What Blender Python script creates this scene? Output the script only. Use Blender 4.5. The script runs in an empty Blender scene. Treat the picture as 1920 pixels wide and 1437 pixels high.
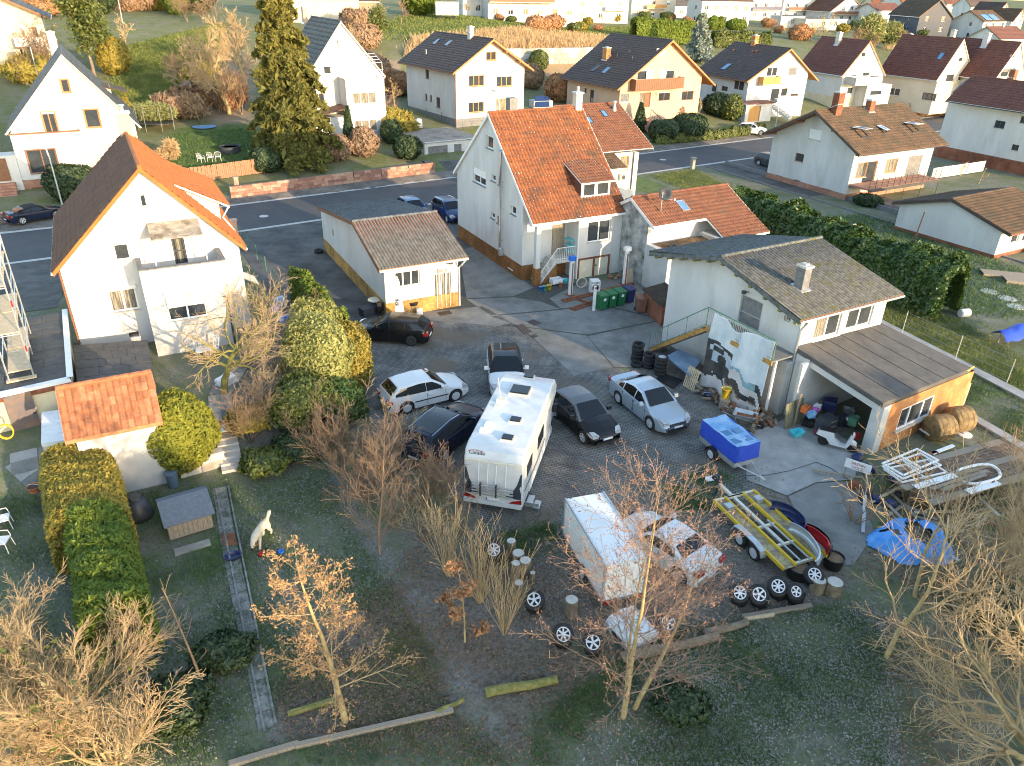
import bpy,bmesh,math,random
import numpy as np
from mathutils import Vector,Matrix
R=math.radians
scene=bpy.context.scene
COL=scene.collection
random.seed(7);rng=np.random.default_rng(7)
# ------ camera, sky, sun, exposure
F_PX,PITCH,ROLL,CAM_Z=1398.0,R(28.4),R(1.275),18.0
cp_,sp_=math.cos(PITCH),math.sin(PITCH)
fw=Vector((0,cp_,-sp_));rt0=Vector((1,0,0));up0=rt0.cross(fw)
cr_,sr_=math.cos(ROLL),math.sin(ROLL)
cam_r=rt0*cr_+up0*sr_;cam_u=up0*cr_-rt0*sr_
cd=bpy.data.cameras.new("camera");cam=bpy.data.objects.new("camera",cd);COL.objects.link(cam)
cd.sensor_width=36;cd.lens=F_PX/1920*36;cd.clip_end=3000;cd.clip_start=.1
cam.matrix_world=Matrix(((cam_r.x,cam_u.x,-fw.x,0),(cam_r.y,cam_u.y,-fw.y,0),(cam_r.z,cam_u.z,-fw.z,CAM_Z),(0,0,0,1)))
scene.camera=cam
EYE=Vector((0,0,CAM_Z))
SUN_EL=R(10.5)
tosun=Vector((.712,-.702,0)).normalized()*math.cos(SUN_EL)+Vector((0,0,math.sin(SUN_EL)))
sl=bpy.data.lights.new("sun",'SUN');so=bpy.data.objects.new("sun",sl);COL.objects.link(so)
sl.energy=2.0;sl.angle=R(.5);sl.color=(1,.74,.46)
so.rotation_euler=(-tosun).to_track_quat('-Z','Y').to_euler()
world=bpy.data.worlds.new("World");scene.world=world;world.use_nodes=True
wn=world.node_tree;wn.nodes.clear()
sky=wn.nodes.new('ShaderNodeTexSky');sky.sky_type='NISHITA';sky.sun_disc=False
sky.sun_elevation=SUN_EL;sky.sun_rotation=math.atan2(tosun.x,tosun.y)
sky.air_density=1.0;sky.dust_density=.6;sky.ozone_density=.7
bg=wn.nodes.new('ShaderNodeBackground');bg.inputs[1].default_value=.15
wo=wn.nodes.new('ShaderNodeOutputWorld')
wn.links.new(sky.outputs[0],bg.inputs[0]);wn.links.new(bg.outputs[0],wo.inputs[0])
scene.view_settings.view_transform='Standard';scene.view_settings.look='None'
scene.view_settings.gamma=1;scene.view_settings.use_curve_mapping=False
scene.view_settings.exposure=2.2
scene.render.engine='CYCLES'
scene.cycles.max_bounces=5;scene.cycles.diffuse_bounces=3;scene.cycles.glossy_bounces=3
scene.cycles.use_denoising=True;scene.cycles.pixel_filter_type='BLACKMAN_HARRIS';scene.cycles.filter_width=1.05
# ------ street grid: U along the street, V across it, up the hill
YAW=R(28.7)
U2=np.array([math.cos(YAW),math.sin(YAW)]);V2=np.array([-math.sin(YAW),math.cos(YAW)])
def uv(u,v):return(U2[0]*u+V2[0]*v,U2[1]*u+V2[1]*v)
D_N=[-1e4,0,4,12,30,43,46,57,75,100,160,300,700]
U_N=[-60,0,30,70,110,200,420]
H_T=np.array([[0,.05,.4,.8,3,5,5.5,7,10,12,15,24,40],[0,.05,.4,.9,3,5.2,5.7,7.4,10,12,15,24,40],[0,.05,.9,1.9,3.2,5,5.8,8.5,10.5,12,15,24,40],[0,.05,.7,2,3,5.8,8.4,10.7,11.2,12,14,22,40],[0,.05,.7,2,3,5,5.6,7.2,8.2,9,11,16,35],[0,.05,.5,1.5,2.5,4,4.6,6,7,8,9,14,32],[0,.05,.5,1.5,2.5,4,4.6,6,7,8,9,14,32]],float)
def sst(x,a,b):
 t=np.clip((x-a)/(b-a),0,1);return t*t*(3-2*t)
def ground(x,y):
 x=np.asarray(x,float);y=np.asarray(y,float)
 u=x*U2[0]+y*U2[1];v=x*V2[0]+y*V2[1]
 d=v-(68.3+.09*u)
 prof=np.stack([np.interp(d,D_N,h) for h in H_T],-1)
 uc=np.clip(u,U_N[0],U_N[-1])
 i=np.clip(np.searchsorted(U_N,uc)-1,0,len(U_N)-2)
 un=np.array(U_N,float);t=(uc-un[i])/(un[i+1]-un[i])
 z=np.take_along_axis(prof,i[...,None],-1)[...,0]*(1-t)+np.take_along_axis(prof,(i+1)[...,None],-1)[...,0]*t
 z=z+1.0*sst(v,27.6,31.0)*(1-sst(v,46,56))*(1-sst(u,5.6,7.4))*sst(u,-40,-20)
 return z
def gz(x,y):return float(ground(x,y))
def ray(px,py):return fw+cam_r*((px-960)/F_PX)-cam_u*((py-718.5)/F_PX)
def at(px,py,z=0.):
 d=ray(px,py);return EYE+d*((z-CAM_Z)/d.z)
def G(px,py,dz=0.):
 """the spot of ground seen at a pixel of the photograph"""
 d=ray(px,py);d=d/math.hypot(d.x,d.y)
 s=8.;ds=.5
 ts=np.arange(8,700,.5);z=18+d.z*ts;g=ground(d.x*ts,d.y*ts)+dz
 k=np.argmax(z<g)
 if z[k]>=g[k]:k=len(ts)-1
 a,b=ts[max(k-1,0)],ts[k]
 for _ in range(18):
  m=(a+b)/2
  if 18+d.z*m<gz(d.x*m,d.y*m)+dz:b=m
  else:a=m
 return Vector((d.x*b,d.y*b,18+d.z*b))
 # ------ materials
MATS={}
def nd(t,k,**kw):
 n=t.nodes.new(k)
 for a,b in kw.items():setattr(n,a,b)
 return n
def mat(name,c1,c2=None,rough=.7,scale=2.,det=6,bump=0.,bscale=30.,metal=0.,spec=.5,c3=None,s3=.3,t3=(.5,.62),coat=0.,lo=.35,hi=.65,world_co=True,emit=None,trans=0.,sub=0.,rotz=0.,stretch=None,groove=0.):
 if name in MATS:return MATS[name]
 m=bpy.data.materials.new(name);m.use_nodes=True;t=m.node_tree;b=t.nodes['Principled BSDF']
 L=t.links
 b.inputs['Roughness'].default_value=rough;b.inputs['Metallic'].default_value=metal
 b.inputs['Specular IOR Level'].default_value=spec;b.inputs['Coat Weight'].default_value=coat
 b.inputs['Coat Roughness'].default_value=.04
 if world_co:co=nd(t,'ShaderNodeNewGeometry').outputs['Position']
 else:co=nd(t,'ShaderNodeTexCoord').outputs['Object']
 if stretch or rotz:
  mp=nd(t,'ShaderNodeMapping');L.new(co,mp.inputs[0]);co=mp.outputs[0]
  mp.inputs['Rotation'].default_value=(0,0,rotz)
  if stretch:mp.inputs['Scale'].default_value=stretch
 cl=None
 if c2 is None:b.inputs['Base Color'].default_value=(*c1,1)
 else:
  n=nd(t,'ShaderNodeTexNoise');n.inputs['Scale'].default_value=scale;n.inputs['Detail'].default_value=det
  n.inputs['Roughness'].default_value=.65;L.new(co,n.inputs['Vector'])
  r=nd(t,'ShaderNodeValToRGB');e=r.color_ramp.elements
  e[0].position=lo;e[1].position=hi;e[0].color=(*c1,1);e[1].color=(*c2,1)
  L.new(n.outputs[0],r.inputs[0]);cl=r.outputs[0]
  if c3 is not None:
   n3=nd(t,'ShaderNodeTexNoise');n3.inputs['Scale'].default_value=s3;n3.inputs['Detail'].default_value=8
   n3.inputs['Roughness'].default_value=.7;L.new(co,n3.inputs['Vector'])
   r3=nd(t,'ShaderNodeValToRGB');e=r3.color_ramp.elements;e[0].position,e[1].position=t3
   L.new(n3.outputs[0],r3.inputs[0])
   mx=nd(t,'ShaderNodeMix',data_type='RGBA');L.new(r3.outputs[0],mx.inputs[0]);L.new(cl,mx.inputs[6]);mx.inputs[7].default_value=(*c3,1)
   cl=mx.outputs[2]
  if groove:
   ga=nd(t,'ShaderNodeAttribute');ga.attribute_name='groove_mask';gm=nd(t,'ShaderNodeMath',operation='MULTIPLY');L.new(ga.outputs['Fac'],gm.inputs[0]);gm.inputs[1].default_value=groove
   mg=nd(t,'ShaderNodeMix',data_type='RGBA');L.new(gm.outputs[0],mg.inputs[0]);L.new(cl,mg.inputs[6]);mg.inputs[7].default_value=(.03,.027,.022,1);cl=mg.outputs[2]  # blends the roof colour towards near-black in grooves and along tile-course lips
  L.new(cl,b.inputs['Base Color'])
 if bump:
  nb=nd(t,'ShaderNodeTexNoise');nb.inputs['Scale'].default_value=bscale;nb.inputs['Detail'].default_value=4;L.new(co,nb.inputs['Vector'])
  bp=nd(t,'ShaderNodeBump');bp.inputs['Strength'].default_value=bump;bp.inputs['Distance'].default_value=.03
  L.new(nb.outputs[0],bp.inputs['Height']);L.new(bp.outputs[0],b.inputs['Normal'])
 if sub:
  tr=nd(t,'ShaderNodeBsdfTranslucent');ms=nd(t,'ShaderNodeMixShader');ms.inputs[0].default_value=sub
  if cl is not None:L.new(cl,tr.inputs[0])
  else:tr.inputs[0].default_value=(*c1,1)
  out=t.nodes['Material Output'];L.new(b.outputs[0],ms.inputs[1]);L.new(tr.outputs[0],ms.inputs[2]);L.new(ms.outputs[0],out.inputs[0])
 MATS[name]=m;return m
def brickmat(name,c1,c2,mortar,w,h,rot=0.,mort=.012,rough=.85,plane='xy',stain=None,off=.5,bump=.6):
 m=bpy.data.materials.new(name);m.use_nodes=True;t=m.node_tree;b=t.nodes['Principled BSDF'];L=t.links
 b.inputs['Roughness'].default_value=rough;b.inputs['Specular IOR Level'].default_value=.25
 g=nd(t,'ShaderNodeNewGeometry' if plane=='xy' else 'ShaderNodeTexCoord');co=g.outputs['Position' if plane=='xy' else 'Object']
 if plane!='xy':
  sx=nd(t,'ShaderNodeSeparateXYZ');L.new(co,sx.inputs[0]);ad=nd(t,'ShaderNodeMath',operation='ADD')
  L.new(sx.outputs[0],ad.inputs[0]);L.new(sx.outputs[1],ad.inputs[1]);cx=nd(t,'ShaderNodeCombineXYZ')
  L.new(ad.outputs[0],cx.inputs[0]);L.new(sx.outputs[2],cx.inputs[1]);v=cx.outputs[0]
 else:
  mp=nd(t,'ShaderNodeMapping');mp.inputs['Rotation'].default_value=(0,0,rot);L.new(co,mp.inputs[0]);v=mp.outputs[0]
 br=nd(t,'ShaderNodeTexBrick');br.offset=off
 br.inputs['Color1'].default_value=(*c1,1);br.inputs['Color2'].default_value=(*c2,1);br.inputs['Mortar'].default_value=(*mortar,1)
 br.inputs['Scale'].default_value=1;br.inputs['Mortar Size'].default_value=mort;br.inputs['Brick Width'].default_value=w;br.inputs['Row Height'].default_value=h
 br.inputs['Mortar Smooth'].default_value=.2
 L.new(v,br.inputs['Vector']);cl=br.outputs[0]
 n=nd(t,'ShaderNodeTexNoise');n.inputs['Scale'].default_value=.6;n.inputs['Detail'].default_value=9;n.inputs['Roughness'].default_value=.7;L.new(co,n.inputs['Vector'])
 r=nd(t,'ShaderNodeValToRGB');e=r.color_ramp.elements;e[0].position=.35;e[1].position=.68
 e[0].color=(.5,.5,.5,1);e[1].color=(1.35,1.32,1.25,1);L.new(n.outputs[0],r.inputs[0])
 mx=nd(t,'ShaderNodeMix',data_type='RGBA',blend_type='MULTIPLY');mx.inputs[0].default_value=1;L.new(cl,mx.inputs[6]);L.new(r.outputs[0],mx.inputs[7]);cl=mx.outputs[2]
 if stain:
  n2=nd(t,'ShaderNodeTexNoise');n2.inputs['Scale'].default_value=.35;n2.inputs['Detail'].default_value=8;L.new(co,n2.inputs['Vector'])
  r2=nd(t,'ShaderNodeValToRGB');e=r2.color_ramp.elements;e[0].position=.52;e[1].position=.66;L.new(n2.outputs[0],r2.inputs[0])
  m2=nd(t,'ShaderNodeMix',data_type='RGBA');L.new(r2.outputs[0],m2.inputs[0]);L.new(cl,m2.inputs[6]);m2.inputs[7].default_value=(*stain,1);cl=m2.outputs[2]
 L.new(cl,b.inputs['Base Color'])
 bp=nd(t,'ShaderNodeBump');bp.inputs['Strength'].default_value=bump;bp.inputs['Distance'].default_value=.02;bp.invert=True
 L.new(br.outputs['Fac'],bp.inputs['Height']);L.new(bp.outputs[0],b.inputs['Normal'])
 MATS[name]=m;return m
W_=mat
M={}
M['plaster']=mat('white_plaster',(.50,.495,.48),(.60,.595,.58),.9,.5,bump=.25,bscale=25,c3=(.34,.32,.285),s3=.6,t3=(.52,.86),stretch=(1,1,.3))
M['plaster_cream']=mat('cream_plaster',(.54,.46,.35),(.60,.53,.42),.9,.5,bump=.2,bscale=25)
M['plaster_peach']=mat('peach_plaster',(.50,.33,.235),(.56,.39,.28),.9,.5,bump=.2)
M['plaster_old']=mat('weathered_plaster',(.46,.46,.44),(.58,.57,.55),.92,.8,bump=.3,bscale=20,c3=(.34,.34,.32),s3=1.3,t3=(.60,.78))
M['plaster_grey']=mat('grey_stained_plaster',(.10,.11,.11),(.52,.53,.52),.95,1.6,bump=.4,bscale=15,lo=.3,hi=.68)
M['plaster_yellow']=mat('yellowed_plaster',(.55,.46,.30),(.66,.58,.42),.92,.9,bump=.3,c3=(.38,.33,.24),s3=1.,t3=(.6,.8))
M['slate_dark']=mat('dark_slate_cladding',(.03,.04,.06),(.06,.07,.10),.6,6)
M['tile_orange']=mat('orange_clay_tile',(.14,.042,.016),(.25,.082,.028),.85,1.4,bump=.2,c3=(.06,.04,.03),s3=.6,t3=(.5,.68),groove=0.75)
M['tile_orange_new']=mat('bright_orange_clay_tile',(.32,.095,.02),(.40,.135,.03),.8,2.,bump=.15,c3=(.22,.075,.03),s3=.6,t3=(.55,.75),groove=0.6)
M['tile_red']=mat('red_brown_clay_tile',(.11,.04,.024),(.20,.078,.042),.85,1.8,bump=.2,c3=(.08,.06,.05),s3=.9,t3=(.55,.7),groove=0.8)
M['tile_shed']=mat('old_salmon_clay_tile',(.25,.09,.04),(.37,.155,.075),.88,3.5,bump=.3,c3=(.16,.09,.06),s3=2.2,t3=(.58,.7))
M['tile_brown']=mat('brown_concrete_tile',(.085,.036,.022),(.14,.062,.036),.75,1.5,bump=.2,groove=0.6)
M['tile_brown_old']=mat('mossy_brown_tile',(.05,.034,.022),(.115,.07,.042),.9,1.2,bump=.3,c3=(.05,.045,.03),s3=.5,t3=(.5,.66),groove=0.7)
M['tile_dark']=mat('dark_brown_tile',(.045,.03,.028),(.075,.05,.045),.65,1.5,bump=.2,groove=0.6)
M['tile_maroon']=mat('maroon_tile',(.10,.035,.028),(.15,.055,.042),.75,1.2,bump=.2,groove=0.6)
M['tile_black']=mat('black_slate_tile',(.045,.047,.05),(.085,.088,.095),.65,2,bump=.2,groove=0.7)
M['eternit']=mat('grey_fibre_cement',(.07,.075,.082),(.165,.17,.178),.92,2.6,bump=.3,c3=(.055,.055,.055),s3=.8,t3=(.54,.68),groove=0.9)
M['eternit_moss']=mat('mossy_fibre_cement',(.055,.064,.068),(.16,.168,.168),.95,4.5,bump=.4,c3=(.095,.10,.02),s3=1.5,t3=(.55,.66),groove=0.9)
M['felt']=mat('bitumen_roof_felt',(.065,.065,.065),(.11,.105,.10),.9,1.2,bump=.3,bscale=60,c3=(.15,.13,.10),s3=.5,t3=(.55,.75))
M['felt_grey']=mat('grey_roofing_felt',(.10,.12,.15),(.14,.16,.19),.9,8,bump=.4,bscale=80)
M['gravelroof']=mat('gravelled_flat_roof',(.22,.19,.16),(.34,.30,.25),.95,4,bump=.4,bscale=40,c3=(.14,.13,.12),s3=.7,t3=(.5,.62))
M['white']=mat('white_plastic',(.78,.78,.77),None,.35)
M['whitepaint']=mat('white_painted_metal',(.72,.72,.71),(.80,.80,.79),.4,3)
M['creamwood']=mat('cream_painted_wood',(.60,.56,.44),(.68,.64,.52),.7,4,bump=.2)
M['wood_orange']=mat('varnished_oak',(.42,.20,.05),(.52,.27,.08),.45,5)
M['wood_brown']=mat('brown_stained_wood',(.16,.07,.035),(.22,.10,.05),.6,5)
M['wood_verge']=mat('orange_stained_wood',(.36,.14,.05),(.44,.19,.07),.6,4)
M['wood_old']=mat('weathered_wood',(.20,.165,.125),(.36,.30,.23),.9,6,bump=.3,stretch=(6,6,1))
M['wood_pale']=mat('pale_pallet_wood',(.50,.38,.24),(.62,.50,.34),.85,5,bump=.2)
M['wood_fence']=mat('red_brown_fence_wood',(.28,.13,.07),(.40,.21,.12),.85,6,bump=.3)
M['wood_green']=mat('green_flaked_wood',(.10,.13,.07),(.26,.22,.14),.9,5,bump=.3,stretch=(8,8,.6),c3=(.02,.14,.12),s3=3,t3=(.6,.68))
M['glass']=mat('window_glass',(.028,.034,.042),(.05,.058,.065),.06,1.2,spec=.6)
M['glass_blue']=mat('skylight_glass',(.10,.22,.40),None,.05,spec=.7)
M['curtain']=mat('curtained_glass',(.10,.095,.08),(.30,.28,.23),.12,3.,det=2,spec=.6,stretch=(9,9,.3),lo=.42,hi=.58)
M['solar']=mat('solar_panel',(.012,.03,.10),None,.06,spec=.7)
M['stone_sill']=mat('grey_stone',(.12,.125,.13),(.20,.20,.20),.8,4,bump=.2)
M['stone_pale']=mat('pale_stone',(.42,.40,.36),(.54,.51,.46),.85,3,bump=.3)
M['clinker']=brickmat('ochre_clinker',(.34,.16,.05),(.22,.09,.03),(.09,.07,.05),.12,.06,plane='wall',mort=.006)
M['clinker_y']=brickmat('yellow_clinker',(.50,.31,.10),(.38,.22,.07),(.20,.15,.09),.24,.07,plane='wall',mort=.006)
M['brick_red']=brickmat('red_brick',(.30,.10,.055),(.22,.075,.04),(.20,.17,.14),.25,.08,plane='wall',mort=.008)
M['brick_orange']=mat('rough_orange_brickwork',(.34,.13,.045),(.50,.24,.09),.9,1.2,bump=.4,bscale=18,c3=(.56,.36,.18),s3=1.2,t3=(.55,.7))
M['sandstone']=mat('red_sandstone',(.27,.13,.09),(.40,.22,.15),.9,1.5,bump=.4,bscale=14)
M['stone']=mat('rough_stone',(.24,.22,.18),(.38,.35,.30),.9,2,bump=.4,bscale=12)
M['concrete']=mat('yard_concrete',(.135,.135,.125),(.255,.25,.235),.9,.9,det=10,bump=.25,bscale=30,c3=(.10,.105,.09),s3=.35,t3=(.5,.68),lo=.3,hi=.72)
M['concrete_pale']=mat('pale_concrete',(.24,.24,.225),(.36,.355,.34),.92,1.2,det=9,bump=.2)
M['asphalt']=mat('asphalt',(.058,.06,.065),(.078,.08,.085),.85,.6,det=10,bump=.2,bscale=120,c3=(.08,.08,.08),s3=.12,t3=(.5,.7))
M['asphalt_old']=mat('old_asphalt',(.045,.045,.045),(.13,.125,.12),.9,.5,det=10,bump=.3,bscale=60,lo=.36,hi=.66)
M['pavers']=brickmat('interlocking_pavers',(.225,.225,.22),(.165,.168,.165),(.045,.045,.043),.235,.125,rot=-YAW+R(45),mort=.012,stain=(.15,.125,.095))
M['pavers_walk']=brickmat('pavement_pavers',(.23,.21,.19),(.19,.175,.16),(.09,.085,.08),.2,.1,rot=-YAW,mort=.01)
M['kerb']=mat('kerb_stone',(.30,.29,.27),(.38,.37,.35),.85,3,bump=.2)
M['roadline']=mat('pale_gutter_stone',(.42,.41,.38),(.52,.51,.48),.85,3)
M['black']=mat('black_plastic',(.012,.012,.013),(.02,.02,.021),.45,4)
M['rubber']=mat('tyre_rubber',(.014,.014,.015),(.026,.026,.027),.85,5)
M['alloy']=mat('alloy_rim',(.55,.56,.58),None,.3,metal=.85)
M['rim_white']=mat('silver_lacquer',(.62,.63,.65),None,.35,metal=.3)
M['steel']=mat('galvanised_steel',(.45,.47,.48),(.58,.60,.61),.42,5,metal=.7)
M['chrome']=mat('chrome',(.75,.76,.78),None,.12,metal=1)
M['rust']=mat('rusty_steel',(.14,.045,.022),(.26,.10,.05),.85,3,bump=.2)
M['darkjoint']=mat('mossy_slab_joint',(.05,.052,.045),(.085,.085,.075),.95,5)
M['drain']=mat('rusty_dark_iron',(.05,.035,.03),(.09,.065,.055),.8,8)
M['darkmetal']=mat('dark_painted_metal',(.035,.036,.04),(.055,.056,.06),.5,4)
M['greenpaint']=mat('green_railing_paint',(.07,.20,.12),(.12,.27,.16),.55,5)
M['ochrepaint']=mat('ochre_rust_paint',(.34,.17,.04),(.46,.26,.08),.8,3,bump=.2,c3=(.10,.07,.05),s3=2.5,t3=(.55,.65))
M['yellow']=mat('yellow_paint',(.58,.38,.02),(.66,.45,.03),.5,3,c3=(.26,.18,.05),s3=1.6,t3=(.58,.72))
M['redplastic']=mat('red_plastic',(.40,.02,.025),None,.35)
M['lightred']=mat('red_lamp_glass',(.30,.012,.012),None,.12,coat=.6)
M['lightclear']=mat('clear_lamp_glass',(.30,.31,.32),(.46,.47,.48),.1,12,coat=.8)
M['orange']=mat('orange_plastic',(.6,.14,.03),None,.4)
M['bluetarp']=mat('blue_tarpaulin',(.02,.06,.42),(.03,.08,.52),.45,4,bump=.15,bscale=8)
M['bluetarp_top']=mat('faded_blue_tarpaulin',(.12,.30,.55),(.32,.48,.66),.35,1.6,bump=.2,bscale=6)
M['bluesheet']=mat('bright_blue_plastic_sheet',(.03,.22,.62),(.10,.34,.74),.4,2.5,bump=.4,bscale=6)
M['blueplastic']=mat('blue_plastic',(.02,.14,.55),None,.4)
M['navyplastic']=mat('navy_plastic',(.02,.03,.10),None,.4)
M['turq']=mat('turquoise_plastic',(.08,.55,.62),None,.4)
M['greenbin']=mat('green_bin_plastic',(.012,.12,.045),(.02,.16,.06),.5,4)
M['brownbin']=mat('brown_bin_plastic',(.20,.09,.06),(.26,.12,.08),.55,4)
M['anthracite']=mat('anthracite_plastic',(.03,.035,.045),(.05,.055,.065),.5,3)
M['pink']=mat('magenta_plastic',(.55,.12,.50),None,.4)
M['terracotta']=mat('terracotta',(.42,.15,.07),(.50,.20,.10),.8,5)
M['bark']=mat('grey_brown_bark',(.13,.10,.07),(.25,.20,.14),.95,5,bump=.5,bscale=20)
M['bark_gold']=mat('ochre_lichen_bark',(.30,.22,.10),(.48,.36,.17),.95,4,bump=.4,bscale=20)
M['twig']=mat('straw_coloured_twig',(.36,.26,.14),(.52,.38,.21),.9,3)
M['twig_brown']=mat('brown_twig',(.20,.13,.08),(.32,.21,.13),.9,3)
M['twig_red']=mat('reddish_twig',(.22,.145,.10),(.33,.23,.16),.9,3)
M['moss']=mat('mossy_bark',(.11,.12,.03),(.26,.23,.08),.95,6,bump=.4)
M['leaf_yew']=mat('yellow_green_needles',(.12,.15,.015),(.30,.29,.03),.8,6,sub=.2)
M['leaf_gold']=mat('golden_thuja_needles',(.15,.14,.025),(.40,.31,.055),.85,5,sub=.2)
M['leaf_green']=mat('green_thuja_needles',(.07,.12,.015),(.19,.24,.025),.8,5,sub=.2)
M['leaf_laurel']=mat('glossy_laurel_leaf',(.035,.075,.018),(.085,.14,.03),.38,4,sub=.15)
M['leaf_spruce']=mat('spruce_needles',(.055,.065,.014),(.19,.175,.035),.85,2.5,sub=.15)
M['leaf_dark']=mat('dark_evergreen_leaf',(.02,.04,.015),(.05,.08,.025),.6,4,sub=.1)
M['leaf_ivy']=mat('ivy_leaf',(.05,.075,.015),(.14,.16,.03),.5,4,sub=.15)
M['leaf_blue']=mat('blue_spruce_needles',(.16,.20,.17),(.30,.34,.29),.8,4)
M['leaf_var']=mat('variegated_leaf',(.15,.17,.04),(.40,.38,.12),.6,7,sub=.2)
M['leaf_brown']=mat('dry_brown_leaf',(.30,.15,.07),(.48,.27,.14),.85,9,sub=.2)
M['leaf_red']=mat('reddish_catkin',(.25,.125,.085),(.38,.20,.135),.85,9,sub=.1)
M['leaf_straw']=mat('pale_dead_leaf',(.36,.20,.09),(.52,.32,.15),.85,9,sub=.2)
M['core']=mat('shaded_inner_foliage',(.02,.024,.008),(.04,.045,.014),.95,4)
M['tan']=mat('dry_tan_grass',(.40,.27,.14),(.58,.42,.24),.9,2,sub=.2)
M['tan_green']=mat('green_bamboo_leaf',(.16,.19,.06),(.36,.36,.14),.8,2,sub=.2)
M['grassblade']=mat('grass_blade',(.05,.105,.03),(.13,.20,.055),.8,1.5,sub=.2)
M['litter']=mat('pale_leaf_litter',(.16,.145,.12),(.40,.37,.32),.9,30)
M['litter_brown']=mat('brown_leaf_litter',(.14,.085,.05),(.28,.18,.11),.9,20)
M['meadow']=mat('sunlit_meadow_grass',(.10,.14,.03),(.24,.26,.07),.85,.6,sub=.3)
M['path_slab']=mat('dirty_path_slab',(.15,.15,.14),(.29,.285,.27),.95,3,det=9,bump=.3,c3=(.09,.095,.07),s3=2,t3=(.5,.66))
M['soil']=mat('dark_soil',(.05,.035,.025),(.10,.07,.05),.95,4,bump=.5)
M['fur']=mat('cream_dog_fur',(.62,.50,.33),(.72,.62,.46),.95,9,bump=.5,bscale=60,c3=(.52,.32,.13),s3=2.2,t3=(.55,.62),world_co=False)
M['lawn']=mat('mown_lawn',(.05,.085,.02),(.13,.17,.04),.95,1.2,bump=.5,bscale=30)
def paint(name,c,flake=None,rough=.28,metal=0.):return mat(name,c,None,rough,metal=metal,coat=.22,spec=.3)
P_BLACK=paint('black_car_paint',(.008,.008,.009));P_WHITE=paint('white_car_paint',(.62,.63,.63))
P_SILVER=paint('silver_blue_car_paint',(.40,.46,.52),metal=.45);P_NAVY=paint('navy_car_paint',(.010,.014,.035));P_BLUE=paint('blue_car_paint',(.012,.03,.11))
M['carglass']=mat('car_glass',(.008,.010,.013),None,.03,spec=.5)
# ------ mesh helpers
class MB:
 """collects polygons, then links them as ONE mesh object"""
 def __init__(s):s.v=[];s.f=[]
 def add(s,vs,fs):
  b=len(s.v);s.v+=[tuple(p) for p in vs];s.f+=[tuple(i+b for i in q) for q in fs];return s
 def box(s,x0,y0,z0,x1,y1,z1,tf=None):
  vs=[(x0,y0,z0),(x1,y0,z0),(x1,y1,z0),(x0,y1,z0),(x0,y0,z1),(x1,y0,z1),(x1,y1,z1),(x0,y1,z1)]
  if tf:vs=[tf(*p) for p in vs]
  return s.add(vs,[(0,3,2,1),(4,5,6,7),(0,1,5,4),(1,2,6,5),(2,3,7,6),(3,0,4,7)])
 def prism(s,pts,a,b,axis='z',tf=None):
  n=len(pts)
  def P(p,h):return{'z':(p[0],p[1],h),'y':(p[0],h,p[1]),'x':(h,p[0],p[1])}[axis]
  vs=[P(p,a) for p in pts]+[P(p,b) for p in pts]
  if tf:vs=[tf(*p) for p in vs]
  return s.add(vs,[tuple(range(n-1,-1,-1)),tuple(range(n,2*n))]+[(i,(i+1)%n,n+(i+1)%n,n+i) for i in range(n)])
 def tube(s,pts,r,n=6,r2=None,cap=True):
  pts=[Vector(p) for p in pts];m=len(pts);vs=[];up=None
  for i,p in enumerate(pts):
   d=(pts[min(i+1,m-1)]-pts[max(i-1,0)])
   d=d.normalized() if d.length>1e-9 else Vector((0,0,1))
   if up is None:up=Vector((0,0,1)) if abs(d.z)<.95 else Vector((1,0,0))
   a=d.cross(up);a=a.normalized() if a.length>1e-6 else d.orthogonal().normalized()
   b=a.cross(d).normalized();up=b
   rr=r if r2 is None else r+(r2-r)*i/max(m-1,1)
   vs+=[p+(a*math.cos(2*math.pi*k/n)+b*math.sin(2*math.pi*k/n))*rr for k in range(n)]
  fs=[(i*n+k,i*n+(k+1)%n,(i+1)*n+(k+1)%n,(i+1)*n+k) for i in range(m-1) for k in range(n)]
  if cap:fs+=[tuple(range(n-1,-1,-1)),tuple(range((m-1)*n,m*n))]
  return s.add(vs,fs)
 def lathe(s,prof,n=16,c=(0,0,0),axis='z',cap=True):
  vs=[]
  for(r,h) in prof:
   for k in range(n):
    a=2*math.pi*k/n;x,y=r*math.cos(a),r*math.sin(a)
    vs.append({'z':(c[0]+x,c[1]+y,c[2]+h),'y':(c[0]+x,c[1]+h,c[2]+y),'x':(c[0]+h,c[1]+x,c[2]+y)}[axis])
  m=len(prof)
  fs=[(i*n+k,i*n+(k+1)%n,(i+1)*n+(k+1)%n,(i+1)*n+k) for i in range(m-1) for k in range(n)]
  if cap:fs+=[tuple(range(n-1,-1,-1)),tuple(range((m-1)*n,m*n))]
  return s.add(vs,fs)
 def quad(s,a,b,c,d):return s.add([a,b,c,d],[(0,1,2,3)])
 def mesh(s,name,m,smooth=False):
  me=bpy.data.meshes.new(name);me.from_pydata(s.v,[],s.f)
  if m is not None:
   for k in(m if isinstance(m,(list,tuple)) else[m]):me.materials.append(k)
  if smooth:me.polygons.foreach_set('use_smooth',[True]*len(me.polygons))
  me.update();return me
 def build(s,name,m,parent=None,smooth=False,kind=None,loc=None,rotz=None):
  return obj(name,s.mesh(name,m,smooth),parent,kind,loc,rotz)
def obj(name,me,parent=None,kind=None,loc=None,rotz=None):
 o=bpy.data.objects.new(name,me);COL.objects.link(o)
 if parent is not None:o.parent=parent
 if kind:o['kind']=kind
 if loc is not None:o.location=loc
 if rotz is not None:o.rotation_euler=(0,0,rotz)
 return o
def tag(o,label,cat,group=None):
 o['label']=label;o['category']=cat
 if group:o['group']=group
 return o
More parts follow.
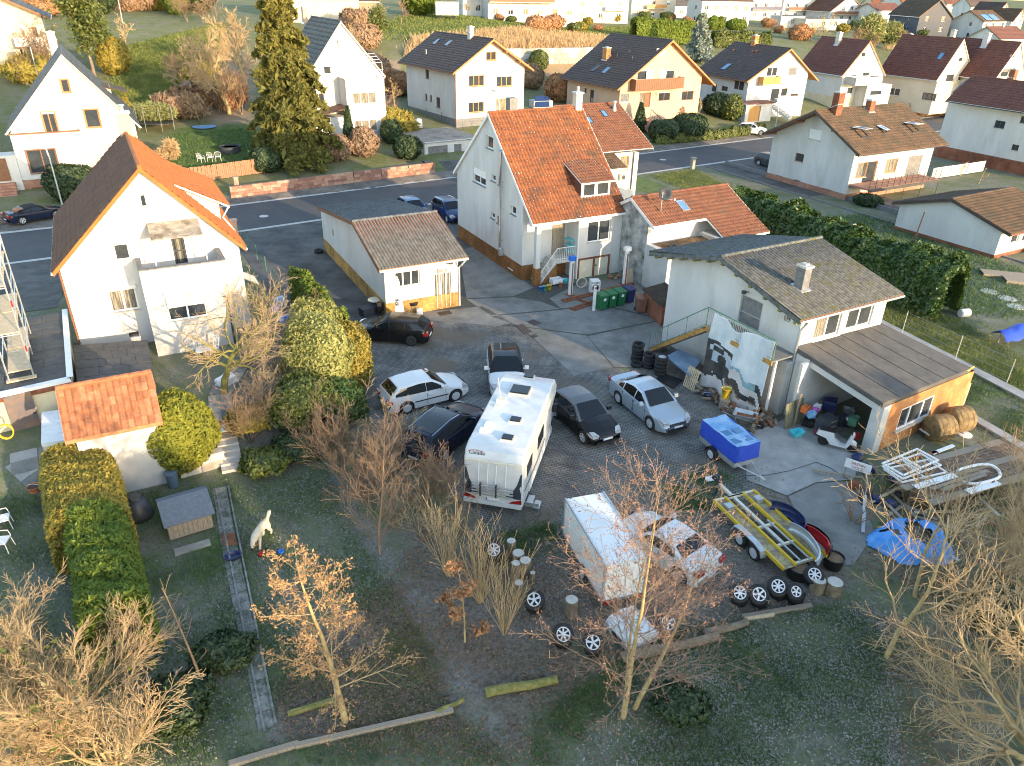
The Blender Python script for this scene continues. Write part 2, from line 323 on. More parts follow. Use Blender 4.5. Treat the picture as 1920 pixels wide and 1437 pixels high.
def thing(name,label,cat,loc=(0,0,0),rotz=0.,group=None):
 o=bpy.data.objects.new(name,None);COL.objects.link(o);o.empty_display_size=.3
 o.location=loc;o.rotation_euler=(0,0,rotz);return tag(o,label,cat,group)
def copy_tree(o,parent=None):
 c=o.copy();COL.objects.link(c);c.parent=parent
 for ch in o.children:copy_tree(ch,c)
 return c
def dup(o,loc,rotz=0.,label=None,scale=None):
 c=copy_tree(o);c.location=loc;c.rotation_euler=(o.rotation_euler[0],o.rotation_euler[1],rotz)
 if label:c['label']=label
 if scale:c.scale=(scale,)*3
 return c
GROOVE_MASK=[]
def np_mesh(name,verts,faces,m,smooth=False):
 verts=np.asarray(verts,np.float32);faces=np.asarray(faces,np.int32)
 me=bpy.data.meshes.new(name);n,k=faces.shape
 me.vertices.add(len(verts));me.vertices.foreach_set('co',verts.ravel())
 me.loops.add(n*k);me.loops.foreach_set('vertex_index',faces.ravel())
 me.polygons.add(n);me.polygons.foreach_set('loop_start',np.arange(0,n*k,k,dtype=np.int32))
 me.polygons.foreach_set('loop_total',np.full(n,k,np.int32))
 if smooth:me.polygons.foreach_set('use_smooth',np.ones(n,bool))
 if m is not None:me.materials.append(m)
 if GROOVE_MASK and len(GROOVE_MASK[0])==len(verts):me.attributes.new('groove_mask','FLOAT','POINT').data.foreach_set('value',GROOVE_MASK[0])
 GROOVE_MASK.clear();me.update(calc_edges=True);return me
 # ------ roofs and houses
def tile_sheet(A,eU,eS,W,S,style='barrel',cw=.24,ch=.36,amp=.03,step=.055):
 A,eU,eS=(np.array(q,float) for q in(A,eU,eS));nr=np.cross(eU,eS);nr/=np.linalg.norm(nr)
 if nr[2]<0:nr=-nr
 n=max(1,round(W/cw));m=max(1,round(S/ch));cw,ch=W/n,S/m
 if style=='flat':t1=np.array([0,.05,.1,.95]);p1=np.array([-.6,-.6,.3,.3])
 elif style=='corr':t1=np.array([0,.25,.5,.75]);p1=np.sin(2*np.pi*t1)
 elif style=='far':t1=np.array([0,.5]);p1=np.array([-.5,.5])
 else:t1=np.array([0,.12,.35,.6,.85]);p1=np.array([-.7,.2,1,.8,-.2])
 t=(np.arange(n)[:,None]+t1[None]).ravel();p=np.tile(p1,n);t=np.append(t,n)*cw;p=np.append(p,p1[0])*amp
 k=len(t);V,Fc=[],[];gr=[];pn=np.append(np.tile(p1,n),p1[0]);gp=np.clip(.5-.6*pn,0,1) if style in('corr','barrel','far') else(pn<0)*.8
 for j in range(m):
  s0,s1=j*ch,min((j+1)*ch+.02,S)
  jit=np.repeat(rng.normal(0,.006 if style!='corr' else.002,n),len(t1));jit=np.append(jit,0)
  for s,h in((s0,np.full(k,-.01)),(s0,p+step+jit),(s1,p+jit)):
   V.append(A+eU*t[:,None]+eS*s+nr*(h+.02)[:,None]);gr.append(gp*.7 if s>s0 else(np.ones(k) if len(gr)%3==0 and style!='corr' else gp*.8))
  b=j*3*k;i=np.arange(k-1)
  for r_ in(0,1):Fc.append(np.stack([b+r_*k+i,b+r_*k+i+1,b+(r_+1)*k+i+1,b+(r_+1)*k+i],-1))
 GROOVE_MASK[:]=[np.concatenate(gr).astype(np.float32)];return np.concatenate(V),np.concatenate(Fc)
def clip_poly(poly,a,b):
 out=[]
 for i in range(len(poly)):
  p,q=poly[i],poly[(i+1)%len(poly)]
  cp=(b[0]-a[0])*(p[1]-a[1])-(b[1]-a[1])*(p[0]-a[0]);cq=(b[0]-a[0])*(q[1]-a[1])-(b[1]-a[1])*(q[0]-a[0])
  if cp>=-1e-9:out.append(p)
  if cp*cq<-1e-12:
   t=cp/(cp-cq);out.append((p[0]+(q[0]-p[0])*t,p[1]+(q[1]-p[1])*t))
 return out
def panel(mb,outline,holes,tf,depth=.17):
 """wall panel: convex outline (counter-clockwise, t/z) with rectangular openings and their reveals"""
 ts=sorted({p[0] for p in outline}|{h[0] for h in holes}|{h[2] for h in holes})
 zs=sorted({min(p[1] for p in outline),max(p[1] for p in outline)}|{h[1] for h in holes}|{h[3] for h in holes})
 for i in range(len(ts)-1):
  for j in range(len(zs)-1):
   a,b,c,d=ts[i],zs[j],ts[i+1],zs[j+1];mx,my=(a+c)/2,(b+d)/2
   if any(h[0]<mx<h[2] and h[1]<my<h[3] for h in holes):continue
   pl=[(a,b),(c,b),(c,d),(a,d)]
   for k in range(len(outline)):
    pl=clip_poly(pl,outline[k],outline[(k+1)%len(outline)])
    if len(pl)<3:break
   if len(pl)>=3:mb.add([tf(p[0],p[1],0) for p in pl],[tuple(range(len(pl)))])
 for(a,b,c,d) in holes:
  e=[(a,b),(c,b),(c,d),(a,d)]
  for k in range(4):
   p,q=e[k],e[(k+1)%4]
   mb.quad(tf(p[0],p[1],0),tf(q[0],q[1],0),tf(q[0],q[1],-depth),tf(p[0],p[1],-depth))
  mb.quad(*[tf(p[0],p[1],-depth) for p in e])
class House:
 def __init__(s,name,label,pos,yaw,L,W,e0,ze,r,zr,e1,zb,u0=-.3,u1=None,wall='plaster',roof='tile_brown',style='barrel',cw=.26,ch=.36,verge='white',plinth=None,cat='house',conv=(0,0,1),gutter='steel',z0=None,wmin=-1.2,th=.14,soffit='white',no_walls=(),tiles=True,amp=.03):
  z0=pos[2] if len(pos)>2 else(z0 if z0 is not None else gz(pos[0],pos[1]))
  s.t=thing(name,label,cat,(pos[0],pos[1],z0),R(yaw));s.yaw=R(yaw);s.pos=Vector((pos[0],pos[1],z0))
  s.L,s.W,s.e0,s.ze,s.r,s.zr,s.e1,s.zb,s.u0,s.u1=L,W,e0,ze,r,zr,e1,zb,u0,(L+.3 if u1 is None else u1)
  s.wall,s.roof,s.style,s.cw,s.ch,s.verge,s.plinth,s.conv,s.gut,s.wmin,s.th,s.sof,s.nw,s.tiles,s.amp=M[wall] if isinstance(wall,str) else wall,M[roof],style,cw,ch,M[verge],plinth,conv,gutter and M[gutter],wmin,th,M[soffit],no_walls,tiles,amp
  s.holes={k:[] for k in 'FBLR'};s.wins=[]
  c,sn=math.cos(s.yaw),math.sin(s.yaw);s.c,s.s=c,sn
 def loc(s,P):d=P-s.pos;return Vector((d.x*s.c+d.y*s.s,-d.x*s.s+d.y*s.c,d.z))
 def wld(s,p):return s.pos+Vector((p[0]*s.c-p[1]*s.s,p[0]*s.s+p[1]*s.c,p[2]))
 def lray(s,X,Y):
  ox,oy,k=s.conv;d=ray(ox+X/k,oy+Y/k);return s.loc(EYE),Vector((d.x*s.c+d.y*s.s,-d.x*s.s+d.y*s.c,d.z))
 def wp(s,w):
  if w=='F':return lambda t,z,d:(t,-d,z)
  if w=='B':return lambda t,z,d:(t,s.W+d,z)
  if w=='L':return lambda t,z,d:(-d,t,z)
  return lambda t,z,d:(s.L+d,t,z)
 def hit(s,w,X,Y,off=0.):
  o,d=s.lray(X,Y)
  if w in 'FB':
   k=((-off if w=='F' else s.W+off)-o.y)/d.y;p=o+d*k;return p.x,p.z
  k=((-off if w=='L' else s.L+off)-o.x)/d.x;p=o+d*k;return p.y,p.z
 def roofz(s,v):return s.ze+(s.zr-s.ze)*(v-s.e0)/(s.r-s.e0) if v<=s.r else s.zb+(s.zr-s.zb)*(s.e1-v)/(s.e1-s.r)
 def rhit(s,X,Y,side='F'):
  o,d=s.lray(X,Y)
  if side=='F':a,b,za,zb_=s.e0,s.r,s.ze,s.zr
  else:a,b,za,zb_=s.e1,s.r,s.zb,s.zr
  m=(zb_-za)/(b-a);k=(za+m*(o.y-a)-o.z)/(d.z-m*d.y);return o+d*k
 def win(s,w,X0,Y0,X1,Y1,**kw):
  a,b=s.hit(w,X0,Y0),s.hit(w,X1,Y1)
  return s.wint(w,min(a[0],b[0]),min(a[1],b[1]),max(a[0],b[0]),max(a[1],b[1]),**kw)
 def wint(s,w,t0,z0,t1,z1,**kw):
  kw=dict(kw)
  if kw.pop('snap',0):z0=0
  s.holes[w].append((t0,z0,t1,z1));s.wins.append((w,t0,z0,t1,z1,kw));return s
 def make_win(s,w,t0,z0,t1,z1,n=1,fm='white',shut=0,sill='stone_pale',pane='glass',fw_=.07,rec=.15,door=False,tr=0,trim=None,name=None,off=0.,sm=None,bars=0,shm='white',parent=None,tf=None,sillw=.06):
  tf0=tf or s.wp(w);tf=(lambda t,z,d:tf0(t,z,d+off)) if off else tf0
  fm=M[fm];f=MB();P=lambda a,b,c,d,e,g:f.box(a,b,c,d,e,g,tf)
  d0,d1=-rec,-rec+.06
  f_=min(fw_,(t1-t0)*.2,(z1-z0)*.2)
  P(t0,z0,d0,t0+f_,z1,d1);P(t1-f_,z0,d0,t1,z1,d1);P(t0+f_,z0,d0,t1-f_,z0+f_,d1);P(t0+f_,z1-f_,d0,t1-f_,z1,d1)
  for k in range(1,n):x=t0+(t1-t0)*k/n;P(x-f_*.6,z0+f_,d0,x+f_*.6,z1-f_,d1)
  if tr:P(t0+f_,z0+(z1-z0)*tr-.03,d0,t1-f_,z0+(z1-z0)*tr+.03,d1)
  if trim:P(t0-.08,z0-.06,.002,t0,z1+.06,.03);P(t1,z0-.06,.002,t1+.08,z1+.06,.03);P(t0,z1,.002,t1,z1+.06,.03);P(t0,z0-.06,.002,t1,z0,.03)
  o=f.build(name or('door' if door else 'window'),fm,parent or s.t)
  q=MB()
  for k in range(n):
   a,b=t0+(t1-t0)*k/n,t0+(t1-t0)*(k+1)/n
   m_=MB();m_.box(a+f_*.6,z0+f_*.8,-rec+.018,b-f_*.6,z1-f_*.8,-rec+.03,tf);m_.build('pane',M[pane] if not isinstance(pane,(list,tuple)) else M[pane[k%len(pane)]],o)
  if shut:
   m_=MB();h=(z1-z0)*shut;ns=max(2,int(h/.07))
   for k in range(ns):m_.box(t0+.02,z1-h+h*k/ns+.004,-.075,t1-.02,z1-h+h*(k+1)/ns,-.045,tf)
   m_.build('roller_shutter',M[shm],o)
  if sm:
   m_=MB();m_.box(t0-.05,z1-.02,.0,t1+.05,z1+.16,.14,tf);m_.build('shutter_box',M[sm],o)
  if sill and not door:m_=MB();m_.box(t0-sillw,z0-.06,-.1,t1+sillw,z0-.002,.07,tf);m_.build('sill',M[sill],o)
  if bars:
   m_=MB()
   for k in range(bars):x=t0+(t1-t0)*(k+.7)/(bars+.4);m_.box(x-.012,z0+.05,.02,x+.012,z1-.02,.045,tf)
   m_.build('bar',M['white'],o)
  return o
 def done(s):
  t=s.t;L,W=s.L,s.W;zf,zbk=s.roofz(0)-s.th,s.roofz(W)-s.th;zt=s.zr-s.th*1.1;rr=min(max(s.r,.05),W-.05) if s.r<W else None
  b=MB();m0=s.wmin
  outs={'F':[(0,m0),(L,m0),(L,zf),(0,zf)],'B':[(0,m0),(L,m0),(L,zbk),(0,zbk)]}
  g=[(0,m0),(W,m0),(W,zbk)]+([(s.r,zt)] if 0<s.r<W else[])+[(0,zf)];outs['L']=outs['R']=g
  for w in 'FBLR':
   if w in s.nw:continue
   panel(b,outs[w],s.holes[w],s.wp(w))
  b.build('wall',s.wall,t)
  if s.plinth:
   hp,pm=s.plinth;b=MB()
   for w in 'FBLR':
    if w in s.nw:continue
    tf0=s.wp(w);n_=L if w in 'FB' else W;a_=-.025
    hs=[(h[0],max(h[1],m0),h[2],min(h[3],hp)) for h in s.holes[w] if h[1]<hp]
    panel(b,[(a_,m0),(n_-a_,m0),(n_-a_,hp),(a_,hp)],hs,lambda tt,z,d,tf0=tf0:tf0(tt,z,d+.025),depth=.03)
    b.quad(tf0(a_,hp,.025),tf0(n_-a_,hp,.025),tf0(n_-a_,hp,-.01),tf0(a_,hp,-.01))
   b.build('plinth',M[pm],t)
  for w,t0,z0,t1,z1,kw in s.wins:s.make_win(w,t0,z0,t1,z1,**kw)
  planes=[(s.e0,s.ze,s.r,s.zr,'F')]
  if s.e1>s.r+.01:planes.append((s.e1,s.zb,s.r,s.zr,'B'))
  for(va,za,vb,zb_,nm) in planes:
   b=MB();u0,u1,th=s.u0,s.u1,s.th
   b.prism([(va,za),(vb,zb_),(vb,zb_-th),(va,za-th)],u0,u1,'x');ro=b.build('roof',s.sof,t)
   for ue in(u0-.025,u1):b=MB();b.prism([(va,za+.03),(vb,zb_+.03),(vb,zb_-th-.06),(va,za-th-.06)],ue,ue+.025,'x');b.build('verge_board',s.verge,ro)
   if s.tiles:
    S=math.hypot(vb-va,zb_-za);eS=np.array([0,vb-va,zb_-za])/S
    V,Fc=tile_sheet((u0,va,za),(1,0,0),eS,u1-u0,S,s.style,s.cw,s.ch,s.amp)
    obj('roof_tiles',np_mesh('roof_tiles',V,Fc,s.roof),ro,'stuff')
   else:ro.data.materials[0]=s.roof
   if s.gut:
    sg=-1 if nm=='F' else 1;b=MB();b.tube([(u0,va+sg*.05,za-.08),(u1,va+sg*.05,za-.08)],.06,6);b.build('gutter',s.gut,ro)
  if s.tiles and s.e1>s.r+.01:
   b=MB();k=max(2,int((s.u1-s.u0)/.4))
   for i in range(k):
    a=s.u0+(s.u1-s.u0)*i/k;c_=s.u0+(s.u1-s.u0)*(i+1)/k
    b.tube([(a,s.r,s.zr+.02),(c_+.02,s.r,s.zr+.045)],.10,6)
   b.build('ridge_tiles',s.roof,t,kind='stuff')
  return s
 def chimney(s,X,Y,side,w,d,top,m='brick_red',cap=True,name='chimney'):
  p=s.rhit(X,Y,side);b=MB();b.box(p.x-w/2,p.y-d/2,p.z-1.0,p.x+w/2,p.y+d/2,p.z+top)
  o=b.build(name,M[m],s.t)
  b=MB();b.box(p.x-w/2-.06,p.y-d/2-.06,p.z+top,p.x+w/2+.06,p.y+d/2+.06,p.z+top+.1)
  b.box(p.x-w/4,p.y-d/4,p.z+top+.1,p.x+w/4,p.y+d/4,p.z+top+.18);b.build('chimney_cap',M['stone_pale'],o)
  b=MB();sl_=(s.zr-s.ze)/(s.r-s.e0) if side=='F' else(s.zr-s.zb)/(s.r-s.e1)
  b.prism([(p.y-d/2-.12,p.z+.07-sl_*(d/2+.12)),(p.y+d/2+.12,p.z+.07+sl_*(d/2+.12)),(p.y+d/2+.12,p.z+.12+sl_*(d/2+.12)),(p.y-d/2-.12,p.z+.12-sl_*(d/2+.12))],p.x-w/2-.1,p.x+w/2+.1,'x')
  b.build('flashing',M['steel'],o);return o
 def skylight(s,X,Y,side,w,h,lift=0.,m='glass_blue',frame='darkmetal'):
  p=s.rhit(X,Y,side);va,za=(s.e0,s.ze) if side=='F' else(s.e1,s.zb)
  S=math.hypot(s.r-va,s.zr-za);ey=Vector((0,(s.r-va)/S,(s.zr-za)/S));ex=Vector((1,0,0));n=ex.cross(ey)
  if n.z<0:n=-n
  tf=lambda a,b_,c:p+ex*a+ey*b_+n*(c+.06)
  b=MB();f=.07
  for q in((-w/2,-h/2,w/2,-h/2+f),(-w/2,h/2-f,w/2,h/2),(-w/2,-h/2+f,-w/2+f,h/2-f),(w/2-f,-h/2+f,w/2,h/2-f)):b.box(q[0],q[1],-.03,q[2],q[3],.07,tf)
  o=b.build('skylight',M[frame],s.t)
  if lift:
   tl=lambda a,b_,c:p+ex*a+ey*(h/2)+(ey*(b_-h/2)*math.cos(lift)-n*(b_-h/2)*math.sin(lift))+n*(c+.1)
   b=MB()
   for q in((-w/2,-h/2,w/2,-h/2+f),(-w/2,h/2-f,w/2,h/2),(-w/2,-h/2+f,-w/2+f,h/2-f),(w/2-f,-h/2+f,w/2,h/2-f)):b.box(q[0],q[1],.0,q[2],q[3],.05,tl)
   sa=b.build('sash',M['white'],o);b=MB();b.box(-w/2+f,-h/2+f,.01,w/2-f,h/2-f,.03,tl);b.build('pane',M[m],o)
  else:b=MB();b.box(-w/2+f,-h/2+f,.0,w/2-f,h/2-f,.05,tf);b.build('pane',M[m],o)
  return o
 def part(s,name,mb,m,parent=None):return mb.build(name,M[m] if isinstance(m,str) else m,parent or s.t)
 def pipe(s,pts,r=.05,m='steel',name='downpipe'):b=MB();b.tube(pts,r,6);return b.build(name,M[m],s.t)
 # ------ ground, road, yard
def inpoly(x,y,poly):
 r_=np.zeros(np.shape(x),bool);n=len(poly)
 for i in range(n):
  (x0,y0),(x1,y1)=poly[i][:2],poly[(i+1)%n][:2]
  if y0==y1:continue
  r_^=((y0>y)!=(y1>y))&(x<(x1-x0)*(y-y0)/(y1-y0)+x0)
 return r_
PX=lambda*pts:[G(*p)[:2] for p in pts]
def build_ground():
 xs=np.unique(np.round(np.concatenate([np.arange(-400,-60,12),np.arange(-60,-30,1.5),np.arange(-30,45,.4),np.arange(45,110,1.5),np.arange(110,460,12)]),3))
 ys=np.unique(np.round(np.concatenate([np.arange(-60,4,4),np.arange(4,70,.4),np.arange(70,160,1.2),np.arange(160,620,12)]),3))
 X,Y=np.meshgrid(xs,ys);Z=ground(X,Y)-.012
 n1,n0=X.shape
 idx=np.arange(n0*n1).reshape(n1,n0)
 Fc=np.stack([idx[:-1,:-1],idx[:-1,1:],idx[1:,1:],idx[1:,:-1]],-1).reshape(-1,4)
 me=np_mesh('ground',np.stack([X,Y,Z],-1).reshape(-1,3),Fc,None,True)
 x,y=X.ravel(),Y.ravel();c=np.zeros((len(x),4),np.float32);c[:,3]=1
 def zone(poly,col,soft=None):
  k=inpoly(x,y,poly);c[k,:3]=col
 u=x*U2[0]+y*U2[1];v=x*V2[0]+y*V2[1];d=v-(68.3+.09*u)
 c[:,0]=.45
 k=d>2;c[k,:3]=(.75,.1,.38)
 zone(PX((930,62),(1235,82),(1235,150),(1060,145),(930,130),(760,110),(790,70)),(.1,.2,1))
 zone(PX((650,90),(750,120),(750,250),(700,270),(640,200)),(.1,.7,.6))
 zone(PX((380,100),(470,100),(480,230),(400,230),(340,190)),(.1,.6,.7))
 zone(PX((700,60),(760,30),(1235,62),(1230,80),(1000,62),(790,68)),(1,0,.1))
 zone(PX((320,240),(480,235),(490,300),(320,320)),(1,0,0))
 zone(PX((520,1250),(505,1390),(960,1390),(830,1200),(730,1090),(560,1200)),(0,1,0))
 zone(PX((730,1090),(900,1400),(1300,1430),(1000,1150),(800,960)),(.2,.8,0))
 zone(PX((900,1000),(1330,890),(1560,880),(1600,1100),(1400,1190),(1000,1190)),(.12,.75,0))
 zone(PX((1300,1170),(1660,1130),(1660,1437),(1000,1437),(1000,1350)),(.55,.35,0))
 zone(PX((440,640),(520,560),(620,690),(600,860),(470,870)),(.2,.7,0))
 zone(PX((735,1080),(760,1075),(830,1190),(905,1300),(960,1437),(900,1437),(860,1320),(790,1200)),(0,0,0))
 zone(PX((600,900),(640,890),(760,1080),(730,1090)),(0,.1,0))
 zone(PX((1640,640),(1900,780),(1900,880),(1800,770)),(.45,.3,.2))
 at_=me.attributes.new('zone','FLOAT_COLOR','POINT');at_.data.foreach_set('color',c.ravel())
 m=bpy.data.materials.new('garden_ground');m.use_nodes=True;t=m.node_tree;b=t.nodes['Principled BSDF'];L=t.links
 b.inputs['Roughness'].default_value=.95;b.inputs['Specular IOR Level'].default_value=.15
 co=nd(t,'ShaderNodeNewGeometry').outputs['Position'];a=nd(t,'ShaderNodeAttribute');a.attribute_name='zone'
 sp=nd(t,'ShaderNodeSeparateColor');L.new(a.outputs[0],sp.inputs[0])
 def noise(sc,det=6,ro=.65):
  n=nd(t,'ShaderNodeTexNoise');n.inputs['Scale'].default_value=sc;n.inputs['Detail'].default_value=det;n.inputs['Roughness'].default_value=ro;L.new(co,n.inputs['Vector']);return n.outputs[0]
 def ramp(f,p0,p1,c0,c1):
  r_=nd(t,'ShaderNodeValToRGB');e=r_.color_ramp.elements;e[0].position,e[1].position=p0,p1;e[0].color=(*c0,1);e[1].color=(*c1,1);L.new(f,r_.inputs[0]);return r_.outputs[0]
 def mix(f,a_,b_):
  x_=nd(t,'ShaderNodeMix',data_type='RGBA');L.new(f,x_.inputs[0]);L.new(a_,x_.inputs[6]);L.new(b_,x_.inputs[7]);return x_.outputs[2]
 def mth(op,a_,b_):
  x_=nd(t,'ShaderNodeMath',operation=op)
  for i,q in enumerate((a_,b_)):
   if isinstance(q,(int,float)):x_.inputs[i].default_value=q
   else:L.new(q,x_.inputs[i])
  return x_.outputs[0]
 n1_,n2_,n3_=noise(.5,9,.7),noise(3.,10,.82),noise(8,9,.82)
 dirt=ramp(n3_,.35,.65,(.11,.10,.085),(.32,.30,.27));grass=ramp(n2_,.35,.66,(.05,.088,.024),(.135,.18,.05))
 lit=ramp(n3_,.38,.62,(.06,.045,.034),(.24,.19,.155));tan=ramp(n2_,.35,.65,(.30,.19,.10),(.50,.36,.20))
 f1=mth('ADD',mth('MULTIPLY',sp.outputs[0],1.0),mth('MULTIPLY',mth('SUBTRACT',n1_,.5),2.4))
 f1=mth('ADD',f1,mth('MULTIPLY',mth('SUBTRACT',n2_,.5),1.2));cl=nd(t,'ShaderNodeClamp');L.new(f1,cl.inputs[0])
 c_=mix(cl.outputs[0],dirt,grass)
 f2=mth('ADD',sp.outputs[1],mth('MULTIPLY',mth('SUBTRACT',n2_,.5),1.4));c2l=nd(t,'ShaderNodeClamp');L.new(mth('MULTIPLY',f2,sp.outputs[1]),c2l.inputs[0]);c_=mix(c2l.outputs[0],c_,lit)
 f3=mth('ADD',sp.outputs[2],mth('MULTIPLY',mth('SUBTRACT',n2_,.5),.6));c3l=nd(t,'ShaderNodeClamp');L.new(mth('MULTIPLY',f3,sp.outputs[2]),c3l.inputs[0]);c_=mix(c3l.outputs[0],c_,tan)
 n4_=noise(10,10,.9);sk=ramp(n4_,.56,.70,(0,0,0),(1,1,1));dk=ramp(n4_,.30,.44,(.35,.35,.35),(1,1,1))
 pale=nd(t,'ShaderNodeRGB');pale.outputs[0].default_value=(.36,.36,.31,1);mp_=mth('MULTIPLY',sk,ramp(n2_,.42,.62,(0,0,0),(.8,.8,.8)));c_=mix(mp_,c_,pale.outputs[0])
 md_=nd(t,'ShaderNodeMix',data_type='RGBA',blend_type='MULTIPLY');md_.inputs[0].default_value=1;L.new(c_,md_.inputs[6]);L.new(dk,md_.inputs[7]);c_=md_.outputs[2]
 L.new(c_,b.inputs['Base Color'])
 bp=nd(t,'ShaderNodeBump');bp.inputs['Strength'].default_value=.8;bp.inputs['Distance'].default_value=.06;L.new(n3_,bp.inputs['Height']);L.new(bp.outputs[0],b.inputs['Normal'])
 me.materials.append(m);obj('ground',me,None,'structure')
build_ground()
def sheet(name,pts,m,dz,th=0.,kind='structure',parent=None,label=None):
 """flat polygon lying on the level part of the site (th > 0: a slab with edges)"""
 me_=MB();P=[(p[0],p[1]) for p in pts]
 bm=bmesh.new();vs=[bm.verts.new((x,y,gz(x,y)+dz)) for x,y in P];f=bm.faces.new(vs)
 if f.normal.z<0:f.normal_flip()
 if th:
  e=bmesh.ops.extrude_face_region(bm,geom=[f]);
  for q in e['geom']:
   if isinstance(q,bmesh.types.BMVert):q.co.z+=th
 bmesh.ops.triangulate(bm,faces=bm.faces[:]);me=bpy.data.meshes.new(name);bm.to_mesh(me);bm.free();me.materials.append(M[m])
 o=obj(name,me,parent,kind if parent is None else None)
 if label:o['label']=label
 return o
def ribbon(name,u0,u1,va,vb,m,dz,th=0.,n=60,kind='structure',parent=None):
 """strip along the street; va, vb give its two edges as functions of u"""
 b=MB()
 for i in range(n):
  ua,ub=u0+(u1-u0)*i/n,u0+(u1-u0)*(i+1)/n
  c=[uv(ua,va(ua)),uv(ub,va(ub)),uv(ub,vb(ub)),uv(ua,vb(ua))];p=[(x,y,gz(x,y)+dz) for x,y in c]
  if th:
   q=[(x,y,z+th) for x,y,z in p];b.add(p+q,[(4,5,6,7),(0,1,5,4),(2,3,7,6)])
  else:b.quad(*p)
 return b.build(name,M[m],parent,kind=kind if parent is None else None)
RN=lambda u:60.35+.086*u if u>-5 else 59.92;RF=lambda u:RN(u)+7.6
U_A,U_B=-70,330
ribbon('road',U_A,U_B,RN,RF,'asphalt',.008)
ribbon('gutter_strip',U_A,U_B,lambda u:RN(u)-.42,RN,'roadline',.010)
ribbon('gutter_strip',U_A,U_B,RF,lambda u:RF(u)+.42,'roadline',.010)
ribbon('sidewalk',U_A,U_B,lambda u:RF(u)+.42,lambda u:RF(u)+1.75,'pavers_walk',.0,.05)
GU=lambda u,v:uv(u,v)
sheet('forecourt',[GU(7.6,RN(8)-.42),GU(26.5,RN(26)-.42),GU(26.5,44),GU(22.5,37.0),GU(7.6,36.6)],'asphalt_old',.006)
yard=PX((640,650),(760,590),(900,590),(975,610),(1180,700),(1245,640),(1500,790),(1400,940),(1240,905),(1160,950),(1050,1010),(930,1000),(800,890),(700,800))
sheet('yard_pavers',yard,'pavers',.010)
sheet('concrete_base',PX((735,590),(858,470),(895,462),(1000,540),(1090,530),(1180,520),(1240,560),(1248,640),(1225,690),(1152,690),(1075,704),(975,615),(935,612),(850,605),(760,600)),'darkjoint',.0115)
slab_polys=[[(735,590),(858,580),(905,575),(960,606),(935,612),(850,605),(760,600)],[(860,470),(895,462),(1000,540),(962,556),(875,560)],[(875,562),(963,558),(1013,566),(1050,580),(920,592)],[(920,594),(1050,582),(1120,572),(1240,600),(1100,628),(975,612)],[(978,614),(1100,630),(1150,690),(1075,704)],[(1102,631),(1240,602),(1248,640),(1225,690),(1152,689)],[(1052,579),(1030,560),(1090,530),(1180,520),(1240,560),(1240,598),(1122,570)]]
for q in slab_polys:sheet('concrete_slab',PX(*q),'concrete',.014)
sheet('concrete_pad',PX((1395,815),(1440,800),(1510,770),(1620,850),(1600,900),(1530,905),(1475,930),(1400,900)),'concrete_pale',.016)
sheet('concrete_pad',PX((1478,932),(1532,907),(1602,903),(1640,1000),(1600,1060),(1540,1060)),'concrete',.018)
sheet('lane',[GU(46,RN(46)-.45),GU(49.5,RN(50)-.45),GU(49.5,49),GU(48.5,38),GU(46.2,38)],'lawn',.004)
sheet('lane',[GU(59.5,RN(60)-.45),GU(67,RN(67)-.45),GU(66,20),GU(62.6,20),GU(62.6,50),GU(59.5,50)],'asphalt_old',.006)
sheet('driveway',[GU(-9.5,RN(-5)-.42),GU(-3.2,RN(-3)-.42),GU(-3.4,57),GU(-4,47),GU(-9.5,47)],'asphalt_old',.012)
sheet('driveway',[GU(-12,RF(-8)+1.76),GU(1.5,RF(0)+1.76),GU(1.5,RF(0)+5.2),GU(-12,RF(-8)+5.2)],'pavers_walk',.01)
sheet('driveway',[GU(31.5,RF(32)+1.76),GU(39.5,RF(38)+1.76),GU(39.5,RF(38)+4.2),GU(31.5,RF(32)+4.2)],'asphalt_old',.01)
# ------ the buildings round the yard
V_DIR=118.7
# --- white house with the big orange roof (centre)
h=House('white_house','tall white gabled house with weathered orange roof, dormer and steel flue above ochre clinker plinth',(.48,47.88,0),28.1,7.15,10.58,-1.56,4.35,5.07,10.15,11.05,5.04,u0=-.12,u1=7.3,roof='tile_orange',cw=.24,ch=.45,amp=.035,plinth=(1.09,'clinker'),verge='white',conv=(840,190,5.647),gutter=None)
h.win('L',408,355,478,518,n=1,sill='stone_sill')
h.win('L',268,690,400,912,n=2,shut=.5,sill='stone_sill')
h.win('L',460,768,504,858,sill='stone_sill');h.win('L',535,795,573,903,pane='orange',fm='wood_verge',sill='stone_sill')
h.win('L',455,1172,496,1254,sill='stone_sill');h.win('L',522,1212,559,1310,pane='orange',fm='wood_verge',sill='stone_sill')
h.win('L',668,1098,720,1215,sill='stone_sill')
h.conv=(840,380,5.635)
h.win('L',245,375,281,436,fm='darkmetal',sill=None);h.win('L',485,512,511,574,sill=None,pane='curtain');h.win('L',645,602,686,712,sill='white')
us=h.hit('F',1355,560,1.3)[0]
h.done()
b=MB();ft=lambda t,z,d:(t,-1.3-d,z);L_=h.L
def fhit(X,Y):return h.hit('F',X,Y,1.3)
w0,w1=fhit(1485,208),fhit(1708,392);g0,g1=fhit(1378,610),fhit(1688,795)
hl=[(w0[0],w1[1],w1[0],w0[1]),(g0[0],.02,g1[0],g0[1])]
panel(b,[(us,-1),(L_,-1),(L_,h.roofz(-1.3)-.15),(us,h.roofz(-1.3)-.15)],hl,ft)
for(x_,sgn) in((us,1),(L_,1)):b.quad((x_,-1.3,-1),(x_,0,-1),(x_,0,h.roofz(0)-.15),(x_,-1.3,h.roofz(-1.3)-.15))
h.part('front_wall',b,'plaster')
h.make_win('F',*hl[0],n=2,sill='stone_pale',tf=ft)
b=MB();a_,z_=hl[1][0],hl[1][3];bb=hl[1][2]
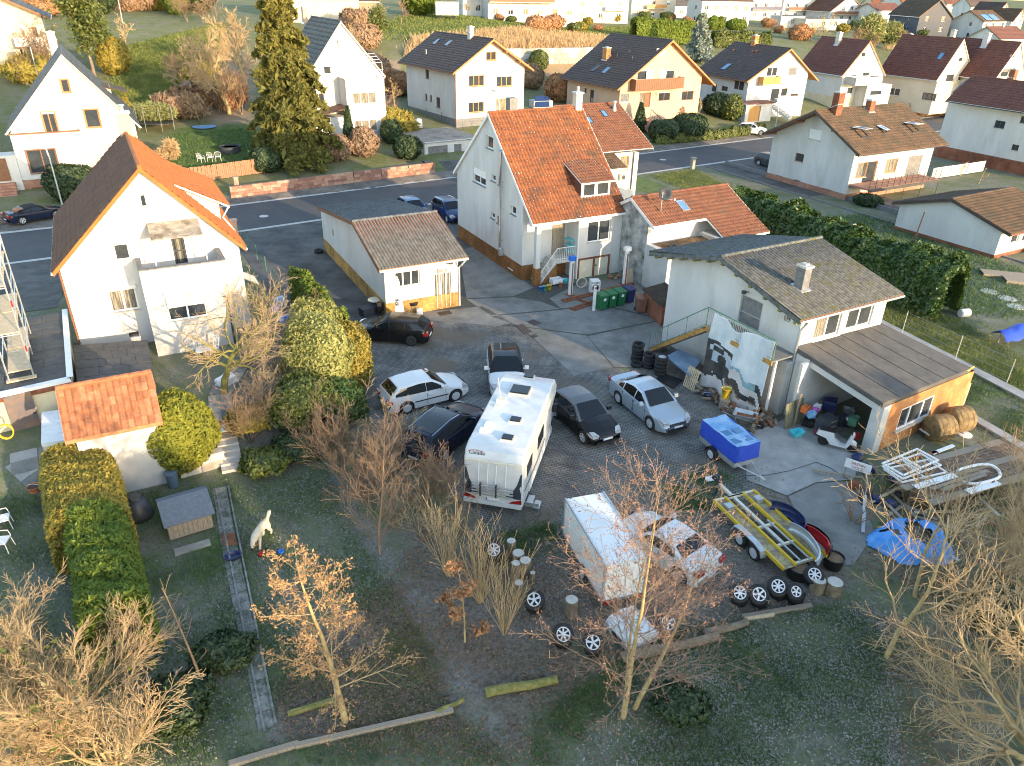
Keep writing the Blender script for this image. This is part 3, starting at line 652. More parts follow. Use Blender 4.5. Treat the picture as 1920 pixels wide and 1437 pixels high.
for q in((a_-.02,.02,a_+.09,z_+.09),(bb-.09,.02,bb+.02,z_+.09),((a_+bb)/2-.06,.02,(a_+bb)/2+.06,z_),(a_+.09,z_-.03,bb-.09,z_+.09)):b.box(q[0],q[1],-.02,q[2],q[3],.04,ft)
go=h.part('garage_door',b,'rust')
for k in(0,1):
 x0=a_+.09+(bb-a_)/2*k*.98;b=MB();b.box(x0,.04,-.06,x0+(bb-a_)/2-.16,z_-.04,-.03,ft);b.box(x0,z_*.35,-.03,x0+(bb-a_)/2-.16,z_*.35+.04,-.015,ft);b.build('leaf',M['creamwood'],go)
b=MB();b.box(bb-.4*(bb-a_)-.1,z_*.55,-.02,bb-.4*(bb-a_)-.03,z_*.55+.1,.03,ft);b.build('handle',M['black'],go)
pz=h.roofz(-1.3)-.2;p0=fhit(912,900)[0]
b=MB();b.box(p0+.03,-1.32,1.25,p0+.36,-1.0,pz);h.part('pillar',b,'plaster')
b=MB();b.box(p0-.03,-1.38,-.3,p0+.40,-.96,1.25);h.part('pillar_base',b,'clinker')
b=MB();b.box(-.1,-1.34,pz-.25,us-.003,-1.05,pz+.08);h.part('porch_beam',b,'plaster')
dz0,dz1=h.hit('F',1105,262),h.hit('F',1240,540);dfl=1.55
b=MB();b.box(dz0[0],dfl,.005,dz0[0]+.95,dfl+2.05,.05,h.wp('F'))
for k in range(6):b.box(dz0[0]+.02+k*.155,dfl+.03,.05,dz0[0]+.165+k*.155,dfl+2.0,.062,h.wp('F'))
do=h.part('door',b,'wood_old');b=MB();b.box(dz0[0]+.84,dfl+.95,.06,dz0[0]+.9,dfl+1.1,.11,h.wp('F'));b.build('handle',M['steel'],do)
b=MB();b.box(us-1.5,-1.28,dfl-.2,us-.003,-.03,dfl);h.part('landing',b,'stone_pale')
ns=9;st0,st1=p0+.42,us-1.5
for k in range(ns):
 xa=st0+(st1-st0)*k/ns;b=MB();b.box(xa,-1.25,dfl/ns*k,st1,-.03,dfl/ns*(k+1)-.003);h.part('step',b,'stone_pale')
b=MB();b.prism([(st0-.02,-.2),(st1,-.2),(st1,dfl-.25),(st0-.02,.05)],-1.31,-1.255,'y');h.part('stair_cheek',b,'clinker')
b=MB()
for k in range(15):
 t_=k/14;xa=st0+(st1-st0)*t_;za=dfl*t_;b.tube([(xa,-1.29,za),(xa,-1.29,za+.85)],.014,5)
for k in range(11):xa=st1+(us-.06-st1)*k/10;b.tube([(xa,-1.29,dfl-.1),(xa,-1.29,dfl+.85)],.014,5)
b.tube([(st0,-1.29,.86),(st1,-1.29,dfl+.86),(us-.05,-1.29,dfl+.86)],.025,6);b.tube([(st0,-1.29,.12),(st1,-1.29,dfl+.1),(us-.05,-1.29,dfl+.1)],.02,6)
h.part('railing',b,'whitepaint')
h.conv=(840,190,5.647)
pA=h.rhit(1405,1035);pB=h.rhit(1708,1000);zd=1.15
b=MB();ua,ub,va=pA.x,pB.x,(pA.y+pB.y)/2;zl=h.roofz(va);zt_=zl+zd
sl_=.36;vr=va+(zt_-zl)/((h.zr-h.ze)/(h.r-h.e0)-sl_)
for x_ in(ua,ub):b.add([(x_,va,zl-.1),(x_,va,zt_),(x_,vr,h.roofz(vr))],[(0,1,2)])
dm=h.part('dormer',b,'tile_red')
b=MB();tfd=lambda t,z,d:(t,va-d,z);panel(b,[(ua,zl-.1),(ub,zl-.1),(ub,zt_),(ua,zt_)],[],tfd);b.build('dormer_front',M['white'],dm)
for k in(0,1):
 a0=ua+.1+k*(ub-ua-.1)/2;h.make_win('F',a0,zl+.12,a0+(ub-ua-.3)/2,zt_-.12,tf=lambda t,z,d:(t,va-d-.14,z),sill=None,parent=dm,name='window')
b=MB();eu=.18;ve=va-.3;zee=zt_-sl_*.3+.04
b.prism([(ve,zee),(vr+.05,h.roofz(vr)+.09),(vr+.05,h.roofz(vr)),(ve,zee-.09)],ua-eu,ub+eu,'x');b.build('dormer_roof',M['white'],dm)
S_=math.hypot(vr-ve,h.roofz(vr)-zee);V_,F_=tile_sheet((ua-eu,ve,zee),(1,0,0),np.array([0,vr-ve,h.roofz(vr)+.06-zee])/S_,ub-ua+2*eu,S_,'barrel',.2,.33);obj('roof_tiles',np_mesh('roof_tiles',V_,F_,M['tile_red']),dm,'stuff')
f0=h.hit('L',578,1410);f1=h.hit('L',620,400)
b=MB();b.tube([(-.2,f0[0],.9),(-.2,f0[0],8.05)],.09,10);b.lathe([(.16,0),(.16,.03),(.05,.1)],10,(-.2,f0[0],8.12));fo=h.part('flue',b,'chrome')
b=MB()
for z_ in(2.,4.2,6.):b.box(-.2,f0[0]-.03,z_,0,f0[0]+.03,z_+.05)
b.box(-.32,f0[0]-.25,1.0,-.02,f0[0]+.05,1.5);b.build('bracket',M['steel'],fo)
o_=h.rhit(1385,78);b=MB();b.box(6.62,4.8,9.3,7.12,5.3,11.1);co_=h.part('chimney',b,'plaster_cream');b=MB();b.box(6.56,4.74,11.1,7.18,5.36,11.2);b.lathe([(.1,0),(.1,.35)],8,(6.87,5.05,11.2));b.build('chimney_cap',M['steel'],co_)
b=MB();b.box(1.5,5.0,9.6,2.1,5.6,11.0);h.part('chimney',b,'stone_sill')
h.pipe([(us+.02,-1.5,pz+.1),(us+.04,-1.4,pz-.2),(us+.04,-1.4,.1)],.045,'whitepaint');h.pipe([(L_-.05,-1.4,pz+.2),(L_-.05,-1.4,.1)],.045,'whitepaint')
b=MB();b.tube([(-.1,-1.62,4.27),(7.3,-1.62,4.27)],.06,6);h.part('gutter',b,'whitepaint')
b=MB()
for z_ in(.35,.75,1.15):b.box(us-.36,-1.0,dfl+z_,us-.03,-.35,dfl+z_+.03)
for q in(-1.0,-.38):b.box(us-.05,q,dfl,us-.02,q+.03,dfl+1.2)
sh=b.build('shelf_rack',M['turq'],None);sh.matrix_world=h.t.matrix_basis if False else Matrix.Translation(h.pos)@Matrix.Rotation(h.yaw,4,'Z');tag(sh,'small turquoise shelf rack on the stair landing of the white house','shelf')
WH=h
# --- lower tiled annex behind it, with air conditioner
a0=at(1206.7,335.7,2.2);
h=House('annex_house','lower annex with red-brown barrel tiles, two blue skylights and steel flue behind the white house',(4.19,65.17,2.2),27.7,7.6,7.6,-1.75,3.11,4.05,6.07,8.2,4.0,u0=.9,u1=7.8,roof='tile_red',cw=.24,ch=.34,conv=(960,0,3.992),gutter='darkmetal',wmin=-2.4)
h.win('F',815,1172,870,1275,fm='wood_orange',door=True,pane='curtain')
h.done();h.skylight(690,858,'F',.55,.95);h.skylight(575,905,'F',.55,.95)
b=MB();p=h.rhit(765,830);b.lathe([(.22,-.2),(.16,.3),(.12,.35),(.12,.75),(.2,.78),(.2,.82)],10,tuple(p));h.part('flue',b,'steel')
h.pipe([(7.4,-1.75,3.0),(7.0,-.1,2.5),(7.0,-.1,-.8)],.05,'darkmetal')
ac=thing('air_conditioner','cream outdoor air conditioner unit on the wall of the tiled annex','air conditioner',h.wld((6.0,-.03,.15)),R(28.1))
b=MB();b.box(-.4,-.32,0,.4,0,.55);b.build('casing',M['creamwood'],ac);b=MB();b.lathe([(.2,-.35),(.2,-.325)],16,(-.1,0,.28),'y');b.build('fan_grille',M['darkmetal'],ac)
b=MB();b.box(.9,-3.0,-2.4,3.4,-.01,2.05);lo=b.build('wall',M['plaster'],h.t)
b=MB();b.prism([(-3.6,2.1),(-.3,3.3),(-.3,3.2),(-3.6,2.0)],.6,3.9,'x');ro=h.part('lean_to_roof',b,'white')
S_=math.hypot(3.3,1.2);V_,F_=tile_sheet((.6,-3.6,2.1),(1,0,0),(0,3.3/S_,1.2/S_),3.3,S_,'barrel',.22,.34);obj('roof_tiles',np_mesh('roof_tiles',V_,F_,M['tile_brown_old']),ro,'stuff')
tr=thing('terrace_roof','flat pale sheet-metal terrace roof between the white house and the satellite-dish outbuilding','canopy',(WH.wld((7.25,0,0))),WH.yaw)
b=MB()
for k in range(5):b.box(.02+k*.62,2.0,3.0,.60+k*.62,8.4,3.07);
b.build('roof_panel',M['whitepaint'],tr);b=MB();b.box(-.0,1.75,2.7,3.2,1.97,3.05);b.box(3.12,1.75,2.7,3.25,8.4,3.03);b.build('fascia',M['darkmetal'],tr);b=MB();b.box(0,2.0,-.5,3.1,8.3,2.69);b.build('wall',M['plaster_old'],tr)
# --- outbuilding with satellite dish
h=House('outbuilding','outbuilding with red-brown barrel-tiled roof, stained grey gable and satellite dish',(8.66,47.62,0),30.0,8.3,3.6,-.6,4.21,1.94,5.48,4.0,4.4,u0=-.1,u1=8.45,wall='plaster_old',roof='tile_red',cw=.21,ch=.34,conv=(960,340,3.992),gutter='whitepaint')
h.done()
b=MB();panel(b,[(-.02,-.5),(2.9,-.5),(2.9,5.0),(1.94,5.3),(-.02,4.2)],[],lambda t,z,d:(-.02-d,t,z));h.part('gable_render',b,'plaster_grey')
h.skylight(1275,190,'F',.62,1.0,frame='steel')
b=MB();b.prism([(-2.6,3.3),(-.55,4.24),(-.55,4.12),(-2.6,3.18)],4.4,8.45,'x');ro=h.part('lower_roof',b,'white');S_=math.hypot(2.05,.94)
V_,F_=tile_sheet((4.4,-2.6,3.3),(1,0,0),(0,2.05/S_,.94/S_),4.05,S_,'barrel',.21,.34);obj('roof_tiles',np_mesh('roof_tiles',V_,F_,M['tile_red']),ro,'stuff')
b=MB();b.box(4.45,-2.4,-.4,8.3,0,3.15);h.part('wall',b,'plaster')
b=MB();b.box(4.28,-2.62,3.2,4.4,-.5,3.3,);h.part('verge_board',b,'whitepaint')
b=MB();V_,F_=tile_sheet((.3,-2.3,2.75),(1,0,0),(0,.995,.09),4.1,1.95,'corr',.13,1.95,.025,.0);co_=obj('corrugated_roof',np_mesh('corrugated_roof',V_,F_,mat('rusted_corrugated_sheet',(.13,.075,.03),(.27,.17,.08),.9,1.5,c3=(.07,.06,.05),s3=.8,t3=(.5,.6))),h.t)
b=MB();b.box(-.1,-2.35,-.5,.3,-.02,2.9);b.box(.3,-2.35,-.5,4.4,-2.2,2.7);h.part('wall',b,'plaster_old')
sd=thing('satellite_dish','grey satellite dish on a mast on the red-tiled outbuilding roof','satellite dish',h.wld(h.rhit(1112,235)),h.yaw)
b=MB();b.tube([(0,0,0),(0,0,1.35)],.03,6);b.build('mast',M['steel'],sd)
b=MB();b.lathe([(.02,.12),(.25,.08),(.42,0),(.43,.01),(.25,.1),(.02,.14)],18,(0,0,0),'y',False);d_=b.build('dish',M['anthracite'],sd,True);d_.location=(.15,-.1,1.25);d_.rotation_euler=(R(-20),0,R(-40))
b=MB();b.tube([(.15,-.1,.9),(.65,-.45,.85)],.02,5);b.box(.6,-.5,.82,.72,-.4,.95);b.build('feed_arm',M['steel'],sd)
tb=thing('tyre','single old tyre lying on the rusty corrugated roof of the outbuilding','tyre',h.wld((.95,-1.5,2.86)),0)
TYRE=MB().lathe([(.20,.04),(.22,.0),(.29,.0),(.325,.04),(.325,.16),(.29,.2),(.22,.2),(.20,.16)],20,cap=False);TYRE.f+=[(7*20+k,7*20+(k+1)%20,(k+1)%20,k) for k in range(20)]
tyre_me=TYRE.mesh('tyre',M['rubber'],True)
obj('rubber',tyre_me,tb)
OUTB=h
# --- office (Buero)
h=House('office_building','low white office under corrugated grey roof, the word Büro over its door',(-7.56,40.95,0),28.0,4.67,13.99,-.75,3.32,4.3,5.0,13.2,3.3,u0=-.42,u1=4.95,wall='plaster',roof='eternit',style='corr',cw=.2,ch=13,amp=.05,plinth=(1.0,'clinker_y'),verge='wood_brown',conv=(570,360,5.748),gutter='whitepaint',soffit='wood_verge',cat='office')
h.u0,h.e0,h.ze,h.r,h.zr=-.55,-.9,3.45,3.9,4.95;h.e1,h.zb=12.6,3.7
h.win('F',975,875,1252,1000,n=3,shut=.02,sill='white',pane=['glass','glass','glass'])
h.win('F',1395,885,1605,1230,n=3,door=True,bars=4,pane='curtain',fm='white',rec=.1)
h.win('L',302,400,328,488,sill=None)
h.done()
a=h.wins[0];b=MB();b.box(a[1]-.02,a[4]+.01,.003,a[3]+.02,a[4]+.4,.03,h.wp('F'));h.part('shutter_box',b,'white')
def text(s,size,m,name,parent,loc,rot,ext=.004):
 c=bpy.data.curves.new(name,'FONT');c.body=s;c.size=size;c.extrude=ext;c.align_x='CENTER'
 o=bpy.data.objects.new(name,c);COL.objects.link(o);bpy.context.view_layer.update()
 me=bpy.data.meshes.new_from_object(o);bpy.data.objects.remove(o);me.materials.append(M[m] if isinstance(m,str) else m)
 o=obj(name,me,parent,loc=loc);o.rotation_euler=rot;return o
tx=h.hit('F',1487,845)
text('Büro',.34,'wood_brown','lettering',h.t,(tx[0],-.02,tx[1]-.12),(R(90),0,0))
b=MB();b.prism([(-.05,0),(.05,0),(0,.12)],-.015,-.005,'y',lambda x,y,z:(x+tx[0]-.05,y,z+tx[1]+.3));b.box(tx[0]+.1,-.012,tx[1]+.27,tx[0]+.3,-.004,tx[1]+.31);h.part('emblem',b,'stone_pale')
h.pipe([(4.78,-.9,3.3),(4.72,-.5,2.9),(4.72,-.06,2.6),(4.72,-.06,.1)],.05,'whitepaint');OFF=h
b=MB();b.box(4.7,.5,1.2,4.85,.8,1.75);h.part('meter_box',b,'darkmetal')
b=MB();b.box(4.0,-.35,2.95,4.2,-.0,3.05);h.part('floodlight',b,'darkmetal')
# --- workshop with flat-roofed garage
h=House('workshop','white workshop with mossy corrugated roof and grey chimney beside the flat-roofed garage',(12.95,30.91,0),29.8,5.9,9.0,-.3,5.0,5.0,6.3,10.3,4.95,u0=-.5,u1=6.6,wall='plaster',roof='eternit_moss',style='corr',cw=.2,ch=13,amp=.05,verge='eternit_moss',soffit='wood_brown',conv=(1220,420,3.992),gutter='steel',cat='workshop')
h.win('L',683,520,803,815,door=True,fm='steel',pane='stone_sill',tr=.42,rec=.1)
h.win('L',1005,682,1043,742,pane='curtain',sill=None,fm='plaster_old')
h.win('F',1258,660,1400,825,n=2,sill='white',pane=['curtain','glass']);h.win('F',1505,590,1640,750,n=2,sill='white')
h.done();h.chimney(1120,490,'F',.45,.5,1.1,'stone_sill')
b=MB()
for k in range(11):
 v_=-.1+k*.98
 if v_<9.9:zz=h.roofz(v_)-.2;b.box(-.48,v_,zz-.14,.02,v_+.16,zz)
h.part('purlin',b,'moss');h.pipe([(-.02,-.35,4.85),(-.06,-.1,4.4),(-.12,-.12,3.5),(-.12,-.12,.2)],.06,'steel')
b=MB();q=h.hit('L',738,510);b.tube([(-.05,q[0],q[1]),(-.3,q[0],q[1]+.05)],.03,6);b.lathe([(.12,0),(.12,.12)],12,(-.35,q[0],q[1]-.02),'z');h.part('wall_lamp',b,'darkmetal')
SHOP=h
# ------ flat-roofed garage against the workshop
gt=thing('flat_garage','open flat-roofed garage with orange brick window wall, full of junk','garage',(15.8,27.47,0),R(33.5))
Lg=lambda P:Vector(((P.x-15.8)*math.cos(R(33.5))+(P.y-27.47)*math.sin(R(33.5)),-(P.x-15.8)*math.sin(R(33.5))+(P.y-27.47)*math.cos(R(33.5)),P.z))
A,B_,C_,D_=Lg(at(1492,652,3.52)),Lg(at(1652,606,3.45)),Lg(at(1822,691,2.45)),Lg(at(1656,757,2.62))
b=MB()
for P,Q,n_ in((A,B_,0),):pass
zt=Vector((0,0,.0));th=Vector((0,0,-.2))
b.add([A,D_,C_,B_]+[p+th for p in(A,D_,C_,B_)],[(0,1,2,3),(4,7,6,5),(0,4,5,1),(1,5,6,2),(2,6,7,3),(3,7,4,0)]);ro=b.build('roof',M['felt'],gt)
for k in range(6):
 t0,t1=k/6+.004,(k+1)/6-.004;q=[A.lerp(B_,t0),D_.lerp(C_,t0),D_.lerp(C_,t1),A.lerp(B_,t1)]
 m_=MB();m_.add([p+Vector((0,0,.004)) for p in q]+[p+Vector((0,0,.022)) for p in q],[(4,5,6,7),(0,1,5,4),(1,2,6,5),(2,3,7,6),(3,0,4,7)]);m_.build('felt_sheet',M['felt'],ro)
p0,p1=Lg(at(1633,853)),Lg(at(1787,767));xw0,xw1=p0.x,p1.x;yf=p0.y
def hitF(px,py):
 d=ray(px,py);o=Lg(EYE);e=Vector((d.x*math.cos(R(33.5))+d.y*math.sin(R(33.5)),-d.x*math.sin(R(33.5))+d.y*math.cos(R(33.5)),d.z));k=(yf-o.y)/e.y;p=o+e*k;return p.x,p.z
wa,wb=hitF(1684,798),hitF(1754,816)
x0,z1=hitF(1686,785);x1,z0=hitF(1752,792)
hole=(x0,.75,x0+2.6,1.85)
zt0,zt1=D_.z-.2,C_.z-.2;b=MB();tfw=lambda t,z,d:(t,yf-d,z)
panel(b,[(xw0,-.3),(xw1,-.3),(xw1,zt1),(xw0,zt0)],[hole],tfw);b.add([(xw1,yf,-.3),(xw1,B_.y,-.3),(xw1,B_.y,2.6),(xw1,yf,zt1)],[(0,1,2,3)]);b.build('brick_wall',M['brick_orange'],gt)
fo=MB();x0,z0,x1,z1=hole
for q in((x0,z0,x0+.08,z1),(x1-.08,z0,x1,z1),(x0+.08,z0,x1-.08,z0+.08),(x0+.08,z1-.08,x1-.08,z1),(x0+.7,z0+.08,x0+.8,z1-.08),(x0+1.75,z0+.08,x0+1.85,z1-.08)):fo.box(q[0],q[1],-.1,q[2],q[3],-.02,tfw)
fo=fo.build('window',M['white'],gt)
for a_,c_ in((x0+.08,x0+.7),(x0+.8,x0+1.75),(x0+1.85,x1-.08)):m_=MB();m_.box(a_,z0+.08,-.08,c_,z1-.08,-.06,tfw);m_.build('pane',M['glass'],fo)
b=MB();b.box(x0-.1,z0-.1,-.1,x1+.1,z0-.003,.08,tfw);b.build('sill',M['stone_pale'],fo)
b=MB();b.box(xw0-.05,yf-.02,-.3,xw0+.45,yf+.5,D_.z-.22);b.build('pier',M['plaster_old'],gt)
q=A.lerp(D_,.07);b=MB();b.box(q.x+.0,q.y-.5,-.3,q.x+.5,q.y+.2,q.z-.25);b.build('pier',M['plaster_old'],gt)
a_,d_=A+Vector((.05,-.1,-.2)),D_+Vector((.08,.1,-.2));b=MB();o_=Vector((.25,.05,0));dn=Vector((0,0,-.32))
b.add([a_,d_,d_+o_,a_+o_,a_+dn,d_+dn,d_+o_+dn,a_+o_+dn],[(0,3,2,1),(4,5,6,7),(0,1,5,4),(1,2,6,5),(2,3,7,6),(3,0,4,7)]);b.build('beam',M['plaster_old'],gt)
b=MB();b.box(A.x-.4,B_.y-.6,-.3,B_.x,B_.y-.45,3.1);b.build('rear_wall',M['plaster_old'],gt)
b=MB();b.tube([C_+Vector((-.4,0,-.05)),C_+Vector((.25,.05,.0))],.05,5);b.build('gutter_end',M['yellow'],gt)
GAR=gt
# ------ left house
h=House('gable_house','white gable house with bright orange tiles, balcony bay and canopy at the left',(-14.39,37.41,1.5),118.3,10.0,8.2,-.28,4.0,3.89,8.44,8.5,3.95,u0=-.36,u1=10.1,roof='tile_orange_new',cw=.25,ch=.36,wall='plaster',verge='tile_orange_new',conv=(0,340,3.992),gutter='steel',wmin=-2)
h.win('L',1037,102,1110,195);h.win('L',828,432,985,585,shut=.32,sm='white');h.win('L',800,822,1046,955,n=2,sm='white',pane='curtain');h.win('L',962,1136,1045,1160,sill='white',fm='darkmetal')
h.win('L',1278,432,1410,612,n=3,door=True,fm='darkmetal',pane=['glass','curtain','glass'],tr=.5)
vA=h.hit('L',1040,680,2.0);vB=h.hit('L',1684,592,2.0);zp=(vA[1]+vB[1])/2
h.done()
h.t.children
for c in[c for c in h.t.children if c.name.startswith('roof')][1:2]:
 for q in c.children:
  if q.name.startswith('roof_tiles'):q.data.materials[0]=M['tile_brown']
tfb=lambda t,z,d:(-2.0-d,t,z);va,vb=vB[0],vA[0]
h.conv=(0,340,3.992);q0,q1=h.hit('L',1232,862,2.0),h.hit('L',1560,1008,2.0);hb=(q1[0],q1[1],q0[0],q0[1])
b=MB();panel(b,[(va,-2),(vb,-2),(vb,zp),(va,zp)],[hb],tfb)
b.quad((-2,vb,-2),(0,vb,-2),(0,vb,zp),(-2,vb,zp));b.quad((-2,va,-2),(0,va,-2),(0,va,zp),(-2,va,zp))
zf_=zp-1.0
b.quad((-1.85,vb-.15,zf_),(-1.85,va+.15,zf_),(-1.85,va+.15,zp),(-1.85,vb-.15,zp));b.quad((0,vb-.15,zf_),(-1.85,vb-.15,zf_),(-1.85,vb-.15,zp),(0,vb-.15,zp));b.quad((0,va+.15,zf_),(-1.85,va+.15,zf_),(-1.85,va+.15,zp),(0,va+.15,zp))
bo=h.part('balcony_bay',b,'plaster')
b=MB();b.box(-1.85,va+.15,zf_-.1,0,vb-.15,zf_);b.build('balcony_floor',M['stone_pale'],bo)
b=MB();b.box(-2.04,va-.04,zp+.002,-1.8,vb+.04,zp+.06);b.box(-1.8,vb-.2,zp+.002,-.02,vb+.04,zp+.06);b.box(-1.8,va-.04,zp+.002,-.02,va+.2,zp+.06);b.build('coping',M['stone_sill'],bo,kind='stuff')
h.make_win('L',*hb,n=2,shut=.5,sm='white',tf=tfb,parent=bo)
c0,c1=h.hit('L',1095,315)[0],h.hit('L',1475,272);zc=h.hit('L',1095,315)[1]
b=MB();tilt=.28
b.add([(-.02,c0,zc),(-.02,c1[0],zc),(-1.5,c1[0],zc-.42),(-1.5,c0,zc-.42),(-.02,c0,zc-.05),(-.02,c1[0],zc-.05),(-1.5,c1[0],zc-.47),(-1.5,c0,zc-.47)],[(0,3,2,1),(4,5,6,7),(0,1,5,4),(1,2,6,5),(2,3,7,6),(3,0,4,7)])
co_=h.part('canopy',b,mat('stained_corrugated_plastic',(.20,.17,.13),(.42,.38,.32),.6,2.5,c3=(.12,.09,.06),s3=1.5,t3=(.5,.65)))
for v_ in(c0,c1[0]):b=MB();b.tube([(-1.45,v_,zf_),(-1.45,v_,zc-.45)],.025,6);b.build('post',M['whitepaint'],co_)
b=MB();b.box(1.2,-.28,3.0,2.4,-.0,3.0+.02)
b=MB();u0d,u1d,vf=2.6,8.6,.35;zb_=h.roofz(vf);zt_=zb_+1.15;vr=2.6
for u_ in(u0d,u1d):b.add([(u_,vf,zb_-.1),(u_,vf,zt_),(u_,vr,h.roofz(vr))],[(0,1,2)])
b.quad((u0d,vf,zb_-.1),(u1d,vf,zb_-.1),(u1d,vf,zt_),(u0d,vf,zt_));do_=h.part('dormer',b,'plaster')
b=MB();sl_=(h.roofz(vr)-zt_)/(vr-vf);S_=math.hypot(vr-vf+.5,(vr-vf+.5)*sl_);b.prism([(vf-.5,zt_-.5*sl_),(vr,h.roofz(vr)),(vr,h.roofz(vr)-.1),(vf-.5,zt_-.5*sl_-.1)],u0d-.3,u1d+.3,'x');b.build('dormer_roof',M['white'],do_)
V_,F_=tile_sheet((u0d-.3,vf-.5,zt_-.5*sl_),(1,0,0),np.array([0,1,sl_])/math.hypot(1,sl_),u1d-u0d+.6,S_,'barrel',.25,.36);obj('roof_tiles',np_mesh('roof_tiles',V_,F_,M['tile_orange_new']),do_,'stuff')
b=MB();b.tube([(u0d-.1,vf-.5,zt_-.3),(u0d-.1,vf-.1,zt_-.9),(u0d-.1,-.35,3.95)],.045,6);b.build('downpipe',M['whitepaint'],do_)
b=MB();b.box(9.0,3.55,8.0,9.55,4.2,9.5);ch_=h.part('chimney',b,'plaster_peach');b=MB();b.box(8.93,3.48,9.5,9.62,4.27,9.6);b.lathe([(.12,0),(.12,.25),(.2,.3),(.2,.34)],8,(9.27,3.87,9.6));b.build('chimney_cap',M['steel'],ch_)
h.pipe([(-.06,8.26,3.9),(-.06,8.26,-1.2)],.05,'wood_brown');h.pipe([(-2.06,va+.35,2.2),(-2.06,va+.2,2.1),(-2.06,va+.2,-1)],.055,'darkmetal')
b=MB();b.add([(.2,-.02,2.2),(1.5,-.02,2.2),(1.5,-.75,1.75),(.2,-.75,1.75)],[(0,1,2,3)]);b.add([(.2,-.02,2.15),(1.5,-.02,2.15),(1.5,-.75,1.70),(.2,-.75,1.70)],[(0,1,2,3)]);h.part('side_canopy',b,'creamwood')
LEFT=h
def slab_roof(name,label,corners,z,m,nrow,ncol,wall,wb=-1.,cat='garage'):
 P=[at(px,py,z) for px,py in corners];c=sum(P,Vector())/4;t=thing(name,label,cat,(c.x,c.y,gz(c.x,c.y)));g=c.z-gz(c.x,c.y)
 Q=[p-c+Vector((0,0,g)) for p in P];b=MB();dn=Vector((0,0,-.16));b.add(Q+[q+dn for q in Q],[(0,1,2,3),(4,7,6,5),(0,4,5,1),(1,5,6,2),(2,6,7,3),(3,7,4,0)]);ro=b.build('roof',M[m],t)
 for i in range(nrow):
  for j in range(ncol):
   off=(i%2)*.5/ncol;a0,a1=max(0,(j+.02)/ncol-off),min(1,(j+.98)/ncol-off);b0,b1=(i+.025)/nrow,(i+.975)/nrow
   f_=lambda a,bb:(Q[0].lerp(Q[1],a)).lerp(Q[3].lerp(Q[2],a),bb)
   q=[f_(a0,b0),f_(a1,b0),f_(a1,b1),f_(a0,b1)];h_=.012+.01*random.random()
   m_=MB();m_.add([p+Vector((0,0,.002)) for p in q]+[p+Vector((0,0,h_)) for p in q],[(4,5,6,7),(0,1,5,4),(1,2,6,5),(2,3,7,6),(3,0,4,7)]);m_.build('roof_panel',M[m],ro)
 ins=[q+(Vector((0,0,g))-q)*.02 for q in Q];b=MB()
 for i in range(4):
  p,q=ins[i],ins[(i+1)%4];b.quad((p.x,p.y,wb),(q.x,q.y,wb),(q.x,q.y,g-.16),(p.x,p.y,g-.16))
 b.build('wall',M[wall],t);return t,Q,c-Vector((0,0,g))
t,Q,org=slab_roof('flat_roof_garage','flat slab-roofed garage behind scaffold with yellowed wall and brown steel door',[(-60,620),(122,584),(132,712),(-70,757)],2.75,'felt',9,4,'plaster_yellow')
e=(Q[2]-Q[3]).normalized();nrm=Vector((e.y,-e.x,0))
b=MB();q0,q1=Q[3]+nrm*.03,Q[2]+nrm*.03;b.add([q0+Vector((0,0,.06)),q1+Vector((0,0,.06)),q1+Vector((0,0,-.1)),q0+Vector((0,0,-.1)),q0-nrm*.25+Vector((0,0,.06)),q1-nrm*.25+Vector((0,0,.06))],[(0,1,2,3),(0,4,5,1)]);b.build('edge_trim',M['whitepaint'],t)
b=MB();b.add([q0+Vector((0,0,-.1)),q1+Vector((0,0,-.1)),q1+Vector((0,0,-.32)),q0+Vector((0,0,-.32))],[(0,1,2,3)]);b.build('fascia',M['rust'],t)
q0,q1=Q[1],Q[2];b=MB();s_=(q1-q0).normalized();n2=Vector((s_.y,-s_.x,0));b.add([q0+n2*.12+Vector((0,0,.12)),q1+n2*.12+Vector((0,0,.12)),q1-n2*.12+Vector((0,0,.12)),q0-n2*.12+Vector((0,0,.12)),q0+n2*.12,q1+n2*.12,q1-n2*.12,q0-n2*.12],[(0,1,2,3),(0,4,5,1),(2,6,7,3)]);b.build('edge_trim',M['whitepaint'],t)
d0=at(34,832,gz(org.x,org.y)-.5)-org;a0=(d0-Q[3]).dot(e)
b=MB();W3=lambda t_,z,d:Q[3]+e*t_+nrm*(d+.06)+Vector((0,0,z-Q[3].z));b.box(a0,-.35,0,a0+.98,1.6,.05,W3);do=b.build('door',mat('rusted_blue_steel',(.07,.08,.11),(.20,.13,.09),.6,1.4,c3=(.30,.06,.04),s3=1.6,t3=(.62,.7)),t)
b=MB();b.box(a0+.85,.6,.05,a0+.93,.66,.1,W3);b.build('handle',M['black'],do)
t,Q,org=slab_roof('carport_roof','low carport roof of dark slabs between garage and left house',[(136,648),(276,638),(296,742),(150,762)],2.1,'felt',7,5,'plaster_old',cat='carport')
t,Q,org=slab_roof('blue_lean_to','pale blue corrugated lean-to roof beside the salmon-tiled shed',[(78,774),(140,765),(148,822),(77,832)],1.9,'whitepaint',12,1,'plaster_yellow',cat='lean-to')
h=House('garden_shed','small white garden shed with salmon clay tiles above the golden hedge',(-16.0,22.95,0),27.5,2.75,2.0,-.5,3.1,.95,4.5,2.3,3.3,u0=-.25,u1=2.95,tiles=False,wall='plaster_old',roof='terracotta',soffit='terracotta',verge='terracotta',gutter=None,z0=0,cat='shed')
h.done()
ro=[c for c in h.t.children if c.name.startswith('roof')][0]
cwn,chn=14,6;S_=math.hypot(h.r-h.e0,h.zr-h.ze);es=Vector((0,(h.r-h.e0)/S_,(h.zr-h.ze)/S_));nn=Vector((1,0,0)).cross(es);wt=(h.u1-h.u0)/cwn;lt=S_/chn
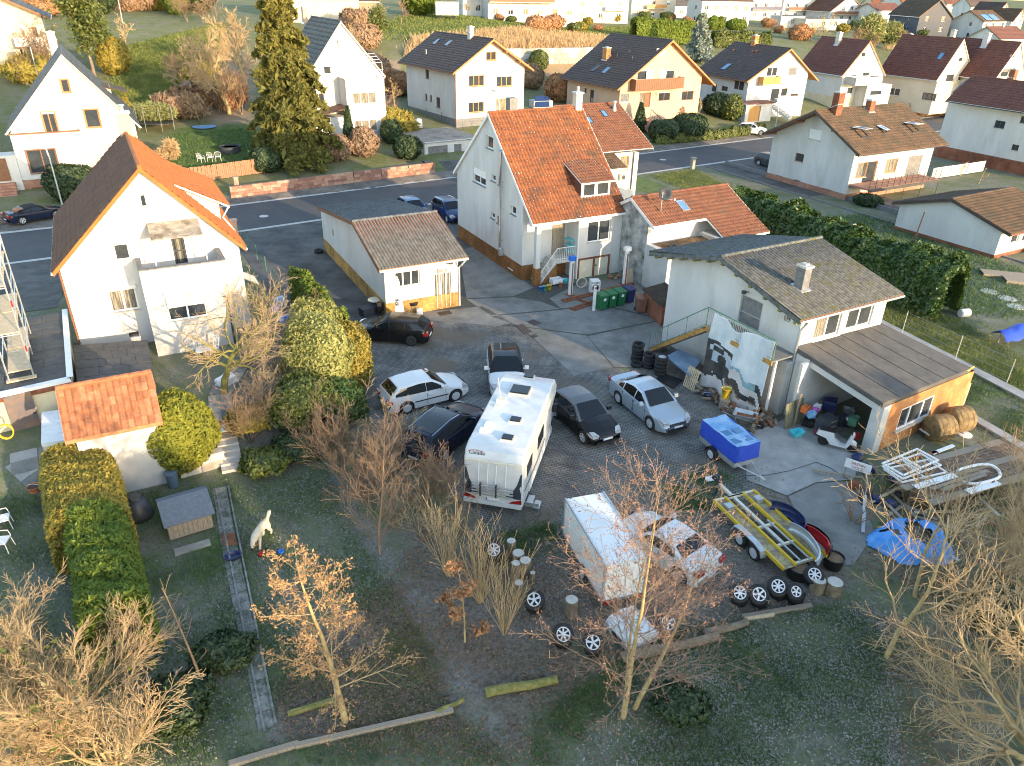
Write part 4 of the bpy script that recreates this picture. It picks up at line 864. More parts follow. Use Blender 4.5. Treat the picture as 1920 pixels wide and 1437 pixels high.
tm=[]
for k in range(3):
 b=MB();prof=[(0,.012),(.12*wt,.03),(.3*wt,.055),(.55*wt,.05),(.72*wt,.02),(.99*wt,.016)]
 vs=[]
 for s_,z_ in((0,.03),(lt*1.08,0)):
  for(x_,q_) in prof:vs.append(Vector((x_,0,0))+es*s_+nn*(q_+z_))
 for(x_,q_) in prof:vs.append(Vector((x_,0,0))+nn*(q_-.0))
 b.add(vs,[(i,i+1,7+i,6+i) for i in range(5)]+[(12+i,13+i,1+i,i) for i in range(5)])
 tm.append(b.mesh('roof_tile',[M['tile_shed'],mat('old_salmon_clay_tile_dark',(.20,.075,.035),(.31,.13,.065),.88,4,bump=.3),mat('old_salmon_clay_tile_light',(.30,.125,.06),(.42,.20,.105),.88,5,bump=.3)][k]))
for j in range(chn):
 for i in range(cwn):
  o=obj('roof_tile',tm[random.choice((0,0,0,1,2))],ro);o.location=(h.u0+i*wt,h.e0+es.y*lt*j,h.ze+es.z*lt*j+random.uniform(0,.012));o.rotation_euler=(0,0,random.uniform(-.02,.02))
rt_me=MB().tube([(0,0,0),(.42,0,.02)],.11,8).mesh('ridge_tile',M['tile_shed'])
for i in range(8):o=obj('ridge_tile',rt_me,h.t);o.location=(h.u0+i*.4,h.r,h.zr+.03)
# ------ houses across the street
def stairs(parent,p,d,n,rise,run,w,m,name='step'):
 """flight going down from p along d (world x/y unit)"""
 for k in range(n):
  c=Vector(p)+Vector((d[0],d[1],0))*run*(k+.5);b=MB();q=Vector((-d[1],d[0],0))*w/2;f=Vector((d[0],d[1],0))*run*.52
  z1=p[2]-rise*(k+1);b.add([c-q-f+Vector((0,0,-rise*k-rise)),c+q-f+Vector((0,0,-rise*k-rise)),c+q+f+Vector((0,0,-rise*k-rise)),c-q+f+Vector((0,0,-rise*k-rise))]+[c-q-f+Vector((0,0,-rise*k-rise-.4)),c+q-f+Vector((0,0,-rise*k-rise-.4)),c+q+f+Vector((0,0,-rise*k-rise-.4)),c-q+f+Vector((0,0,-rise*k-rise-.4))],[(0,1,2,3),(0,4,5,1),(1,5,6,2),(2,6,7,3),(3,7,4,0)]);b.build(name,M[m],parent)
def balcony(h,w,X0,Y0,X1,Y1,depth,m,slats=0,floor='stone_pale',base=False):
 a,b_=h.hit(w,X0,Y0,depth),h.hit(w,X1,Y1,depth);t0,t1,z0,z1=min(a[0],b_[0]),max(a[0],b_[0]),min(a[1],b_[1]),max(a[1],b_[1]);tf=h.wp(w)
 bm_=MB();bm_.box(t0,z0-.12,.01,t1,z0,depth,tf);o=bm_.build('balcony',M[floor],h.t)
 if slats:
  wd=(t1-t0)/slats
  for k in range(slats):q=MB();q.box(t0+k*wd+.012,z0+.005,depth-.03,t0+(k+1)*wd-.012,z1-.05,depth-.005,tf);q.build('slat',M[m],o)
  q=MB();q.box(t0,z1-.05,depth-.06,t1,z1,depth+.01,tf);q.build('rail',M[m],o)
 else:q=MB();q.box(t0,z0,depth-.06,t1,z1,depth,tf);q.build('parapet',M[m],o)
 for tt in(t0,t1-.04):q=MB();q.box(tt,z0,.02,tt+.04,z1,depth-.065,tf);q.build('side_panel',M[m],o)
 return o,(t0,t1,z0,z1)
h=House('oak_window_house','white house with dark ribbed roof, orange verge boards and oak windows across the street',(.67,100.,2.5),125.5,12.4,9.94,-.8,5.75,5.2,9.3,10.8,5.85,u0=-.9,u1=13.,roof='tile_dark',style='flat',cw=.33,ch=.42,verge='wood_verge',plinth=(.55,'stone_sill'),conv=(740,40,6),soffit='wood_verge',gutter='wood_brown')
for q,kw in(((1030,345,1145,438),dict(n=2)),((835,614,1010,726),dict(n=3)),((1148,582,1318,728),dict(n=3,shut=.3)),((830,890,1003,1018),dict(n=3,shut=.22)),((1140,876,1305,1000),dict(n=3,pane='curtain'))):h.win('L',*q,fm='wood_orange',sill='wood_brown',**kw)
for q in((345,540,386,648),(340,815,367,890),(395,828,419,905),(465,850,513,980)):h.win('B',*q,fm='wood_brown',sill='stone_sill')
h.done();h.skylight(470,235,'B',.7,1.1);h.skylight(607,252,'B',.7,1.1);h.chimney(855,160,'F',.6,.6,.9,'stone_pale')
b=MB();p=h.rhit(355,375,'B');b.lathe([(.06,-.2),(.06,.5),(.1,.5),(.1,.56)],8,tuple(p));h.part('vent_pipe',b,'steel')
h.pipe([(-.7,10.8,5.7),(-.06,10.03,5.0),(-.06,10.03,.1)],.06,'wood_brown')
b=MB()
for v_ in(1.2,3.2,7.3,9.2):b.box(-.88,v_,h.roofz(v_)-.32,0,v_+.14,h.roofz(v_)-.16)
h.part('purlin',b,'wood_verge');NORTH=h
h=House('peach_house','peach house numbered 72 with brown slatted balcony, brick chimney and red steps',(24.62,108.02,2),120.5,12.0,13.6,-2.0,4.0,6.34,9.63,14.5,4.15,u0=-.7,u1=12.6,wall='plaster_peach',roof='tile_dark',style='flat',cw=.33,ch=.42,verge='wood_verge',conv=(960,0,3.992),soffit='wood_verge',gutter='wood_brown')
h.win('L',1087,363,1145,417,shut=.96);h.win('L',943,532,1006,598);h.win('L',1150,527,1216,588);h.win('L',815,705,871,766,shut=.9,shm='stone_sill');h.win('L',1102,693,1180,752,n=2,fm='wood_brown',shut=.1);h.win('L',1275,686,1352,748,n=2,fm='wood_brown');h.win('L',960,697,1030,802,n=2,door=True,fm='wood_brown',pane=['wood_brown','curtain'])
h.win('B',585,670,608,772,door=True,fm='wood_brown');h.win('B',537,655,556,705)
h.done();balcony(h,'L',930,598,1285,655,1.2,'wood_brown',slats=26,floor='wood_brown')
for q in((1008,528,1048,602),(1112,528,1148,600)):
 a,c_=h.hit('L',q[0],q[1]),h.hit('L',q[2],q[3]);b=MB();b.box(min(a[0],c_[0]),c_[1],.01,max(a[0],c_[0]),a[1],.05,h.wp('L'));h.part('shutter',b,'white')
a=h.hit('L',1075,716);o=text('72',.5,'black','house_number',h.t,(-.03,a[0],a[1]),(R(90),0,R(-90)))
h.chimney(705,440,'B',.9,.7,1.3,'brick_orange');h.skylight(622,517,'B',.8,1.3,m='carglass');h.skylight(705,530,'B',.8,1.3,m='glass_blue')
for q in((785,430),(880,400),(900,450),(640,455)):
 p=h.rhit(*q,'B');b=MB();b.lathe([(.08,-.2),(.08,.35),(.13,.35),(.13,.42)],8,tuple(p));h.part('vent_pipe',b,'darkmetal')
sx=h.hit('L',1000,815,1.4);p=h.wld((-1.2,sx[0],.62));dv=(-h.c,-h.s)
stp=thing('garden_steps','red clinker garden steps rising to the door of the peach house','steps',(0,0,0));stairs(stp,p,dv,12,.17,.42,2.0,'sandstone')
b=MB();b.tube([p+Vector((h.s*1.1,-h.c*1.1,.9)),p+Vector((dv[0]*3.2+h.s*1.1,dv[1]*3.2-h.c*1.1,-.3))],.04,5)
for k in range(8):q=p+Vector((h.s*1.1+dv[0]*.45*k,-h.c*1.1+dv[1]*.45*k,-.17*k));b.tube([q,q+Vector((0,0,.9))],.03,5)
b.build('railing',M['black'],stp);P72=h
h=House('porch_house','white house with maroon-brown roof, orange verges, outside stair and ochre balcony',(42.01,117.09,2),114.3,11.0,10.6,-1.7,4.0,4.4,8.25,11.3,4.15,u0=-.5,u1=12.0,roof='tile_dark',style='flat',cw=.33,ch=.42,verge='wood_verge',conv=(1440,0,3.992),soffit='wood_verge',gutter='wood_brown')
for q,kw in(((160,507,206,566),dict(shut=.9,shm='stone_sill')),((105,660,143,722),{}),((178,660,223,720),dict(fm='wood_brown',shut=.7)),((0,507,66,572),dict(n=2)),((30,665,75,770),dict(door=True))):h.win('L',*q,**kw)
h.conv=(960,0,3.992)
for q in((1500,628,1526,692),(1570,642,1611,688),(1668,602,1692,672),(1702,608,1730,680),(1662,705,1704,745)):h.win('B',*q,fm='wood_brown',sill=None)
h.done();h.conv=(1440,0,3.992);balcony(h,'L',-30,580,92,630,1.1,'wood_orange',slats=10);h.conv=(960,0,3.992);h.skylight(1605,503,'B',1.,1.5);h.chimney(1815,330,'F',.8,.7,1.1,'brick_orange')
for q in((1655,392),(1795,400),(1825,400)):
 p=h.rhit(*q,'B');b=MB();b.lathe([(.1,-.2),(.1,.3),(.16,.3),(.16,.4)],8,tuple(p));h.part('vent_pipe',b,'rust')
h.conv=(1440,0,3.992);q=h.hit('L',40,770,1.5);p=h.wld((-1.0,q[0],q[1]));st3=thing('outside_stair','grey outside stair in front of the maroon-roofed porch house','stairs');stairs(st3,p,(h.s*.5-h.c*.85,-h.c*.5-h.s*.85),9,.18,.35,1.6,'stone_pale')
g3=House('small_garage','small flat garage with brown gate beside the white parked car',tuple(G(1395,230)[:2]),28.7,5,4,-.3,2.5,2,2.56,4.3,2.5,tiles=False,wall='plaster',roof='tile_maroon',verge='white',cat='garage',gutter=None);g3.wint('F',.6,.02,2.8,2.1,door=True,fm='wood_orange',pane='wood_orange');g3.done()
h=House('steep_house','white house with steep maroon roof and corner balcony, between two brown-roofed houses',(57.21,126.61,2),115.,9.5,8.5,-.3,4.0,4.6,8.9,8.9,4.1,u0=-.2,u1=9.7,roof='tile_maroon',style='flat',cw=.33,ch=.4,wall='plaster',verge='wood_verge',conv=(1440,0,3.992),plinth=(1.0,'plaster_yellow'),gutter='steel')
for q,kw in(((705,392,730,430),{}),((720,515,758,572),dict(shut=.5)),((640,515,665,575),dict(shut=.8)),((600,655,632,705),{}),((675,655,700,712),{})):h.win('L',*q,**kw)
h.win('B',385,755,420,785,sill=None);h.done();h.chimney(522,325,'B',.7,.6,1.5,'stone_pale')
balcony(h,'L',665,585,850,630,2.2,'stone_pale');b=MB();a=h.hit('L',750,640,2.2);c_=h.hit('L',900,770,2.2);b.box(min(a[0],c_[0]),-1,.02,max(a[0],c_[0]),a[1],2.1,h.wp('L'));bo=h.part('bay',b,'plaster')
a,c_=h.hit('L',768,668,2.1),h.hit('L',845,712,2.1);h.make_win('L',min(a[0],c_[0]),c_[1],max(a[0],c_[0]),a[1],parent=bo,tf=lambda t,z,d,f=h.wp('L'):f(t,z,d+2.24),shut=.3)
h=House('bay_window_house','cream house with broad maroon roof, single blue skylight and corner bay window',(71.30,126.87,2),119.5,9.8,8.5,-.3,3.9,4.9,9.45,8.9,3.75,u0=-.1,u1=10.4,roof='tile_maroon',style='flat',cw=.33,ch=.4,wall='plaster_cream',verge='plaster_cream',conv=(1440,0,3.992),gutter='steel')
for q in((1345,547,1387,612),(1437,545,1476,602),(1435,428,1456,462)):h.win('L',*q,n=1,shut=.2)
h.win('B',912,655,978,722,n=2);h.win('B',1162,692,1250,758,n=3,fm='darkmetal');h.done();h.skylight(1295,423,'B',.8,1.2);h.chimney(1062,290,'F',.5,.5,.6,'stone_pale');h.chimney(1375,300,'F',.6,.5,1.3,'plaster_cream')
h=House('yellow_shutter_house','cream gable house behind the bay window house, grey shutters and pale chimney',(77.93,124.07,2),118.7,9,7.2,0,4.2,4.0,9.3,7.9,4.2,u0=-.1,u1=9.2,roof='tile_maroon',style='flat',cw=.33,ch=.4,wall='plaster_cream',verge='plaster_cream',conv=(1440,0,3.992))
for q in((1755,517,1796,577),(1805,514,1846,572),(1822,410,1844,437)):h.win('L',*q,shut=.4,shm='stone_sill')
h.done();h.chimney(1625,335,'B',.8,.7,1.5,'plaster')
h=House('broad_white_house','broad white house with maroon tiled roof and brick plinth at the right edge',(63.8,82.75,.5),118.4,15.9,6.1,-.8,5.4,3.8,8.63,7.35,6.07,u0=-.5,u1=15.5,roof='tile_maroon',style='barrel',cw=.3,ch=.4,verge='wood_brown',plinth=(.9,'brick_red'),conv=(1440,0,3.992),gutter='darkmetal')
for q in((1705,900,1763,968),(1830,1080,1868,1132),(1898,870,1940,930)):h.win('B',*q,fm='darkmetal',n=2)
h.done();h.chimney(1820,610,'F',.6,.6,1.2,'brick_red')
h=House('terrace_house','white house with mossy brown roof, three opened roof windows and a railed terrace',(31.48,71.59,.3),29.2,11.73,10.13,-1.54,4.44-.5,4.34,7.35,10.4,4.3,u0=-1.4,u1=11.5,roof='tile_brown_old',style='flat',cw=.3,ch=.4,verge='tile_dark',conv=(1430,170,5.132),plinth=(.28,'sandstone'),soffit='wood_brown',gutter='darkmetal')
h.ze=4.35
h.win('L',455,364,553,485,shut=.97);h.win('L',322,597,385,695,fm='wood_brown');h.win('L',130,810,182,845,sill=None,fm='wood_brown');h.win('L',300,852,358,885,sill=None,pane='curtain');h.win('L',583,937,660,985,n=2,sill=None,pane='curtain')
h.win('F',920,700,990,830,fm='wood_orange',n=1,pane='curtain');h.win('F',995,690,1062,892,fm='wood_orange',door=True);h.win('F',1198,664,1275,785,fm='wood_orange',pane='curtain');h.win('F',1412,635,1486,830,shut=.97,shm='stone_sill',sill=None)
h.done();h.skylight(935,408,'F',1.0,1.5,lift=.5);h.skylight(1145,380,'F',.6,1.1,lift=.25);h.skylight(1425,360,'F',1.0,1.5,lift=.5)
h.chimney(1025,195,'F',.7,.6,.95,'brick_red');h.chimney(715,160,'B',.8,.7,1.3,'brick_red')
b=MB()
for u_ in(-1.3,):
 for v_ in(-1.2,2.0,6.5,9.8):b.box(u_,v_,h.roofz(v_)-.36,0,v_+.16,h.roofz(v_)-.16)
h.part('purlin',b,'wood_brown')
tt=thing('terrace_deck','raised terrace deck with thin dark railing below the three-skylight house','terrace',tuple(h.pos),h.yaw);zd=1.25
b=MB();b.box(.1,-2.3,zd-.15,10.5,-.02,zd);b.build('deck',M['sandstone'],tt)
for k in range(13):b=MB();x_=.12+k*.86;b.tube([(x_,-2.25,-1.4 if k%3==0 else zd),(x_,-2.25,zd+.95)],.03,5);b.build('post',M['darkmetal'],tt)
for z_ in(.25,.5,.75,.95):b=MB();b.tube([(.1,-2.25,zd+z_),(10.5,-2.25,zd+z_)],.015,4);b.build('rail',M['darkmetal'],tt)
b=MB();b.box(.1,-2.35,zd-.3,10.5,-2.28,zd-.02);b.build('fascia',M['darkmetal'],tt)
TERR=h
h=House('low_bungalow','low white outbuilding with brown hipped-looking roof and orange ridge at the right edge',(36.4,54.81,0),30.,8.0,8.58,-.81,2.2,4.28,3.62,9.13,2.2,u0=-.3,u1=8.3,roof='tile_brown_old',style='barrel',cw=.24,ch=.36,verge='tile_dark',plinth=(.32,'brick_red'),soffit='wood_brown',conv=(1440,340,3.992),gutter='wood_brown',cat='outbuilding')
h.win('F',1835,397,1866,457,sill='white');h.wint('F',3.2,.9,4.4,1.7,n=2);h.done()
h=House('double_garage','double garage with flat gravelled roof and two grey-green doors across the street',(-10,82.67,.3),32.2,6.4,7.0,-.12,2.2,3.5,2.26,7.1,2.2,u0=-.1,u1=6.5,tiles=False,wall='plaster',roof='gravelroof',soffit='gravelroof',verge='stone_pale',gutter='steel',conv=(480,0,3.992),cat='garage')
h.win('F',1288,1100,1438,1222,door=True,fm='stone_pale',pane='door_grey' if 'door_grey' in M else 'stone_sill',fw_=.04);h.win('F',1482,1082,1540,1208,door=True,fm='stone_pale',pane='stone_sill',fw_=.04);h.done()
h=House('pergola_villa','cream-white villa with steep slate-grey roof, bay tower and terrace pergola behind the spruce',(-15.26,89.44,2),121.,9.9,8.2,-.25,6.3,4.35,11.8,8.5,6.6,u0=-.2,u1=10.1,wall='plaster',roof='tile_black',style='flat',cw=.4,ch=.5,verge='stone_pale',conv=(480,0,3.992),gutter='steel')
h.win('L',503,487,568,556,shut=.2);h.win('L',605,300,625,356,sill=None);h.win('L',690,468,746,566,door=True,fm='creamwood',pane='creamwood');h.win('L',425,700,520,778,n=2,sm='white');h.win('B',380,560,400,640)
b0,b1=h.hit('L',667,600,2.2),h.hit('L',958,590,2.2);h.done()
va,vb,zt_=min(b0[0],b1[0]),max(b0[0],b1[0]),max(b0[1],b1[1])
tfb=lambda t,z,d:(-2.2-d,t,z);hs=[]
for q in((722,697,905,775),(735,905,912,978)):a,c_=h.hit('L',q[0],q[1],2.2),h.hit('L',q[2],q[3],2.2);hs.append((min(a[0],c_[0]),c_[1],max(a[0],c_[0]),a[1]))
b=MB();panel(b,[(va,-1.5),(vb,-1.5),(vb,zt_),(va,zt_)],hs,tfb);b.quad((-2.2,vb,-1.5),(0,vb,-1.5),(0,vb,zt_),(-2.2,vb,zt_));b.quad((-2.2,va,-1.5),(0,va,-1.5),(0,va,zt_),(-2.2,va,zt_));b.quad((-2.2,va,zt_-.6),(0,va,zt_-.6),(0,vb,zt_-.6),(-2.2,vb,zt_-.6));bo=h.part('bay',b,'plaster')
h.make_win('L',*hs[0],n=3,sm='white',tf=tfb,parent=bo,pane='curtain');h.make_win('L',*hs[1],n=3,tf=tfb,parent=bo,pane='curtain')
for z_ in(zt_+.002,2.75):b=MB();b.box(-2.3,va-.1,z_,-2.1,vb+.1,z_+.1);b.box(-2.1,vb-.02,z_,0,vb+.1,z_+.1);b.build('cornice',M['stone_pale'],bo,kind='stuff')
b=MB()
for v_ in np.linspace(va+.1,vb-.1,7):b.tube([(-2.1,v_,zt_+1.6),(-.05,v_,zt_+2.3)],.03,4)
for v_ in(va+.1,vb-.1):b.tube([(-2.1,v_,zt_),(-2.1,v_,zt_+1.6)],.03,4)
for k in range(4):b.tube([(-2.1+k*.68,va+.1,zt_+1.6+k*.233),(-2.1+k*.68,vb-.1,zt_+1.6+k*.233)],.025,4)
b.tube([(-2.15,va,zt_+.5),(-2.15,vb,zt_+.5)],.02,4);b.tube([(-2.15,va,zt_+.9),(-2.15,vb,zt_+.9)],.02,4)
h.part('pergola',b,'whitepaint');h.chimney(370,150,'B',.7,.6,1.3,'plaster_peach')
b=MB();b.box(-2.4,vb+.1,-1.5,0,vb+4.3,2.6);lo=h.part('side_wing',b,'plaster')
b=MB();b.prism([(vb+.05,3.6),(vb+4.6,2.7),(vb+4.6,2.6),(vb+.05,3.5)],-2.9,.2,'x');ro=h.part('wing_roof',b,'tile_brown');a,c_=h.hit('L',490,930,2.4),h.hit('L',588,1000,2.4)
h.make_win('L',min(a[0],c_[0]),c_[1],max(a[0],c_[0]),a[1],n=2,tf=lambda t,z,d:(-2.4-d-.14,t,z),parent=lo,pane='curtain')
vx=(-.6*-.877,-.6*-.48)
h=House('corner_villa','cream gabled house with dark slate roof, roof terrace bay and brown garage door, top left',(-36.15+vx[0],71.82+vx[1],1),118.7,11,9.9,-.4,4.3,4.6,10.54,10.3,4.35,u0=-.2,u1=11.2,wall='plaster_cream',roof='tile_black',style='flat',cw=.5,ch=.55,verge='plaster_cream',conv=(0,0,3.992),gutter='steel',wmin=-1.6)
for q,kw in(((447,597,530,692),dict(fm='wood_verge')),((305,842,442,992),dict(n=2,fm='wood_verge',shut=.1)),((622,822,760,952),dict(fm='wood_verge',pane='glass'))):h.win('L',*q,sill='wood_verge',trim=1,**kw)
c0,c1=h.hit('L',72,1015,1.8),h.hit('L',592,985,1.8);va,vb,zp=min(c0[0],c1[0]),max(c0[0],c1[0]),(c0[1]+c1[1])/2
h.done();tfb=lambda t,z,d:(-1.8-d,t,z);a,c_=h.hit('L',188,1128,1.8),h.hit('L',452,1285,1.8);hb=(min(a[0],c_[0]),c_[1],max(a[0],c_[0]),a[1])
a,c_=h.hit('L',240,1405,1.8),h.hit('L',460,1505,1.8);hg=(min(a[0],c_[0]),-1.3,max(a[0],c_[0]),a[1])
b=MB();panel(b,[(va,.62),(vb,.62),(vb,zp),(va,zp)],[hb],tfb);b.quad((-1.8,vb,-1.6),(0,vb,-1.6),(0,vb,zp),(-1.8,vb,zp));b.quad((-1.8,va,-1.6),(0,va,-1.6),(0,va,zp),(-1.8,va,zp));b.quad((-1.8,va,zp-.9),(0,va,zp-.9),(0,vb,zp-.9),(-1.8,vb,zp-.9));bo=h.part('bay',b,'plaster')
h.make_win('L',*hb,n=2,fm='wood_brown',trim=1,tf=tfb,parent=bo,sill='wood_brown')
b=MB();b.box(-1.9,va-.1,zp+.002,-1.6,vb+.1,zp+.1);b.build('coping',M['wood_brown'],bo)
b=MB();panel(b,[(va-2.2,-1.6),(vb,-1.6),(vb,.6),(va-2.2,.6)],[hg],lambda t,z,d:(-1.83-d,t,z));b.build('stone_base',M['sandstone'],bo)
b=MB();b.box(hg[0],hg[1],-.12,hg[2],hg[3],-.07,lambda t,z,d:(-1.83-d,t,z));b.build('garage_door',M['wood_brown'],bo)
b=MB();b.box(-1.82,vb+.02,-1.6,-.02,vb+2.2,2.8);po=h.part('entrance_wing',b,'plaster');b=MB();b.box(-1.9,vb+.8,.7,-1.84,vb+1.8,2.6);b.build('door',M['wood_brown'],po)
st_=thing('entrance_stair','red-brown entrance stair left of the corner villa garage door','stairs');p=h.wld((-1.9,vb+1.3,.75));stairs(st_,p,(-h.c,-h.s),10,.19,.3,1.5,'sandstone')
b=MB();b.box(6.5,1.2,5.2,9.5,3.2,7.0);o=h.part('dormer',b,'plaster_cream');b=MB();b.prism([(-.2,6.6),(3.4,7.6),(3.4,7.5),(-.2,6.5)],6.2,9.8,'x');b.build('dormer_roof',M['tile_brown_old'],o)
h.chimney(400,340,'B',.9,.8,1.3,'plaster_cream');p=h.rhit(280,560,'B');b=MB();b.tube([p,p+Vector((0,0,2.6))],.04,5);b.tube([p+Vector((-.4,0,2.4)),p+Vector((.4,0,2.4))],.02,4);h.part('aerial',b,'steel')
q=G(100,122);h=House('balcony_house','cream house with metal-railed balcony and dark grey roof in the top left corner',(q.x,q.y),118.7,10,14,-1,5.6,6.5,9.2,14,5.6,u0=-1.2,u1=10.5,wall='plaster_cream',roof='tile_black',style='flat',cw=.5,ch=.55,conv=(0,0,5.287),verge='wood_brown',gutter='steel',wmin=-3)
h.win('L',310,270,385,370,fm='wood_brown',n=2);h.win('L',195,490,262,645,door=True,fm='wood_brown');h.win('L',340,500,420,620,n=2,fm='darkmetal');h.done()
balcony(h,'L',130,375,440,462,1.4,'steel',slats=8,floor='wood_brown')
# ------ rows of houses further up the hill
def far(name,label,x0,y0,x1,D,he,hr,gable,wall,roof,cols,rows,yaw=28.7,shut=.0,cat='house',fm='white',ov=.5,balc=None,flat=False,dz=0.,chim=0,sills=False):
 g=G(x0,y0);dep=(g-EYE).dot(fw);Wd=(x1-x0)*dep/F_PX/.86
 uu=Vector((math.cos(R(yaw)),math.sin(R(yaw)),0))
 kw=dict(wall=wall,roof=roof,style='far',cw=.45,ch=.6,gutter=None,wmin=-4,verge='wood_brown' if not flat else 'white',tiles=not flat,cat=cat)
 if gable:p=g+uu*Wd;h=House(name,label,(p.x,p.y,g.z+dz),yaw+90,D,Wd,-ov,he-ov*(hr-he)/(Wd/2),Wd/2,hr,Wd+ov,he-ov*(hr-he)/(Wd/2),u0=-ov,u1=D+ov,**kw);w='L'
 elif flat:h=House(name,label,(g.x,g.y,g.z+dz),yaw,Wd,D,-.15,he,D/2,he+.05,D+.15,he,u0=-.15,u1=Wd+.15,**kw);w='F'
 else:h=House(name,label,(g.x,g.y,g.z+dz),yaw,Wd,D,-ov,he-ov*(hr-he)/(D/2),D/2,hr,D+ov,he-ov*(hr-he)/(D/2),u0=-ov,u1=Wd+ov,**kw);w='F'
 rh=he/rows if not gable else he/max(rows-1,1) if hr-he>3 and rows>1 else he/rows
 for r_ in range(rows):
  for c_ in range(cols):
   tc=Wd*(c_+.5)/cols;z0=.9+r_*2.7
   top=(he if not gable else he+(hr-he)*(1-abs(tc-Wd/2)/(Wd/2)))-.45
   if z0+1.15>top:continue
   h.wint(w,tc-.55,z0,tc+.55,z0+1.2,n=2,fm=fm,shut=shut if(r_+c_)%2 else 0,sill='stone_pale' if sills else None,pane='glass' if(r_+c_)%3 else 'curtain')
   if w=='F' and r_<2 and c_==0 and D>7:h.wint('L',D*.35,z0,D*.35+.9,z0+1.1,n=1,fm=fm,sill=None)
   if w=='L' and c_==0 and D>7:h.wint('B',D*.3,z0,D*.3+.9,z0+1.1,n=1,fm=fm,sill=None)
 h.done()
 if balc:
  tf=h.wp(w);t0,t1,z0,m=balc;b=MB();b.box(t0*Wd,z0,.02,t1*Wd,z0+.15,1.3,tf);o=b.build('balcony',M['stone_pale'],h.t);b=MB();b.box(t0*Wd,z0+.16,1.24,t1*Wd,z0+1.05,1.3,tf);b.build('parapet',M[m],o)
 if chim and not flat:
  b=MB();zc=hr
  if gable:b.box(D*.5,Wd/2-.3,hr-.6,D*.5+.6,Wd/2+.3,hr+1.0)
  else:b.box(Wd*.5,D/2-.3,hr-.6,Wd*.5+.6,D/2+.3,hr+1.0)
  h.part('chimney',b,'brick_orange' if chim==1 else 'plaster')
 return h
M['mortar_awning']=mat('yellow_awning',(.60,.38,.10),None,.8)
far('hillside_house','white hillside house with brown timber balcony and dark window strip above lawn',915,37,1066,9,6.2,8.5,0,'plaster','tile_brown',6,2,balc=(0,.72,3.1,'wood_brown'),yaw=16,shut=.3)
far('blank_house','tall pale grey house with blank wall and white balcony stair on the hill',1072,42,1172,9,7.5,9.5,0,'plaster','tile_dark',3,2,yaw=20,balc=(.55,.95,2.7,'whitepaint'))
far('awning_house','cream hill house with orange-yellow awnings behind the tall clipped hedge',1182,36,1262,9,6.5,9,0,'plaster_cream','tile_brown',3,2,yaw=20,shut=.5,balc=(.3,.75,2.7,'wood_orange'))
far('dark_roof_house','small white house with dark grey roof between awning house and twin-window house',1264,33,1312,8,3.4,6.0,0,'plaster','tile_black',2,1,yaw=20)
far('twin_window_house','tall white house with pairs of narrow windows and round clipped shrubs in front',1312,47,1402,8,6.0,8.4,0,'plaster','tile_dark',5,2,yaw=18)
far('blue_balcony_house','white house with dark blue balcony fronts and terrace furniture on the hill',1404,38,1462,9,6.4,8.6,0,'plaster','tile_dark',3,2,yaw=20,balc=(.0,.95,2.8,'navyplastic'))
far('long_balcony_house','white apartment house with long orange-brown balcony on the hill',1464,38,1535,9,6.6,8.8,0,'plaster','tile_brown',4,2,yaw=20,balc=(.1,.8,2.8,'wood_brown'))
far('white_block','plain white house with dark roof edge left of the brown gable house',1530,34,1568,9,6.4,8.4,0,'plaster','tile_dark',2,2,yaw=20)
far('flat_annex','low white flat-roofed annex with one dark window above the terrace garden',1462,52,1508,5,3.0,3,0,'plaster','felt',1,1,flat=True,yaw=20)
far('flat_annex','long low cream annex right of the white flat-roofed annex',1508,56,1556,5,2.8,3,0,'plaster_cream','felt',2,1,flat=True,yaw=20)
far('brown_gable_house','white gabled house with brown-orange roof, solar panel and wide balcony behind bamboo',1552,44,1622,11,3.6,8.2,1,'plaster','tile_red',4,2,yaw=22,balc=(.1,.95,2.4,'wood_brown'),chim=2)
far('pergola_terrace','flat white pergola terrace below the brown gable house',1532,56,1590,4,2.6,3,0,'plaster','plaster',4,1,flat=True,yaw=22,cat='terrace')
far('red_eave_house','white house with red-brown eave roof and three small windows left of slate house',1640,50,1696,9,4.6,6.4,0,'plaster','tile_maroon',4,1,yaw=24)
far('red_roof_house','house with bright red tiled roof partly behind the dark slate house',1686,40,1740,10,5.5,9.5,0,'plaster','tile_orange',3,2,yaw=24,chim=1)
far('small_red_house','small cream house with red roof just above the red-eave house',1636,24,1662,7,3.5,6,0,'plaster_cream','tile_orange',2,1,yaw=24,chim=2)
h=far('slate_house','house clad in dark slate with brown roof and two white gable windows',1716,66,1770,16,5.0,9.0,1,'slate_dark','tile_brown_old',2,2,yaw=5,fm='white',chim=2)
far('beige_wing','beige side wing of the slate house with a dish on its corner',1768,64,1818,7,4.2,5,0,'plaster_cream','felt',1,1,flat=True,yaw=8,cat='annex')
h=far('solar_house','white house with two blue solar panels on brown roof and small balcony',1834,78,1890,9,5.2,7.6,0,'plaster','tile_brown_old',3,2,yaw=30,balc=(.0,.3,2.6,'wood_orange'))
for k in(0,1):
 b=MB();p=Vector((h.L*(.12+.36*k),.2,h.roofz(.2)+.12));q=Vector((h.L*(.12+.36*k),2.4,h.roofz(2.4)+.12));w_=Vector((h.L*.3,0,0));up=Vector((0,0,.08));b.add([p,p+w_,q+w_,q,p+up,p+w_+up,q+w_+up,q+up],[(4,5,6,7),(0,1,5,4),(1,2,6,5),(2,3,7,6),(3,0,4,7)]);h.part('solar_panel',b,'glass_blue')
far('hidden_roof_house','red-roofed house behind the cream gable houses near the right edge',1868,100,1935,9,3.5,6,0,'plaster','tile_maroon',3,1,yaw=24,chim=2)
far('edge_house','brown-roofed white gable house at the right edge below the wood',1888,70,1935,9,4.5,7.5,1,'plaster','tile_brown_old',2,2,yaw=40)
